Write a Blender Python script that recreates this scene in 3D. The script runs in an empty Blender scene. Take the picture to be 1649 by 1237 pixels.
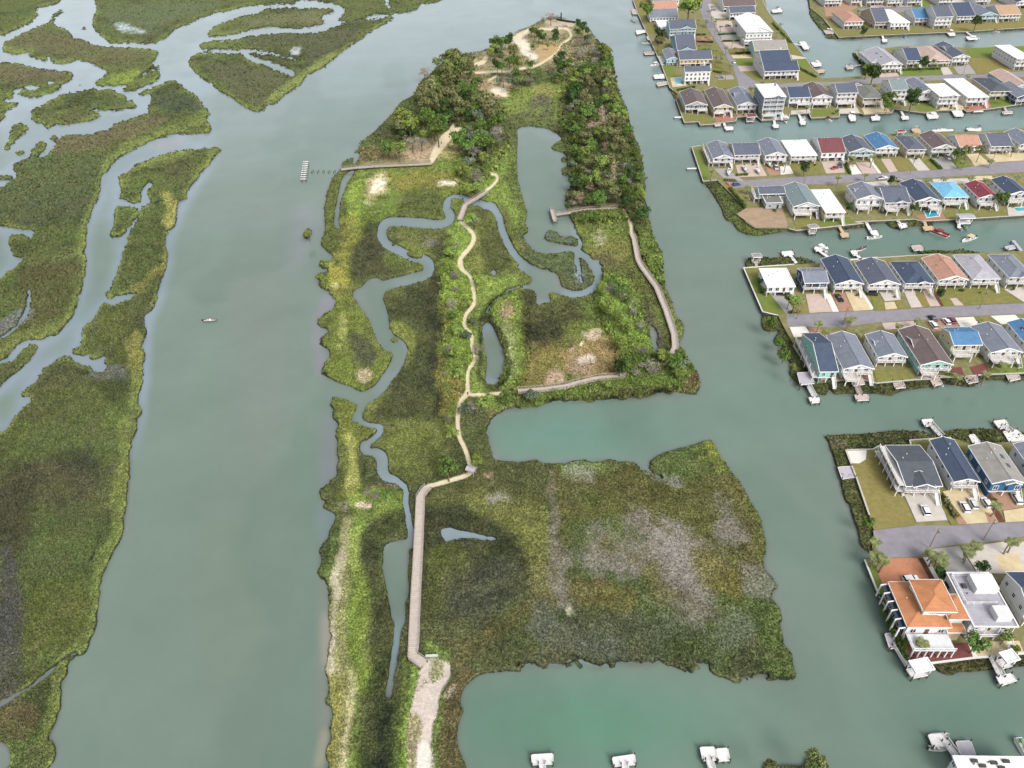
import bpy, bmesh, math, random
import numpy as np
from mathutils import Matrix, Vector
scene = bpy.context.scene
R = math.radians
# ------------------------------------------------------------------ camera
CAM_H = 175.0
FOC = 1186.0
PITCH, ROLL = 39.5, -2.8
cam_data = bpy.data.cameras.new("camera")
cam = bpy.data.objects.new("camera", cam_data)
scene.collection.objects.link(cam)
cam_data.sensor_width = 36.0
cam_data.lens = 36.0 * FOC / 1649.0
cam_data.clip_start = 1.0
cam_data.clip_end = 30000.0
MC = Matrix.Rotation(R(90 - PITCH), 4, 'X') @ Matrix.Rotation(R(ROLL), 4, 'Z')
cam.matrix_world = Matrix.Translation((0, 0, CAM_H)) @ MC
scene.camera = cam
scene.render.resolution_x, scene.render.resolution_y = 1024, 768
# ------------------------------------------------------------------ world and sun
SUN_EL, SUN_AZ = 44.0, 152.0          # azimuth clockwise from +Y: behind and to the right of the camera
w = bpy.data.worlds.new("World"); scene.world = w; w.use_nodes = True
wn = w.node_tree.nodes; wl = w.node_tree.links
bg = wn["Background"]
sky = wn.new("ShaderNodeTexSky"); sky.sky_type = 'NISHITA'; sky.sun_disc = False
sky.sun_elevation = R(SUN_EL); sky.sun_rotation = R(SUN_AZ)
sky.air_density = 1.0; sky.dust_density = 4.0; sky.ozone_density = 1.0
hs = wn.new("ShaderNodeHueSaturation"); hs.inputs['Saturation'].default_value = 0.30
wl.new(sky.outputs[0], hs.inputs['Color']); wl.new(hs.outputs[0], bg.inputs[0])
bg.inputs[1].default_value = 0.15
sd = bpy.data.lights.new("sun", 'SUN'); sd.energy = 1.45; sd.angle = R(24); sd.color = (1.0, 0.965, 0.92)
sun = bpy.data.objects.new("sun", sd); scene.collection.objects.link(sun)
sun.rotation_euler = (R(90 - SUN_EL), 0, R(180 - SUN_AZ))
scene.view_settings.view_transform = 'Standard'
scene.view_settings.look = 'None'
scene.view_settings.exposure = 0.92
scene.view_settings.gamma = 1.0
scene.cycles.max_bounces = 5
scene.cycles.diffuse_bounces = 2
scene.cycles.glossy_bounces = 2
# ------------------------------------------------------------------ from a point of the survey photo to the ground
MR = np.array(MC.to_3x3())
def gnd(px, py, z=0.0):
    px = np.asarray(px, float); py = np.asarray(py, float)
    d = np.stack([(px - 824.5) / FOC, -(py - 618.5) / FOC, -np.ones_like(px)], -1) @ MR.T
    t = (z - CAM_H) / d[..., 2]
    return d[..., 0] * t, d[..., 1] * t
def G(px, py, z=0.0):
    x, y = gnd(px, py, z); return Vector((float(x), float(y), z))
ZT = dict(P=(0, 0, 1), A=(0, 0, 3.926), A2=(0, 300, 3.926), A3=(0, 600, 3.926), A4=(0, 900, 3.671), B=(400, 0, 3.926),
          C=(700, 0, 3.926), D=(480, 220, 4.85), E=(780, 200, 4.85), F=(480, 420, 4.85), G=(780, 430, 4.58),
          H=(480, 620, 3.926), I=(480, 920, 3.902), J=(860, 700, 3.016), K=(1000, 0, 4.711), N=(1300, 0, 4.722),
          L=(1080, 200, 5.153), M=(1329, 200, 5.153), O=(1180, 380, 6.87), Q=(1220, 490, 7.495), R=(1429, 490, 7.495),
          PP=(1409, 380, 6.87), S=(1320, 660, 5.009), T=(1370, 860, 4.946), U=(1400, 1080, 6.622), V=(820, 1100, 3.111),
          W=(640, 60, 7.495), X=(860, 60, 8.245), X2=(860, 200, 8.245), Y=(820, 10, 11.78), Z=(560, 170, 8.245), K2=(1000, 0, 9.161))
def zp(tag, pts):
    ox, oy, s = ZT[tag]
    return [(ox + x / s, oy + y / s) for x, y in pts]
def z1(tag, x, y):
    ox, oy, s = ZT[tag]; return ox + x / s, oy + y / s
v0 = G(824, 300); v1 = G(870 - 46 * (630 / 1.0) / 663.0 * 0 , 300)
# long axis of the lots (vanishes a little right of the middle of the photo, at 870,-330)
dd = MC.to_3x3() @ Vector(((870 - 824.5) / FOC, (330 + 618.5) / FOC, -1))
DIR_D = Vector((dd.x, dd.y, 0)).normalized()
DIR_R = Vector((DIR_D.y, -DIR_D.x, 0))
GRID = math.atan2(DIR_R.y, DIR_R.x)
# ------------------------------------------------------------------ small helpers
rng = np.random.RandomState(7)
def s2l(c):
    c = np.asarray(c, float) / 255.0
    return np.where(c <= 0.04045, c / 12.92, ((c + 0.055) / 1.055) ** 2.4)
ALB = 0.60
def col(r, g, b, k=1.0):
    return np.clip(s2l((r, g, b)) * ALB * k, 0.004, 0.82)
def link(o, parent=None):
    scene.collection.objects.link(o)
    if parent is not None: o.parent = parent
    return o
def tag(o, label=None, cat=None, group=None, kind=None):
    if label: o['label'] = label
    if cat: o['category'] = cat
    if group: o['group'] = group
    if kind: o['kind'] = kind
    return o
def empty(name, loc, rz=0.0):
    o = bpy.data.objects.new(name, None); link(o); o.location = loc; o.rotation_euler = (0, 0, rz)
    o.empty_display_size = 0.5
    return o
def copy_tree(o, parent=None):
    c = o.copy(); scene.collection.objects.link(c)
    if parent is not None: c.parent = parent
    for ch in [k for k in KIDS.get(o.name, [])]:
        cc = copy_tree(ch, c)
        KIDS.setdefault(c.name, []).append(cc)
    return c
KIDS = {}
class MB:
    """collects faces, then becomes one mesh object"""
    def __init__(s): s.v = []; s.f = []; s.m = []
    def face(s, pts, m=0):
        n = len(s.v); s.v += [tuple(p) for p in pts]; s.f.append(tuple(range(n, n + len(pts)))); s.m.append(m)
    def box(s, x0, x1, y0, y1, z0, z1, m=0):
        n = len(s.v)
        s.v += [(x0, y0, z0), (x1, y0, z0), (x1, y1, z0), (x0, y1, z0), (x0, y0, z1), (x1, y0, z1), (x1, y1, z1), (x0, y1, z1)]
        for q in ((0, 3, 2, 1), (4, 5, 6, 7), (0, 1, 5, 4), (1, 2, 6, 5), (2, 3, 7, 6), (3, 0, 4, 7)):
            s.f.append(tuple(n + i for i in q)); s.m.append(m)
    def bar(s, a, b, w, h=None, m=0):
        a = Vector(a); b = Vector(b); h = h or w
        d = (b - a)
        if d.length < 1e-6: return
        d.normalize()
        up = Vector((0, 0, 1)) if abs(d.z) < .95 else Vector((1, 0, 0))
        r = d.cross(up).normalized(); u = r.cross(d)
        n = len(s.v)
        for p in (a, b):
            for sx, sy in ((-1, -1), (1, -1), (1, 1), (-1, 1)):
                s.v.append(tuple(p + r * (sx * w / 2) + u * (sy * h / 2)))
        for q in ((3, 2, 1, 0), (4, 5, 6, 7), (0, 1, 5, 4), (1, 2, 6, 5), (2, 3, 7, 6), (3, 0, 4, 7)):
            s.f.append(tuple(n + i for i in q)); s.m.append(m)
    def tube(s, pts, rad, k=6, m=0):
        pts = [Vector(p) for p in pts]; rings = []
        for i, p in enumerate(pts):
            d = (pts[min(i + 1, len(pts) - 1)] - pts[max(i - 1, 0)]).normalized()
            up = Vector((0, 0, 1)) if abs(d.z) < .95 else Vector((1, 0, 0))
            r = d.cross(up).normalized(); u = r.cross(d)
            rr = rad[i] if isinstance(rad, (list, tuple)) else rad
            n = len(s.v)
            for j in range(k):
                a = 2 * math.pi * j / k
                s.v.append(tuple(p + (r * math.cos(a) + u * math.sin(a)) * rr))
            rings.append(n)
        for a, b in zip(rings, rings[1:]):
            for j in range(k):
                s.f.append((a + j, a + (j + 1) % k, b + (j + 1) % k, b + j)); s.m.append(m)
        s.f.append(tuple(rings[0] + j for j in reversed(range(k)))); s.m.append(m)
        s.f.append(tuple(rings[-1] + j for j in range(k))); s.m.append(m)
    def prism(s, pts, z0, z1, m=0, mt=None):
        n = len(pts); a = sum(pts[i][0] * pts[(i + 1) % n][1] - pts[(i + 1) % n][0] * pts[i][1] for i in range(n))
        if a < 0: pts = list(reversed(pts))
        s.face([(x, y, z1) for x, y in pts], m if mt is None else mt)
        s.face([(x, y, z0) for x, y in reversed(pts)], m)
        for i in range(n):
            p, q = pts[i], pts[(i + 1) % n]
            s.face([(p[0], p[1], z0), (q[0], q[1], z0), (q[0], q[1], z1), (p[0], p[1], z1)], m)
    def mesh(s, name, mats):
        me = bpy.data.meshes.new(name)
        me.from_pydata(s.v, [], s.f)
        for m in (mats if isinstance(mats, (list, tuple)) else [mats]): me.materials.append(m)
        me.polygons.foreach_set('material_index', s.m)
        return me
    def build(s, name, mats, parent=None):
        o = bpy.data.objects.new(name, s.mesh(name, mats)); link(o, parent)
        if parent is not None: KIDS.setdefault(parent.name, []).append(o)
        return o
MATS = {}
def mat(name, c, rough=0.7, var=0.10, scale=0.6, spec=0.3, metal=0.0, bump=0.0, c2=None, coat=0.0, wave=None):
    if name in MATS: return MATS[name]
    m = bpy.data.materials.new(name); m.use_nodes = True
    nt = m.node_tree; n = nt.nodes; l = nt.links; b = n['Principled BSDF']
    b.inputs['Roughness'].default_value = rough; b.inputs['Metallic'].default_value = metal
    b.inputs['Specular IOR Level'].default_value = spec
    b.inputs['Coat Weight'].default_value = coat
    c = [float(x) for x in c]
    tc = n.new('ShaderNodeTexCoord')
    nz = n.new('ShaderNodeTexNoise'); nz.inputs['Scale'].default_value = scale; nz.inputs['Detail'].default_value = 5
    nz.inputs['Roughness'].default_value = 0.65
    l.new(tc.outputs['Object'], nz.inputs['Vector'])
    mx = n.new('ShaderNodeMix'); mx.data_type = 'RGBA'
    lo = [x * (1 - var) for x in c] if c2 is None else [float(x) for x in c2]
    hi = [min(x * (1 + var), 0.9) for x in c] if c2 is None else c
    mx.inputs['A'].default_value = lo + [1]; mx.inputs['B'].default_value = hi + [1]
    rp = n.new('ShaderNodeMapRange'); rp.inputs[1].default_value = 0.35; rp.inputs[2].default_value = 0.65
    l.new(nz.outputs['Fac'], rp.inputs[0]); l.new(rp.outputs[0], mx.inputs['Factor'])
    out = mx.outputs['Result']
    if wave:                                   # boards, shingle courses: (axis, size, strength)
        sp = n.new('ShaderNodeSeparateXYZ'); l.new(tc.outputs['Object'], sp.inputs[0])
        mm = n.new('ShaderNodeMath'); mm.operation = 'MULTIPLY'; mm.inputs[1].default_value = 1 / wave[1]
        l.new(sp.outputs[wave[0]], mm.inputs[0])
        fr = n.new('ShaderNodeMath'); fr.operation = 'FRACT'; l.new(mm.outputs[0], fr.inputs[0])
        gt = n.new('ShaderNodeMath'); gt.operation = 'LESS_THAN'; gt.inputs[1].default_value = 0.16; l.new(fr.outputs[0], gt.inputs[0])
        m2 = n.new('ShaderNodeMix'); m2.data_type = 'RGBA'; m2.blend_type = 'MULTIPLY'
        ml = n.new('ShaderNodeMath'); ml.operation = 'MULTIPLY'; ml.inputs[1].default_value = wave[2]; l.new(gt.outputs[0], ml.inputs[0])
        l.new(ml.outputs[0], m2.inputs['Factor']); l.new(out, m2.inputs['A']); m2.inputs['B'].default_value = (.35, .35, .35, 1)
        out = m2.outputs['Result']
    l.new(out, b.inputs['Base Color'])
    if bump:
        bp = n.new('ShaderNodeBump'); bp.inputs['Strength'].default_value = bump; bp.inputs['Distance'].default_value = 0.1
        l.new(nz.outputs['Fac'], bp.inputs['Height']); l.new(bp.outputs[0], b.inputs['Normal'])
    MATS[name] = m
    return m
# ------------------------------------------------------------------ map of the ground, drawn on the survey photo, laid on the world
MG = 170
RW, RH = 1649 + 2 * MG, 1237 + 2 * MG
def smooth(pts, closed=True, k=4):
    p = np.array(pts, float); n = len(p)
    if n < 3: return p
    out = []
    rngi = range(n) if closed else range(n - 1)
    for i in rngi:
        a = p[(i - 1) % n] if closed or i > 0 else p[0]
        b = p[i]; c = p[(i + 1) % n]; d = p[(i + 2) % n] if closed or i + 2 < n else p[-1]
        for t in np.linspace(0, 1, k, endpoint=False):
            out.append(0.5 * ((2 * b) + (-a + c) * t + (2 * a - 5 * b + 4 * c - d) * t * t + (-a + 3 * b - 3 * c + d) * t ** 3))
    if not closed: out.append(p[-1])
    return np.array(out)
class Patch:
    """soft-edged mask over a small window of the map"""
    def __init__(s, x0, y0, a): s.x0, s.y0, s.a = x0, y0, a
def blur(a, sig):
    if sig < 0.5: return a
    r = max(1, int(round(sig * 1.0)))
    for _ in range(3):
        for ax in (0, 1):
            pad = [(0, 0), (0, 0)]; pad[ax] = (r + 1, r)
            c = np.cumsum(np.pad(a, pad), axis=ax)
            n = a.shape[ax]
            if ax == 0: a = (c[2 * r + 1:2 * r + 1 + n] - c[:n]) / (2 * r + 1)
            else: a = (c[:, 2 * r + 1:2 * r + 1 + n] - c[:, :n]) / (2 * r + 1)
    return a
def poly_mask(pts, soft=1.0, sm=True):
    p = smooth(pts) if sm else np.array(pts, float)
    pad = int(4 * soft + 3)
    x0 = int(max(p[:, 0].min() - pad, -MG)); x1 = int(min(p[:, 0].max() + pad, 1649 + MG))
    y0 = int(max(p[:, 1].min() - pad, -MG)); y1 = int(min(p[:, 1].max() + pad, 1237 + MG))
    a = np.zeros((max(y1 - y0, 1), max(x1 - x0, 1)), np.float32)
    q = np.roll(p, -1, 0)
    xs = np.arange(x0, x1)
    for r in range(a.shape[0]):
        for sub in (0.25, 0.75):
            y = y0 + r + sub - 0.5
            m = ((p[:, 1] <= y) & (q[:, 1] > y)) | ((q[:, 1] <= y) & (p[:, 1] > y))
            if not m.any(): continue
            cx = np.sort(p[m, 0] + (y - p[m, 1]) / (q[m, 1] - p[m, 1]) * (q[m, 0] - p[m, 0]))
            for u, v in zip(cx[::2], cx[1::2]):
                a[r] += 0.5 * np.clip(np.minimum(xs + .5, v) - np.maximum(xs - .5, u), 0, 1)
    return Patch(x0, y0, blur(a, soft))
def line_mask(pts, wid, soft=1.0, sm=True):
    p = smooth(pts, False) if sm else np.array(pts, float)
    if np.isscalar(wid): wd = np.full(len(p), float(wid))
    else: wd = np.interp(np.linspace(0, 1, len(p)), np.linspace(0, 1, len(wid)), wid)
    pad = int(4 * soft + wd.max() + 3)
    x0 = int(max(p[:, 0].min() - pad, -MG)); x1 = int(min(p[:, 0].max() + pad, 1649 + MG))
    y0 = int(max(p[:, 1].min() - pad, -MG)); y1 = int(min(p[:, 1].max() + pad, 1237 + MG))
    a = np.zeros((max(y1 - y0, 1), max(x1 - x0, 1)), np.float32)
    for i in range(len(p) - 1):
        (ax, ay), (bx, by) = p[i], p[i + 1]
        wm = max(wd[i], wd[i + 1]) / 2 + 2
        u0 = max(int(min(ax, bx) - wm) - x0, 0); u1 = min(int(max(ax, bx) + wm) + 2 - x0, a.shape[1])
        w0 = max(int(min(ay, by) - wm) - y0, 0); w1 = min(int(max(ay, by) + wm) + 2 - y0, a.shape[0])
        if u1 <= u0 or w1 <= w0: continue
        X, Y = np.meshgrid(np.arange(u0, u1) + x0, np.arange(w0, w1) + y0)
        L2 = (bx - ax) ** 2 + (by - ay) ** 2 + 1e-9
        t = np.clip(((X - ax) * (bx - ax) + (Y - ay) * (by - ay)) / L2, 0, 1)
        d = np.hypot(X - ax - t * (bx - ax), Y - ay - t * (by - ay))
        a[w0:w1, u0:u1] = np.maximum(a[w0:w1, u0:u1], np.clip((wd[i] + (wd[i + 1] - wd[i]) * t) / 2 - d + 0.5, 0, 1))
    return Patch(x0, y0, blur(a, soft))
def lp(tag_, pts, soft=1.0, sm=True): return poly_mask(zp(tag_, pts), soft, sm)
def ls(tag_, pts, wid, soft=1.0, sm=True):
    s = ZT[tag_][2]
    if not np.isscalar(wid) and tag_ in 'DEFGH' and max(wid) < 240: wid = [x * .9 for x in wid]
    return line_mask(zp(tag_, pts), [x / s for x in wid] if not np.isscalar(wid) else wid / s, soft, sm)
LAND = np.zeros((RH, RW), np.float32)
def put(pt, mode=1, val=1.0):
    h, w_ = pt.a.shape; y = pt.y0 + MG; x = pt.x0 + MG
    v = LAND[y:y + h, x:x + w_]; a = pt.a[:v.shape[0], :v.shape[1]]
    if mode == 1: np.maximum(v, a * val, out=v)
    else: np.minimum(v, 1 - a * val, out=v)
marsh_A = [
 [(-400,-200),(420,-200),(385,0),(370,15),(300,45),(215,62),(250,85),(200,140),(160,165),(60,205),(0,230),(-400,260)],
 [(12,290),(60,250),(200,185),(310,140),(330,90),(380,65),(410,75),(380,95),(350,110),(345,160),(400,175),(450,215),(455,240),(520,250),(620,290),(740,300),(930,310),(1000,330),(990,370),(950,410),(1010,415),(1010,435),(940,445),(880,490),(830,540),(700,545),(600,540),(620,510),(680,460),(620,425),(540,390),(470,385),(410,405),(330,400),(320,370),(290,340),(300,390),(240,380),(180,355),(200,310),(160,340),(100,348),(30,335)],
 [(-400,380),(0,395),(130,405),(240,430),(380,450),(470,465),(440,520),(370,520),(300,520),(270,555),(230,540),(120,560),(90,570),(80,620),(30,625),(-400,600)],
 [(115,600),(120,575),(220,565),(300,535),(380,530),(410,545),(370,570),(290,600),(210,625),(150,605)],
 [(-400,630),(0,630),(40,650),(130,655),(90,680),(30,710),(0,770),(-400,760)],
 [(200,700),(280,660),(300,640),(400,600),(500,580),(550,570),(480,540),(500,533),(560,560),(640,570),(700,565),(750,590),(810,615),(790,640),(840,640),(870,680),(830,690),(700,705),(650,700),(560,700),(640,730),(590,765),(480,780),(430,800),(390,790),(330,800),(300,820),(270,810),(280,790),(210,775),(195,730)],
 [(60,830),(110,780),(170,790),(180,820),(130,870),(70,920),(50,955),(20,940),(60,880)],
 [(180,985),(220,930),(250,890),(270,885),(300,920),(280,950),(240,985),(210,995)],
 [(95,985),(110,955),(160,950),(150,970)], [(315,885),(340,855),(368,870),(350,890)], [(510,188),(530,172),(555,185),(535,198)],
 [(-300,1120),(0,1105),(60,1105),(90,1120),(60,1145),(0,1145),(-300,1160)],
 [(765,575),(870,510),(900,480),(960,455),(1010,455),(1020,480),(980,520),(900,555),(830,578)],
 [(870,600),(900,580),(1000,545),(1090,505),(1130,520),(1190,580),(1240,600),(1275,640),(1285,680),(1330,700),(1320,740),(1300,745),(1330,790),(1335,830),(1300,852),(1240,845),(1190,855),(1120,850),(960,890),(880,930),(800,970),(740,1010),(680,1080),(640,1130),(630,1237),(600,1300),(560,1400),(545,1478),(540,1590),(545,1640),(540,1720),(525,1780),(520,1850),(500,1880),(480,1960),(440,2030),(390,2090),(300,2140),(180,2153),(100,2190),(60,2240),(0,2285),(-400,2400),(-400,1210),(0,1190),(60,1150),(110,1120),(80,1060),(100,1030),(170,1000),(260,995),(330,960),(360,890),(420,855),(560,850),(690,820),(740,775),(900,730),(940,715),(930,690),(950,650),(960,620),(930,595),(890,610)],
 [(600,-200),(600,0),(610,60),(585,130),(590,180),(640,230),(680,245),(665,265),(720,275),(850,275),(990,280),(1005,260),(1060,235),(1100,190),(1200,150),(1300,105),(1450,70),(1560,45),(1700,30),(1840,28),(1890,40),(1860,0),(1830,-200)],
 [(1305,215),(1330,190),(1370,160),(1440,135),(1540,100),(1620,90),(1670,60),(1740,52),(1830,50),(1900,55),(2050,50),(2115,60),(2110,80),(2040,100),(2040,130),(2080,150),(2030,155),(1950,175),(1820,180),(1710,170),(1570,195),(1440,225),(1330,235)],
 [(1195,380),(1210,350),(1250,340),(1270,320),(1255,300),(1290,265),(1450,255),(1649,220),(1820,210),(1990,210),(2050,195),(2110,170),(2210,150),(2330,130),(2470,105),(2495,115),(2440,150),(2350,200),(2270,260),(2190,310),(2130,360),(2060,420),(2000,450),(1940,480),(1900,540),(1810,600),(1730,670),(1680,650),(1690,685),(1640,710),(1560,690),(1500,650),(1450,610),(1380,580),(1340,530),(1280,505),(1240,460),(1195,425)],
 [(750,1130),(790,1100),(870,1040),(950,1010),(1010,985),(1150,950),(1340,937),(1408,933),(1380,975),(1290,1080),(1195,1200),(1180,1260),(1130,1290),(1120,1380),(1100,1440),(1065,1460),(1050,1550),(1060,1620),(1045,1710),(1010,1800),(1000,1880),(960,1960),(905,2000),(925,2060),(920,2150),(900,2200),(920,2250),(905,2320),(910,2380),(905,2400),(890,2460),(880,2540),(900,2610),(890,2640),(872,2660),(875,2690),(862,2740),(830,2820),(825,2920),(815,3060),(810,3130),(790,3260),(770,3390),(720,3500),(706,3533),(663,3629),(631,3704),(642,3758),(615,3854),(615,3939),(578,4036),(535,4132),(503,4148),(438,4196),(428,4271),(390,4346),(380,4496),(353,4581),(310,4677),(353,4720),(348,4795),(289,4881),(230,5100),(200,5400),(-400,5400),(-400,2760),(0,2740),(60,2700),(130,2600),(190,2550),(200,2510),(130,2520),(140,2480),(230,2415),(270,2350),(310,2320),(340,2290),(400,2260),(460,2265),(475,2300),(570,2320),(600,2350),(660,2350),(650,2320),(670,2260),(650,2255),(575,2290),(560,2280),(600,2240),(540,2250),(450,2240),(450,2215),(530,2185),(500,2170),(530,2148),(515,2095),(560,2045),(610,2050),(640,2010),(650,2000),(610,2040),(570,2040),(600,2005),(640,1930),(680,1910),(700,1935),(830,1890),(885,1868),(760,1865),(690,1890),(660,1860),(700,1830),(740,1740),(770,1620),(810,1510),(840,1440),(880,1380),(900,1310),(1040,1280),(950,1275),(930,1220),(960,1170),(940,1150),(890,1240),(900,1260),(880,1280),(830,1285),(740,1245),(770,1210)],
 [(697,1500),(710,1450),(735,1320),(760,1300),(870,1320),(870,1350),(830,1420),(780,1480),(730,1510)],
 [(-400,2360),(50,2300),(150,2210),(200,2183),(240,2193),(220,2240),(150,2320),(30,2415),(-50,2500),(-400,2600)],
]
# the tall polygon above is written in one scale: A, A2, A3 share 3.926; below y=900 the source scale differs slightly and was converted
for p in marsh_A: put(lp('A', p, 0.9))
put(lp('B', [(270,-200),(290,-10),(390,5),(560,30),(610,70),(575,115),(530,135),(680,135),(800,95),(930,90),(1050,70),(1085,40),(1080,30),(1230,0),(1400,-200)], 0.9))
for t, pts, w_ in [('A', [(1240,325),(1440,328),(1570,325),(1640,330),(1760,350),(1880,382)], [22,26,20,14]),
                  ('A', [(1540,335),(1600,375),(1680,400),(1770,435),(1850,470)], [24,34,40,34]),
                  ('B', [(870,-20),(880,30),(905,62)], [26,14]),
                  ('A2', [(560,425),(430,438),(300,480),(180,530),(60,560)], [16,12,6,4,3]),
                  ('A2', [(185,650),(180,760),(150,830),(100,900),(0,960)], [12,34,30,20,24]),
                  ('A4', [(450,560),(370,600),(300,670),(220,730),(150,780),(60,830),(-60,900)], [14,20,20,30,40]),
                  ('A3', [(900,280),(800,340),(680,385),(600,420)], [10,7,4]),
                  ('A2', [(1060,492),(960,480),(880,470)], [8,5]), ('A3', [(820,770),(700,860),(600,1150),(570,1200)], [4,4,8,8]),
                  ('A2', [(530,670),(480,690)], [14,8])]:
    put(ls(t, pts, w_, 0.6), 0, 0.95)
put(lp('A2', [(-300,240),(0,255),(110,270),(220,290),(200,320),(190,380),(170,440),(120,490),(110,510),(50,540),(0,580),(-300,640)], 0.9), 0)
put(lp('A2', [(60,330),(100,310),(170,315),(190,350),(170,430),(120,460),(80,430),(60,380)], 0.9))
put(lp('A2', [(470,1090),(560,1120),(670,1130),(660,1175),(600,1170),(560,1140)], 1.2), 0, .75)
put(lp('A4', [(-200,1080),(0,1080),(60,1150),(65,1220),(20,1260),(-200,1290)], 1), 0)
# the park island
isl = (zp('D', [(330,262),(345,205),(430,165),(440,120),(490,80),(500,20)]) + zp('B', [(715,900),(800,830),(900,730),(960,650),(1055,600),(1070,560),(1110,510),(1180,460),(1260,380)])
  + zp('C', [(250,335),(330,310),(400,260),(480,240),(520,200),(600,170),(650,140),(690,118),(800,112),(880,140),(980,180),(1010,250),(1100,330),(1130,420),(1150,560),(1200,660),(1230,800),(1260,900)])
  + zp('E', [(1170,130),(1210,220),(1240,400),(1250,520),(1240,600),(1280,700),(1300,860),(1340,960),(1390,1060),(1380,1120),(1405,1237)])
  + zp('G', [(1330,140),(1380,260),(1410,370),(1470,430),(1460,520),(1430,570),(1480,640),(1500,700),(1560,790),(1590,860),(1580,920),(1540,945),(1440,920),(1360,905),(1300,930),(1170,970),(1060,970),(950,985),(850,990),(700,1000),(560,990),(440,1015),(400,1040),(200,1050),(100,1080),(40,1130),(20,1237)])
  + zp('H', [(1195,300),(1230,440),(1260,480),(1400,495),(1510,480),(1570,505)])
  + zp('J', [(230,128),(400,130),(500,145),(530,180),(600,210),(630,220),(560,150),(570,120),(670,80),(760,60),(830,35),(870,40),(900,100),(950,170),(1010,250),(1050,330),(1110,430),(1120,500),(1130,560),(1120,640),(1180,730),(1170,760),(1150,790),(1190,850),(1205,1000),(1240,1060),(1270,1160),(1260,1190),(1200,1190),(1050,1175),(1000,1190),(950,1190),(880,1150),(790,1120),(740,1155),(620,1110),(560,1130),(470,1130),(370,1120),(340,1140),(240,1130),(200,1080),(150,1130),(60,1130)])
  + zp('I', [(1480,595),(1300,630),(1150,650),(1080,700),(1030,760),(1020,840),(1040,880),(1010,960),(1000,1060),(1020,1150),(1060,1240),(1080,1400),(1150,1850),(60,1850),(150,1400),(180,1237),(160,1180),(190,1100),(195,1000),(205,900),(180,800),(180,560),(200,440),(195,300),(210,200),(185,130),(140,30)])
  + zp('H', [(130,1200),(150,1030),(220,900),(240,830),(150,750),(150,650),(230,590),(250,500),(240,380),(250,260),(215,180),(200,120),(220,70)])
  + zp('F', [(190,880),(200,820),(250,740),(170,640),(170,600),(250,560),(200,520),(135,480),(140,450),(230,410),(290,340),(270,270),(190,220),(145,160),(150,120),(250,90),(190,60),(145,20)])
  + zp('D', [(230,980),(280,950),(230,900),(180,850),(185,800),(210,740),(205,640),(205,600),(205,560),(225,480),(230,430),(270,330)]))
put(poly_mask(isl, 0.9))
WATERCUT = [
 ls('E', [(-60,600),(0,640),(60,650),(110,720),(140,830),(190,950),(260,1050),(370,1150),(470,1200),(520,1260)], [40,60,75,60,60,60,60,60,60,100,110], .7),
 ls('D', [(1480,540),(1350,510),(1250,480),(1180,500),(1160,560),(1190,620),(1170,670),(1080,690),(950,680),(800,670),(690,680),(655,750),(680,830),(760,880),(880,940),(990,970),(1020,1020),(1000,1080),(900,1110),(750,1150),(600,1190),(480,1240)], [50,60,60,60,65,80,80,85,90,85,80,80,75,80,90,100,90,90,90,100,120], .7),
 ls('F', [(600,220),(560,290),(590,360),(630,450),(660,560),(710,640),(790,690),(790,760),(750,850),(700,920),(640,1000),(560,1060),(480,1080),(400,1040),(300,1010),(120,950)], [190,230,200,170,140,150,140,120,110,100,100,110,120,120,130,180], .7),
 ls('F', [(500,1060),(490,1140),(450,1237)], [80,60,70], .7),
 ls('H', [(420,110),(400,150),(385,220),(440,255),(520,270),(500,330),(415,390),(430,425),(520,440),(530,500),(550,580),(620,610),(680,660),(680,740),(700,850),(720,940),(710,1010)], [65,50,45,35,40,40,50,50,60,80,70,42,32,36,40,48,70], .6),
 ls('H', [(520,265),(620,262)], [14,5], .5),
 lp('H', [(535,1080),(560,1010),(640,985),(690,1000),(700,1237),(690,1350),(672,1500),(650,1600),(625,1750),(600,1960),(570,2000),(560,1900),(595,1700),(610,1560),(590,1450),(570,1350),(540,1200)], .8),
 lp('E', [(260,40),(340,20),(470,35),(550,70),(600,110),(590,130),(530,170),(530,200),(630,240),(640,330),(615,380),(660,400),(680,500),(650,540),(640,600),(650,680),(690,780),(730,870),(765,940),(740,985),(650,1003),(520,1010),(410,1000),(360,960),(300,880),(345,840),(320,780),(335,700),(310,620),(280,500),(260,420),(255,230),(262,100)], .8),
 ls('E', [(690,985),(790,1040),(860,1130),(890,1200)], [50,60,60,60], .7),
 ls('G', [(830,-20),(850,70),(820,140),(740,195),(650,205),(570,180),(490,140)], [55,55,60,55,55,70,90], .7),
 lp('G', [(240,0),(330,-10),(480,30),(540,70),(570,130),(560,190),(480,200),(490,260),(440,270),(390,290),(380,200),(340,170),(280,170),(350,110),(340,80)], .8),
 ls('G', [(360,140),(270,155),(200,170),(120,220),(50,290),(20,340)], [40,24,20,20,24,30], .6),
 lp('F', [(1440,520),(1500,490),(1560,600),(1620,740),(1610,880),(1550,960),(1490,970),(1465,930),(1475,800),(1450,640)], .7),
 ls('D', [(460,150),(440,205)], [50,30], .6), ls('D', [(420,280),(370,340),(345,420),(320,500),(305,600),(300,680),(320,720)], [50,60,50,30,40,40,30], .7),
 lp('G', [(1205,440),(1250,450),(1280,510),(1265,560),(1285,610),(1250,650),(1220,560)], .7),
 lp('F', [(1505,85),(1540,75),(1550,110),(1525,125)], .7),
]
for c_ in WATERCUT: put(c_, 0)
put(lp('H', [(895,930),(950,900),(1020,925),(1130,940),(1250,965),(1270,990),(1200,990),(1100,970),(1000,990),(940,1005),(910,970)], .8), 0, .9)
put(lp('E', [(700,1040),(730,1030),(760,1130),(770,1237),(740,1237),(720,1150)], .8), 0, .8)
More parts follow.
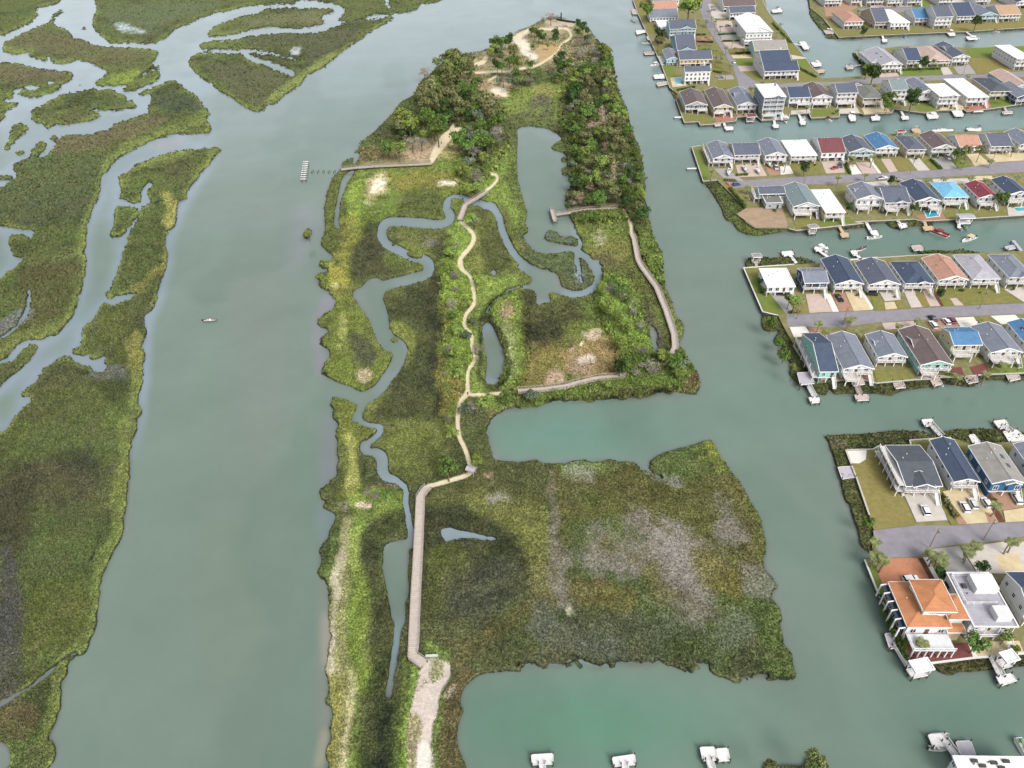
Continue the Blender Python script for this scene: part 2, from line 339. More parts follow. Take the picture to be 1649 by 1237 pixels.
for t, pts in [('D', [(850,910),(900,885),(960,900),(970,940),(930,955),(870,940)]), ('D', [(730,835),(755,835),(755,855),(735,855)]), ('F', [(728,620),(755,603),(782,620),(770,642),(738,640)]),
               ('P', [(488,378),(493,370),(501,369),(502,378),(496,385),(489,383)]), ('D', [(1195,500),(1230,485),(1290,495),(1300,530),(1260,600),(1235,560)]),
               ('E', [(465,880),(490,840),(570,840),(600,880),(700,870),(750,930),(720,950),(650,955),(540,930),(490,915)]),
               ('E', [(600,270),(635,265),(640,300),(605,305)]), ('E', [(600,350),(645,350),(650,400),(615,405)]),
               ('G', [(1320,915),(1380,905),(1380,945),(1330,945)])]:
    put(lp(t, pts, .8))
# marsh fringes round the canal blocks
FR = [
 ('K', [(370,670),(420,760),(560,700),(640,650),(500,600),(380,640)]),
 ('N', [(-80,530),(30,600),(150,605),(280,600),(430,590),(460,540),(440,480),(400,430),(330,400),(340,420),(420,520),(430,575),(280,598),(100,595)]),
 ('N', [(-60,-200),(0,0),(20,120),(60,180),(110,240),(160,260),(260,300),(1649,230),(1800,200),(1800,-200)]),
 ('L', [(280,480),(330,560),(380,640),(420,710),(450,790),(520,830),(560,890),(700,928),(1000,890),(1330,880),(1640,850),(1640,700),(400,420)]),
 ('M', [(0,840),(0,880),(240,830),(480,820),(560,870),(740,850),(900,840),(740,740),(300,740)]),
 ('O', [(140,340),(160,270),(210,250),(500,250),(700,245),(800,260),(900,300),(900,400),(300,500)]),
 ('PP', [(600,230),(720,180),(880,170),(930,160),(1080,180),(1200,220),(1000,400),(700,400)]),
 ('Q', [(60,120),(60,300),(150,335),(260,330),(200,420),(195,480),(250,510),(310,500),(250,600),(290,670),(370,680),(400,780),(380,850),(450,930),(520,990),(600,1010),(720,1080),(830,1100),(850,1020),(930,1090),(1000,1090),(1180,1080),(1400,1080),(1649,1090),(1649,800),(700,600),(400,150),(200,80)]),
 ('R', [(0,1070),(200,1050),(560,990),(680,970),(1000,1005),(1060,970),(1250,920),(1649,920),(1900,900),(1900,700),(0,700)]),
 ('S', [(35,225),(60,215),(200,210),(400,200),(520,185),(650,175),(850,190),(900,215),(1050,175),(1300,165),(1480,180),(1649,190),(1900,190),(1900,400),(500,1150),(430,1170),(390,1150),(330,1100),(300,970),(260,850),(240,770),(205,740),(170,600),(170,560),(130,450),(80,300),(60,250)]),
 ('T', [(640,1000),(660,1060),(720,1110),(800,1130),(850,1105),(1000,1100),(1130,1080),(1380,1055),(1600,1050),(1600,900),(700,900)]),
 ('V', [(1270,426),(1290,405),(1330,400),(1350,426),(1400,420),(1470,420),(1490,380),(1530,365),(1570,385),(1600,430),(1700,700),(1200,700)]),
]
for t, p in FR: put(lp(t, p, .9))
# water inside the blocks is hidden under the filled lots, drawn later as slabs
# ------------------------------------------------------------------ ground cover, painted as real land cover over the ground sheet
_tab = np.random.RandomState(3).rand(256, 256).astype(np.float32)
def vn(x, y, s, o=0):
    x = x / s + 37.7 * o; y = y / s + 91.3 * o
    xi = np.floor(x).astype(np.int64); yi = np.floor(y).astype(np.int64); fx = x - xi; fy = y - yi
    fx = fx * fx * (3 - 2 * fx); fy = fy * fy * (3 - 2 * fy)
    a = _tab[yi & 255, xi & 255]; b = _tab[yi & 255, (xi + 1) & 255]; c = _tab[(yi + 1) & 255, xi & 255]; d = _tab[(yi + 1) & 255, (xi + 1) & 255]
    return (a * (1 - fx) + b * fx) * (1 - fy) + (c * (1 - fx) + d * fx) * fy
def fbm(x, y, s, o=0, n=3):
    t = 0; a = 0.5
    for i in range(n): t = t + a * vn(x, y, s / 2 ** i, o + i); a *= 0.5
    return t / (1 - 0.5 ** n)
def samp(arr, px, py, ox=-MG, oy=-MG):
    x = np.clip(px - ox, 0, arr.shape[1] - 1.001); y = np.clip(py - oy, 0, arr.shape[0] - 1.001)
    xi = x.astype(int); yi = y.astype(int); fx = x - xi; fy = y - yi
    return (arr[yi, xi] * (1 - fx) + arr[yi, xi + 1] * fx) * (1 - fy) + (arr[yi + 1, xi] * (1 - fx) + arr[yi + 1, xi + 1] * fx) * fy
STEP = 1.15
gx = np.arange(-150, 1649 + 150, STEP); gy = np.arange(-140, 1237 + 150, STEP)
PX, PY = np.meshgrid(gx, gy)
jx = (rng.rand(*PX.shape) - .5) * STEP * .55; jy = (rng.rand(*PX.shape) - .5) * STEP * .55
PX = (PX + jx).ravel(); PY = (PY + jy).ravel()
VX, VY = gnd(PX, PY)
m = samp(LAND, PX, PY)
n_edge = fbm(VX, VY, 2.6, 1) - .5
m2 = m + n_edge * 0.55 * np.clip(1 - np.abs(m - .5) * 1.6, 0, 1)
def ragged(pm, sig, amp):
    global m2
    s = np.nonzero((PX > pm.x0) & (PX < pm.x0 + pm.a.shape[1] - 1) & (PY > pm.y0) & (PY < pm.y0 + pm.a.shape[0] - 1))[0]
    k = np.clip(samp(pm.a, PX[s], PY[s], pm.x0, pm.y0), 0, 1)
    lb = samp(blur(LAND[max(pm.y0 + MG - 40, 0):pm.y0 + MG + pm.a.shape[0] + 40, max(pm.x0 + MG - 40, 0):pm.x0 + MG + pm.a.shape[1] + 40], sig), PX[s], PY[s], max(pm.x0 - 40, -MG), max(pm.y0 - 40, -MG))
    nz = (fbm(VX[s], VY[s], 3.0, 301, 4) - .5) * amp
    m2[s] = m2[s] * (1 - k) + (lb + nz * np.clip(1.2 - np.abs(lb - .5) * 2.2, 0, 1)) * k
ragged(lp('J', [(-50,940),(400,980),(850,1060),(1200,1120),(1200,1230),(-50,1200)], 6), 8, 2.5)
ragged(lp('J', [(100,90),(560,100),(640,240),(100,200)], 4), 4, 1.5)
ragged(lp('G', [(-20,900),(1700,760),(1700,1100),(-20,1200)], 4), 3, 1.3)
ragged(lp('J', [(1050,480),(1250,480),(1300,1200),(1180,1200)], 6), 3.5, 1.3)
ragged(lp('H', [(100,60),(255,80),(260,500),(240,820),(200,1237),(90,1237)], 5), 5, 1.6)
ragged(lp('I', [(90,-20),(225,0),(240,700),(200,1300),(60,1300)], 5), 5, 1.7)
ragged(lp('F', [(100,0),(220,0),(300,260),(250,700),(240,900),(120,900)], 4), 4.5, 1.6)
ragged(lp('I', [(500,-60),(720,-60),(700,600),(640,900),(500,900)], 4), 2.5, 1.3)
ragged(lp('H', [(400,300),(700,420),(760,1237),(500,1237),(520,1000),(660,980),(560,640),(380,470)], 3), 2.0, 1.0)
ragged(lp('H', [(860,880),(1300,880),(1320,1030),(860,1040)], 4), 2.5, 1.4)
ragged(lp('E', [(400,780),(1000,800),(950,1237),(380,1237)], 4), 1.8, 1.1)
ragged(poly_mask([(-140, -130), (700, -130), (640, 60), (430, 200), (360, 250), (240, 660), (220, 900), (100, 1300), (-140, 1300)], 6, False), 1.6, 1.25)
idx_rows, idx_cols = len(gy), len(gx)
keep = (samp(blur(LAND, 2), PX, PY) > 0.04)
# colours
def K(r, g, b): return col(r, g, b)
MAR = K(92, 100, 50)
colr = np.tile(MAR, (len(PX), 1)).astype(np.float32)
N1 = fbm(VX, VY, 2.2, 5); N2 = fbm(VX, VY, 9, 9); N3 = fbm(VX, VY, 34, 13)
NM = fbm(VX, VY, 4.5, 17)
_sc = np.clip(900 / np.hypot(VX, np.hypot(VY, CAM_H)), 1, 5)
WDX = ((fbm(VX, VY, 16, 101, 4) - .5) * 9 * _sc).astype(np.float32); WDY = ((fbm(VX, VY, 16, 131, 4) - .5) * 6 * _sc).astype(np.float32)
hgt = np.full(len(PX), .1, np.float32)             # plant height on top of the land
def paint(p, c, amp=.6, op=1.0, h=None):
    hh, ww = p.a.shape
    s = np.nonzero((PX > p.x0) & (PX < p.x0 + ww - 1) & (PY > p.y0) & (PY < p.y0 + hh - 1) & keep)[0]
    if not len(s): return
    if amp < .35: v = samp(p.a, PX[s], PY[s], p.x0, p.y0)
    else: v = samp(p.a, np.clip(PX[s] + WDX[s], p.x0, p.x0 + ww - 2), np.clip(PY[s] + WDY[s], p.y0, p.y0 + hh - 2), p.x0, p.y0)
    if amp < .35: wgt = np.clip((v - .5) / .35 + .5, 0, 1) * op
    else:
        nz = (N1[s] * .30 + N2[s] * .40 + NM[s] * .30) - .5
        wgt = np.clip((v + nz * amp * 2.6 * np.clip(v * 5, 0, 1) - .5) / .8 + .5, 0, 1) * op
    colr[s] += (np.asarray(c) - colr[s]) * wgt[:, None]
    if h is not None: hgt[s] += (h - hgt[s]) * wgt
def tint(c, w_, s=slice(None)):
    colr[s] += (np.asarray(c) - colr[s]) * w_[s][:, None] if not isinstance(s, slice) else (np.asarray(c) - colr) * w_[:, None]
# broad mottling of the marsh
tint(K(62, 66, 44), np.clip((fbm(VX, VY, 26, 21) - .46) * 4, 0, .5))
tint(K(104, 108, 52), np.clip((fbm(VX, VY, 15, 31) - .52) * 4, 0, .5))
tint(K(94, 88, 64), np.clip((fbm(VX, VY, 20, 41) - .56) * 4, 0, .35))
tint(K(86, 112, 46), np.clip((fbm(VX, VY, 30, 51) - .54) * 4, 0, .4))
# taller, greener grass along every bank of the marsh (levees)
lv = samp(blur(LAND, 5.0), PX, PY)
tint(K(118, 128, 58), np.clip((.93 - lv) * 3.2, 0, .8) * np.clip(fbm(VX, VY, 18, 61) * 2.4 - .5, 0, 1) * (PX < 420))
DK, DK2, OL, BR, YG, GR, LM = K(52, 58, 40), K(70, 74, 46), K(98, 102, 48), K(132, 122, 62), K(134, 138, 50), K(104, 140, 44), K(126, 160, 48)
MUD, MUD2, SND, SND2, WH, RD = K(134, 122, 114), K(152, 144, 138), K(196, 176, 152), K(214, 200, 184), K(238, 230, 220), K(150, 104, 66)
# --- west marsh
for t, p, c, s_, a_, o_ in [
 ('A3', [(300,480),(600,450),(640,620),(520,760),(300,700),(180,900),(150,1200),(0,1250),(0,700)], K(76,72,52), 10, .9, .8),
 ('A3', [(560,380),(330,340),(120,330),(130,560),(330,520),(560,480)], K(96,110,50), 8, .9, .6),
 ('A4', [(0,0),(90,0),(140,200),(150,500),(150,700),(0,850)], K(84,80,78), 5, .9, .9),
 ('A4', [(150,200),(520,120),(480,480),(350,560),(160,520)], K(96,98,42), 8, .8, .7),
 ('A4', [(0,900),(120,830),(230,880),(180,1020),(0,1050)], K(110,92,62), 6, .8, .7),
 ('A2', [(120,0),(600,0),(540,250),(300,260),(100,250),(-100,200),(-100,0)], K(84,90,60), 8, .9, .7),
 ('A2', [(100,580),(430,480),(480,520),(460,720),(380,850),(200,880)], K(92,86,52), 5, .8, .7),
 ('A', [(950,600),(1180,600),(1270,700),(1100,720),(960,650)], K(72,82,62), 3, .8, .8),
 ('A', [(350,880),(900,760),(1100,740),(900,860),(700,930),(500,980),(350,960)], K(110,98,68), 4, .8, .8),
 ('A', [(100,1040),(700,980),(600,1237),(-100,1237)], K(88,98,58), 6, .8, .7),
 ('A', [(150,200),(450,220),(900,330),(900,400),(600,400),(300,350),(60,300)], K(104,98,66), 4, .9, .8),
 ('A', [(680,500),(880,430),(830,530),(640,530)], K(120,140,42), 3, .6, .9),
 ('A', [(700,40),(1400,20),(1100,150),(900,230),(700,150)], K(96,104,70), 5, .8, .8),
 ('A', [(0,400),(400,460),(380,510),(0,520)], K(108,96,72), 3, .8, .7),
 ('B', [(0,120),(480,80),(450,150),(200,160),(0,170)], K(112,108,72), 3, .8, .8),
 ('B', [(0,230),(500,200),(700,200),(400,430),(330,300),(0,290)], K(88,88,62), 4, .9, .8),
 ('B', [(0,420),(240,500),(180,640),(0,640),(-300,400)], K(94,92,64), 4, .9, .7),
 ('B', [(620,300),(880,120),(900,130),(560,380),(330,560),(130,660),(150,600),(400,420),(480,360)], K(124,130,62), 2.5, .6, .85),
 ('A2', [(810,240),(1000,200),(1020,300),(1030,450),(980,560),(820,600),(800,450)], K(86,96,48), 5, .9, .8),
 ('A2', [(1000,50),(1120,100),(1120,220),(1040,260),(1060,180)], K(148,138,66), 3, .7, .9),
 ('A2', [(1050,420),(1060,500),(960,600),(880,680),(800,640),(900,600),(1000,500)], K(138,130,56), 4, .8, .7),
 ('A2', [(640,760),(900,760),(830,900),(820,1090),(700,1100),(640,900)], K(96,100,46), 6, .9, .8),
 ('A2', [(840,960),(920,950),(910,1237),(830,1237)], K(136,130,56), 4, .8, .8),
 ('A2', [(600,1150),(800,1170),(790,1237),(590,1237)], K(100,98,88), 3, .8, .9),
 ('A2', [(150,780),(215,830),(120,900),(0,960),(-50,930)], K(112,112,110), 3, .8, .9),
 ('A3', [(700,680),(800,600),(810,760),(700,800),(600,1100),(640,1000)], K(132,136,52), 3, .7, .6),
 ('A', [(740,150),(900,200),(930,215),(780,200)], K(170,180,186), 2, .9, .8), ('B', [(280,310),(330,310),(320,345),(270,340)], K(176,178,186), 1.6, .9, .9),
 ('A3', [(380,480),(560,500),(600,640),(440,660)], K(72,76,56), 7, .9, .7), ('A3', [(250,560),(600,680),(540,900),(250,880)], K(92,86,60), 9, .9, .6),
 ]: paint(lp(t, p, s_), c, a_, o_)
# bright rim strips on the west marsh
for t, p, w_ in [('A', [(1290,740),(1200,800),(960,860),(800,950),(680,1060),(640,1180),(610,1280),(560,1400),(520,1600)], 60),
                 ('A3', [(860,20),(860,150),(850,250),(780,420),(790,600),(770,720),(760,850),(740,950),(700,1100),(650,1237)], 80),
                 ('A4', [(620,60),(560,200),(540,360),(500,480),(430,560),(380,660),(340,760),(320,900),(290,1010),(250,1100),(300,1150)], 60),
                 ('A', [(20,310),(100,340),(200,320)], 40), ('A2', [(520,650),(480,740),(440,830),(380,900),(250,945),(100,990),(0,1080)], 60),
                 ('A', [(1200,960),(860,1060),(780,1150)], 50), ('A', [(1380,950),(1280,1070),(1180,1237)], 50)]:
    paint(ls(t, p, w_, 3), K(120,128,58), .9, .65)
# --- park island
PARK = [
 ('P', [(545,470),(600,440),(720,330),(830,330),(960,470),(1000,640),(760,640),(700,760),(560,740)], YG, 12, .6, .5, .2),
 ('D', [(420,280),(600,250),(1280,150),(1350,420),(1100,600),(700,640),(450,640),(400,400)], K(112,134,42), 5, .5, .95, .15),
 ('D', [(720,300),(1150,280),(1270,380),(1200,430),(900,420),(820,460),(740,400)], K(138,122,52), 5, .8, .85, .1),
 ('D', [(850,430),(1080,400),(1110,520),(1130,640),(1000,600),(760,610),(800,500)], K(92,94,50), 4, .9, .9, .2),
 ('D', [(560,310),(690,310),(700,420),(640,480),(560,480),(540,400)], K(188,160,124), 3, .9, .9, 0),
 ('D', [(600,350),(650,340),(700,370),(620,440),(580,430)], K(224,208,184), 2, .9, .9, 0),
 ('D', [(500,520),(560,510),(590,540),(540,560)], K(196,168,140), 2.4, .8, .7, 0),
 ('D', [(1090,360),(1210,365),(1210,390),(1100,385)], K(220,206,186), 1.2, .9, .9, 0),
 ('D', [(520,100),(760,100),(1030,60),(1060,200),(700,215),(500,220)], K(150,130,92), 4, .8, .9, .2),
 ('D', [(860,60),(1080,20),(1130,30),(1060,190),(850,190)], K(168,140,112), 3, .8, .9, 0),
 ('D', [(1100,100),(1250,20),(1280,130),(1120,190)], K(164,146,88), 3, .8, .9, 0),
 ('D', [(500,120),(640,100),(640,180),(500,190)], K(110,100,56), 4, .9, .8, .5),
 ('D', [(240,300),(400,280),(420,400),(350,480),(330,700),(320,900),(190,850),(210,620),(240,400)], K(104,112,44), 3, .8, .8, .3),
 ('D', [(460,320),(540,320),(480,480),(470,680),(500,780),(420,760),(380,620),(400,450)], K(130,156,44), 3, .7, .8, .3),
 ('D', [(330,640),(460,640),(500,780),(430,900),(430,1100),(320,1237),(290,1100),(330,900)], K(144,140,50), 4, .8, .8, .2),
 ('D', [(520,760),(640,780),(680,880),(850,960),(940,1010),(820,1080),(600,1130),(440,1130),(430,950)], K(76,76,52), 4, .9, .95, .2),
 ('D', [(690,900),(930,990),(920,1040),(800,1060),(700,1000)], K(110,122,50), 3, .8, .7, .2),
 ('D', [(700,700),(900,720),(1150,740),(1180,800),(1000,830),(880,830),(720,780)], K(104,108,52), 3, .9, .9, .3),
 ('D', [(1000,830),(1130,820),(1140,850),(1050,880),(1000,870)], MUD, 2, .8, .9, 0),
 ('D', [(1060,860),(1200,760),(1260,740),(1200,1000),(1150,1237),(1050,1237),(1080,1000)], K(78,80,46), 4, .8, .9, .2),
 ('D', [(1270,640),(1330,720),(1380,800),(1340,900),(1290,990),(1370,1120),(1400,1237),(1170,1237),(1180,900),(1200,720)], K(120,152,46), 4, .9, .95, .35),
 ('D', [(1390,700),(1500,700),(1490,900),(1420,1080),(1330,1020),(1370,880)], K(138,140,56), 4, .9, .8, .3),
 ('D', [(1400,860),(1440,640),(1580,780),(1649,900),(1640,1080),(1480,1120),(1420,1050)], K(86,90,48), 4, .9, .9, .2),
 ('D', [(1390,560),(1560,570),(1530,640),(1420,610)], K(84,88,58), 3, .9, .9, .2),
 # strip west of long pond
 ('E', [(0,350),(100,200),(230,180),(250,400),(270,560),(310,700),(330,820),(260,870),(200,780),(130,660),(0,600)], K(118,144,46), 3, .7, .95, .2),
 ('E', [(180,0),(255,60),(250,300),(260,440),(300,600),(340,820),(290,900),(240,820),(230,560),(170,480),(170,250)], K(98,106,52), 3, .9, .8, .3),
 ('E', [(170,620),(250,640),(250,750),(190,760)], LM, 3, .6, .8, .1),
 ('C', [(430,620),(560,540),(820,520),(820,640),(740,700),(830,800),(700,780),(540,780),(440,720)], K(124,136,52), 4, .6, .95, .1),
 ('C', [(640,560),(740,560),(720,640),(640,660)], K(144,130,66), 3, .7, .8, .05),
 ('C', [(650,610),(700,620),(560,760),(500,770)], K(94,90,74), 2.5, .7, .8, .1), ('C', [(670,600),(740,650),(700,770),(660,760)], K(94,90,74), 2.5, .7, .8, .1),
 ('C', [(440,770),(520,740),(830,760),(830,830),(620,800),(540,800),(500,900),(450,900)], K(100,104,58), 3, .9, .9, .3),
 # head of the island, sandy with scrub
 ('C', [(260,350),(480,240),(640,170),(800,150),(960,200),(1010,300),(900,420),(650,440),(440,470),(250,470)], K(150,134,96), 4, .9, .9, .1),
 ('C', [(260,520),(460,500),(480,600),(380,640),(280,600)], K(176,150,112), 3, .8, .9, 0),
 ('C', [(380,560),(470,570),(470,610),(380,600)], K(216,196,170), 1.6, .9, .9, 0),
 ('C', [(650,290),(800,290),(760,360),(660,400)], K(172,136,84), 2, .7, .9, 0),
 ('C', [(490,255),(560,250),(600,300),(640,345),(645,375),(590,392),(560,345),(520,300)], K(206,190,168), 1.2, .4, 1, 0),
 ('C', [(480,250),(600,190),(620,200),(560,250),(520,280)], K(196,178,154), 1.2, .5, .9, 0),
 ('C', [(700,120),(860,140),(880,180),(800,200),(760,200),(700,170)], K(176,154,130), 1.4, .8, .9, 0),
 ('C', [(150,470),(350,480),(330,620),(200,560)], K(140,116,84), 3, .9, .8, .1),
 ('C', [(1030,700),(1090,690),(1080,780),(980,830),(960,800),(1040,760)], K(172,140,126), 1.6, .6, .9, 0),
 ('X2', [(1040,540),(1090,560),(1080,680),(1070,850),(1030,850),(1040,680)], K(190,160,128), 1.3, .6, .95, 0),
 ('E', [(660,640),(1040,620),(1080,660),(1100,700),(1000,690),(800,700),(680,720)], K(120,104,80), 2, .8, .7, .1),
 # east of the lower pond
 ('E', [(700,760),(900,700),(1060,700),(1130,860),(1170,1060),(1230,1237),(900,1237),(900,1100),(800,1020),(770,900)], K(120,130,50), 4, .8, .9, .2),
 ('E', [(930,930),(1130,940),(1150,1120),(900,1100),(830,1020)], K(134,124,62), 4, .7, .7, .1),
 ('E', [(860,860),(930,860),(910,960),(870,930)], K(176,164,130), 2, .9, .7, .1),
 ('E', [(870,1030),(950,1040),(1080,1140),(1180,1150),(1180,1180),(930,1130)], K(96,88,66), 2, .8, .7, .1),
 ('E', [(1170,860),(1290,800),(1340,960),(1390,1060),(1400,1237),(1330,1237),(1230,1060),(1180,950)], K(118,140,50), 3, .9, .9, .4),
 ('E', [(290,880),(360,960),(420,1020),(640,1010),(720,1090),(740,1237),(560,1200),(480,1150),(400,1130),(290,1050)], K(90,102,66), 3, .9, .95, .2),
 ('G', [(690,-40),(560,30),(560,130),(620,190),(740,190),(810,130),(820,60),(760,-60)], K(92,100,68), 3, .9, .95, .2),
 ('G', [(690,-20),(740,40),(740,120),(700,130),(680,40)], K(126,134,140), 2, .8, .8, 0),
 ('E', [(465,870),(500,840),(600,860),(760,940),(650,960),(490,930)], K(92,104,88), 3, .9, .95, .1),
 ('G', [(840,60),(930,80),(1060,150),(1150,250),(1180,400),(1200,560),(1240,650),(1130,720),(1000,740),(980,560),(880,420),(840,250)], K(124,162,44), 3, .9, .95, .4),
 ('G', [(900,160),(960,170),(1060,240),(1100,260),(1110,400),(1180,450),(1150,500),(1100,400),(1050,270),(920,200)], K(166,150,138), 1.6, .9, .9, .2),
 ('G', [(860,20),(1120,10),(1230,180),(1320,330),(1370,480),(1370,580),(1310,620),(1220,480),(1180,330),(1100,180),(1000,90)], K(106,108,48), 3, .9, .9, .2),
 ('G', [(1240,280),(1320,360),(1340,470),(1270,440)], K(112,134,50), 2.5, .7, .8, .2),
 ('G', [(1180,250),(1230,300),(1260,420),(1300,560),(1290,650),(1240,640),(1200,480)], K(96,84,78), 2, .7, .7, .1),
 ('G', [(1370,380),(1330,160),(1300,20),(1340,140),(1470,430),(1460,520),(1420,560)], K(122,136,58), 3, .9, .8, .4),
 ('G', [(1000,760),(1230,740),(1400,620),(1480,650),(1590,870),(1540,945),(1360,905),(1170,970),(850,990),(400,1040),(100,1080),(0,1100),(0,960),(300,940),(800,870)], K(108,142,44), 3, .8, .9, .4),
 ('G', [(400,1000),(700,960),(1100,930),(1250,890),(1440,880),(1530,820),(1590,830),(1580,930),(1440,930),(1300,935),(1060,980),(500,1010),(100,1085),(30,1140),(10,1050)], K(116,102,62), 2.5, .8, .8, .3),
 ('G', [(1440,870),(1540,815),(1590,840),(1500,900)], K(146,116,82), 2, .7, .7, .2),
 ('G', [(40,320),(120,220),(250,200),(310,300),(290,500),(290,860),(200,880),(130,860),(160,700),(130,520),(60,430)], K(126,152,50), 3, .8, .95, .35),
 ('G', [(150,460),(220,420),(230,760),(200,850),(180,700)], K(172,168,110), 2.4, .9, .7, .3),
 ('G', [(130,260),(210,260),(240,360),(200,400),(140,400)], K(180,146,118), 2, .8, .9, 0),
 ('G', [(310,200),(400,200),(400,340),(490,280),(840,230),(860,400),(600,400),(580,520),(420,640),(320,620)], K(80,80,48), 4, .9, .95, .2),
 ('G', [(340,420),(480,370),(560,440),(500,560),(400,600),(320,540)], K(60,60,44), 4, .9, .8, .2),
 ('G', [(740,240),(840,220),(860,400),(840,560),(620,560),(700,400)], K(108,124,46), 5, .6, .8, .15),
 ('G', [(300,640),(560,560),(620,640),(560,780),(620,830),(320,880)], K(134,116,56), 5, .8, .85, .1),
 ('G', [(620,560),(930,540),(1020,700),(980,800),(640,800),(580,680)], K(156,124,78), 5, .8, .85, .1),
 ('G', [(640,680),(820,700),(860,760),(700,810),(640,780)], K(150,124,104), 4, .8, .7, .05),
 ('G', [(700,480),(860,440),(870,500),(820,540),(740,510)], K(190,160,136), 1.6, .9, .9, 0),
 ('G', [(720,560),(740,545),(745,580),(725,585)], K(226,208,180), 1, .4, .9, 0), ('G', [(620,600),(680,575),(680,600),(630,630)], K(196,172,144), 1.4, .8, .9, 0),
 ('G', [(700,700),(800,660),(835,680),(820,710),(740,720)], K(196,176,160), 1.8, .9, .9, 0),
 ('G', [(470,830),(520,780),(600,800),(600,850),(500,850)], K(186,150,130), 2, .9, .8, 0),
 # middle: dark marsh west of the trail
 ('F', [(640,250),(850,180),(1010,140),(1100,60),(1130,300),(1140,600),(1130,1000),(1120,1237),(560,1237),(640,1090),(720,960),(830,830),(930,650),(850,500),(700,490),(700,360)], K(72,76,48), 4, .9, .95, .2),
 ('F', [(1000,150),(1080,60),(1110,300),(1110,800),(1090,1237),(1020,1237),(1030,800)], K(58,56,42), 4, .8, .7, .15),
 ('F', [(700,490),(850,500),(930,650),(890,790),(830,830),(860,640),(740,560)], K(124,126,52), 2.4, .8, .8, .25),
 ('F', [(640,240),(760,210),(840,280),(760,300),(660,290)], K(110,118,56), 2.4, .8, .7, .25),
 ('F', [(1130,0),(1250,60),(1340,160),(1370,300),(1290,470),(1350,640),(1370,790),(1320,900),(1310,1020),(1230,1237),(1110,1237),(1140,900),(1150,600),(1110,250)], K(124,154,42), 4, .9, .95, .35),
 ('F', [(1130,380),(1180,400),(1150,650),(1180,900),(1140,1237),(1090,1237),(1120,800)], K(138,110,60), 3, .9, .7, .15),
 ('F', [(1400,100),(1480,200),(1470,420),(1430,520),(1440,900),(1460,1000),(1340,1030),(1380,800),(1370,640),(1390,300)], K(118,150,44), 4, .8, .9, .3),
 ('F', [(1180,950),(1280,960),(1310,1050),(1200,1100)], K(156,122,66), 3, .8, .8, .1),
 ('F', [(1440,0),(1649,0),(1649,120),(1560,200),(1440,140)], K(96,100,50), 3, .9, .8, .2),
 ('F', [(1430,140),(1600,120),(1649,60),(1649,200),(1500,260),(1430,200)], K(128,154,50), 3, .8, .8, .3),
 ('F', [(1480,300),(1640,230),(1649,260),(1510,360),(1500,480),(1440,480)], K(60,72,44), 2.4, .8, .8, .4),
 ('F', [(1420,520),(1440,480),(1500,490),(1500,520),(1445,540),(1450,940),(1500,990),(1560,970),(1620,880),(1630,740),(1560,590),(1500,490),(1540,480),(1649,700),(1649,900),(1560,1000),(1460,1000),(1415,930)], K(50,56,38), 1.4, .8, .95, .5),
 # west lobes
 ('F', [(150,0),(280,0),(300,260),(390,270),(520,400),(520,480),(440,560),(400,700),(420,800),(560,850),(740,760),(700,830),(560,1030),(400,960),(200,880),(170,640),(250,560),(140,470)], K(112,122,42), 3, .8, .95, .25),
 ('F', [(250,0),(410,150),(420,260),(320,300),(260,160)], K(152,142,48), 3, .8, .9, .15),
 ('F', [(350,420),(390,440),(320,720),(290,700),(320,560)], K(160,156,82), 2, .8, .8, .1),
 ('F', [(390,590),(460,560),(560,640),(610,740),(560,850),(440,800),(400,700)], K(76,76,60), 3, .8, .95, .1),
 ('F', [(480,880),(560,860),(600,900),(560,960),(510,940)], K(182,150,130), 2, .9, .8, .1),
 ('F', [(300,180),(330,200),(310,260),(290,250)], K(206,190,140), 1.2, .6, .7, 0),
 # strip beside the river below the creek mouth
 ('H', [(215,80),(320,90),(380,180),(380,270),(490,280),(480,320),(380,420),(380,640),(330,760),(240,780),(250,500),(250,260)], K(112,116,40), 4, .8, .95, .25),
 ('H', [(310,320),(350,330),(370,600),(330,700),(270,650),(300,500)], K(164,160,76), 2.2, .8, .8, .1),
 ('H', [(370,460),(480,470),(530,560),(500,630),(380,640)], K(80,86,50), 3, .9, .9, .25),
 ('H', [(440,640),(640,640),(640,665),(420,680)], K(132,104,84), 2, .8, .7, .1),
 ('H', [(330,690),(640,670),(660,800),(520,830),(440,900),(400,1000),(360,1237),(330,1100),(350,850)], K(118,146,42), 3, .8, .95, .3),
 ('H', [(480,820),(660,790),(700,920),(560,990),(530,1080),(540,1237),(430,1237),(430,1050)], K(82,88,44), 3, .9, .95, .3),
 ('H', [(430,1020),(530,1010),(540,1237),(430,1237)], K(70,70,48), 3, .8, .8, .2),
 ('H', [(350,750),(380,725),(440,730),(420,765),(370,768)], K(206,176,156), 1.2, .5, .9, 0),
 ('H', [(330,960),(420,1000),(410,1237),(340,1237),(310,1100)], K(142,148,66), 3, .7, .7, .1),
 ('H', [(290,820),(350,850),(340,1000),(330,1237),(210,1237),(240,1050),(280,930)], K(154,146,96), 3, .9, .8, .05),
 ('H', [(230,1100),(290,1060),(300,1237),(220,1237)], K(176,158,134), 2.4, .8, .7, 0),
 ('H', [(150,1160),(230,900),(250,960),(210,1080),(190,1237),(150,1237)], K(92,120,46), 3, .9, .8, .4),
 ('I', [(215,0),(340,0),(350,300),(370,600),(380,780),(330,1237),(190,1237),(220,800),(200,500),(210,250)], K(150,142,86), 4, .8, .85, .1),
 ('I', [(215,0),(275,0),(270,200),(245,420),(270,620),(230,680),(200,500),(225,250)], K(190,172,150), 2, .7, .8, 0),
 ('I', [(350,620),(385,760),(350,960),(310,1237),(260,1237),(310,960),(340,800)], K(190,174,128), 1.6, .9, .75, 0),
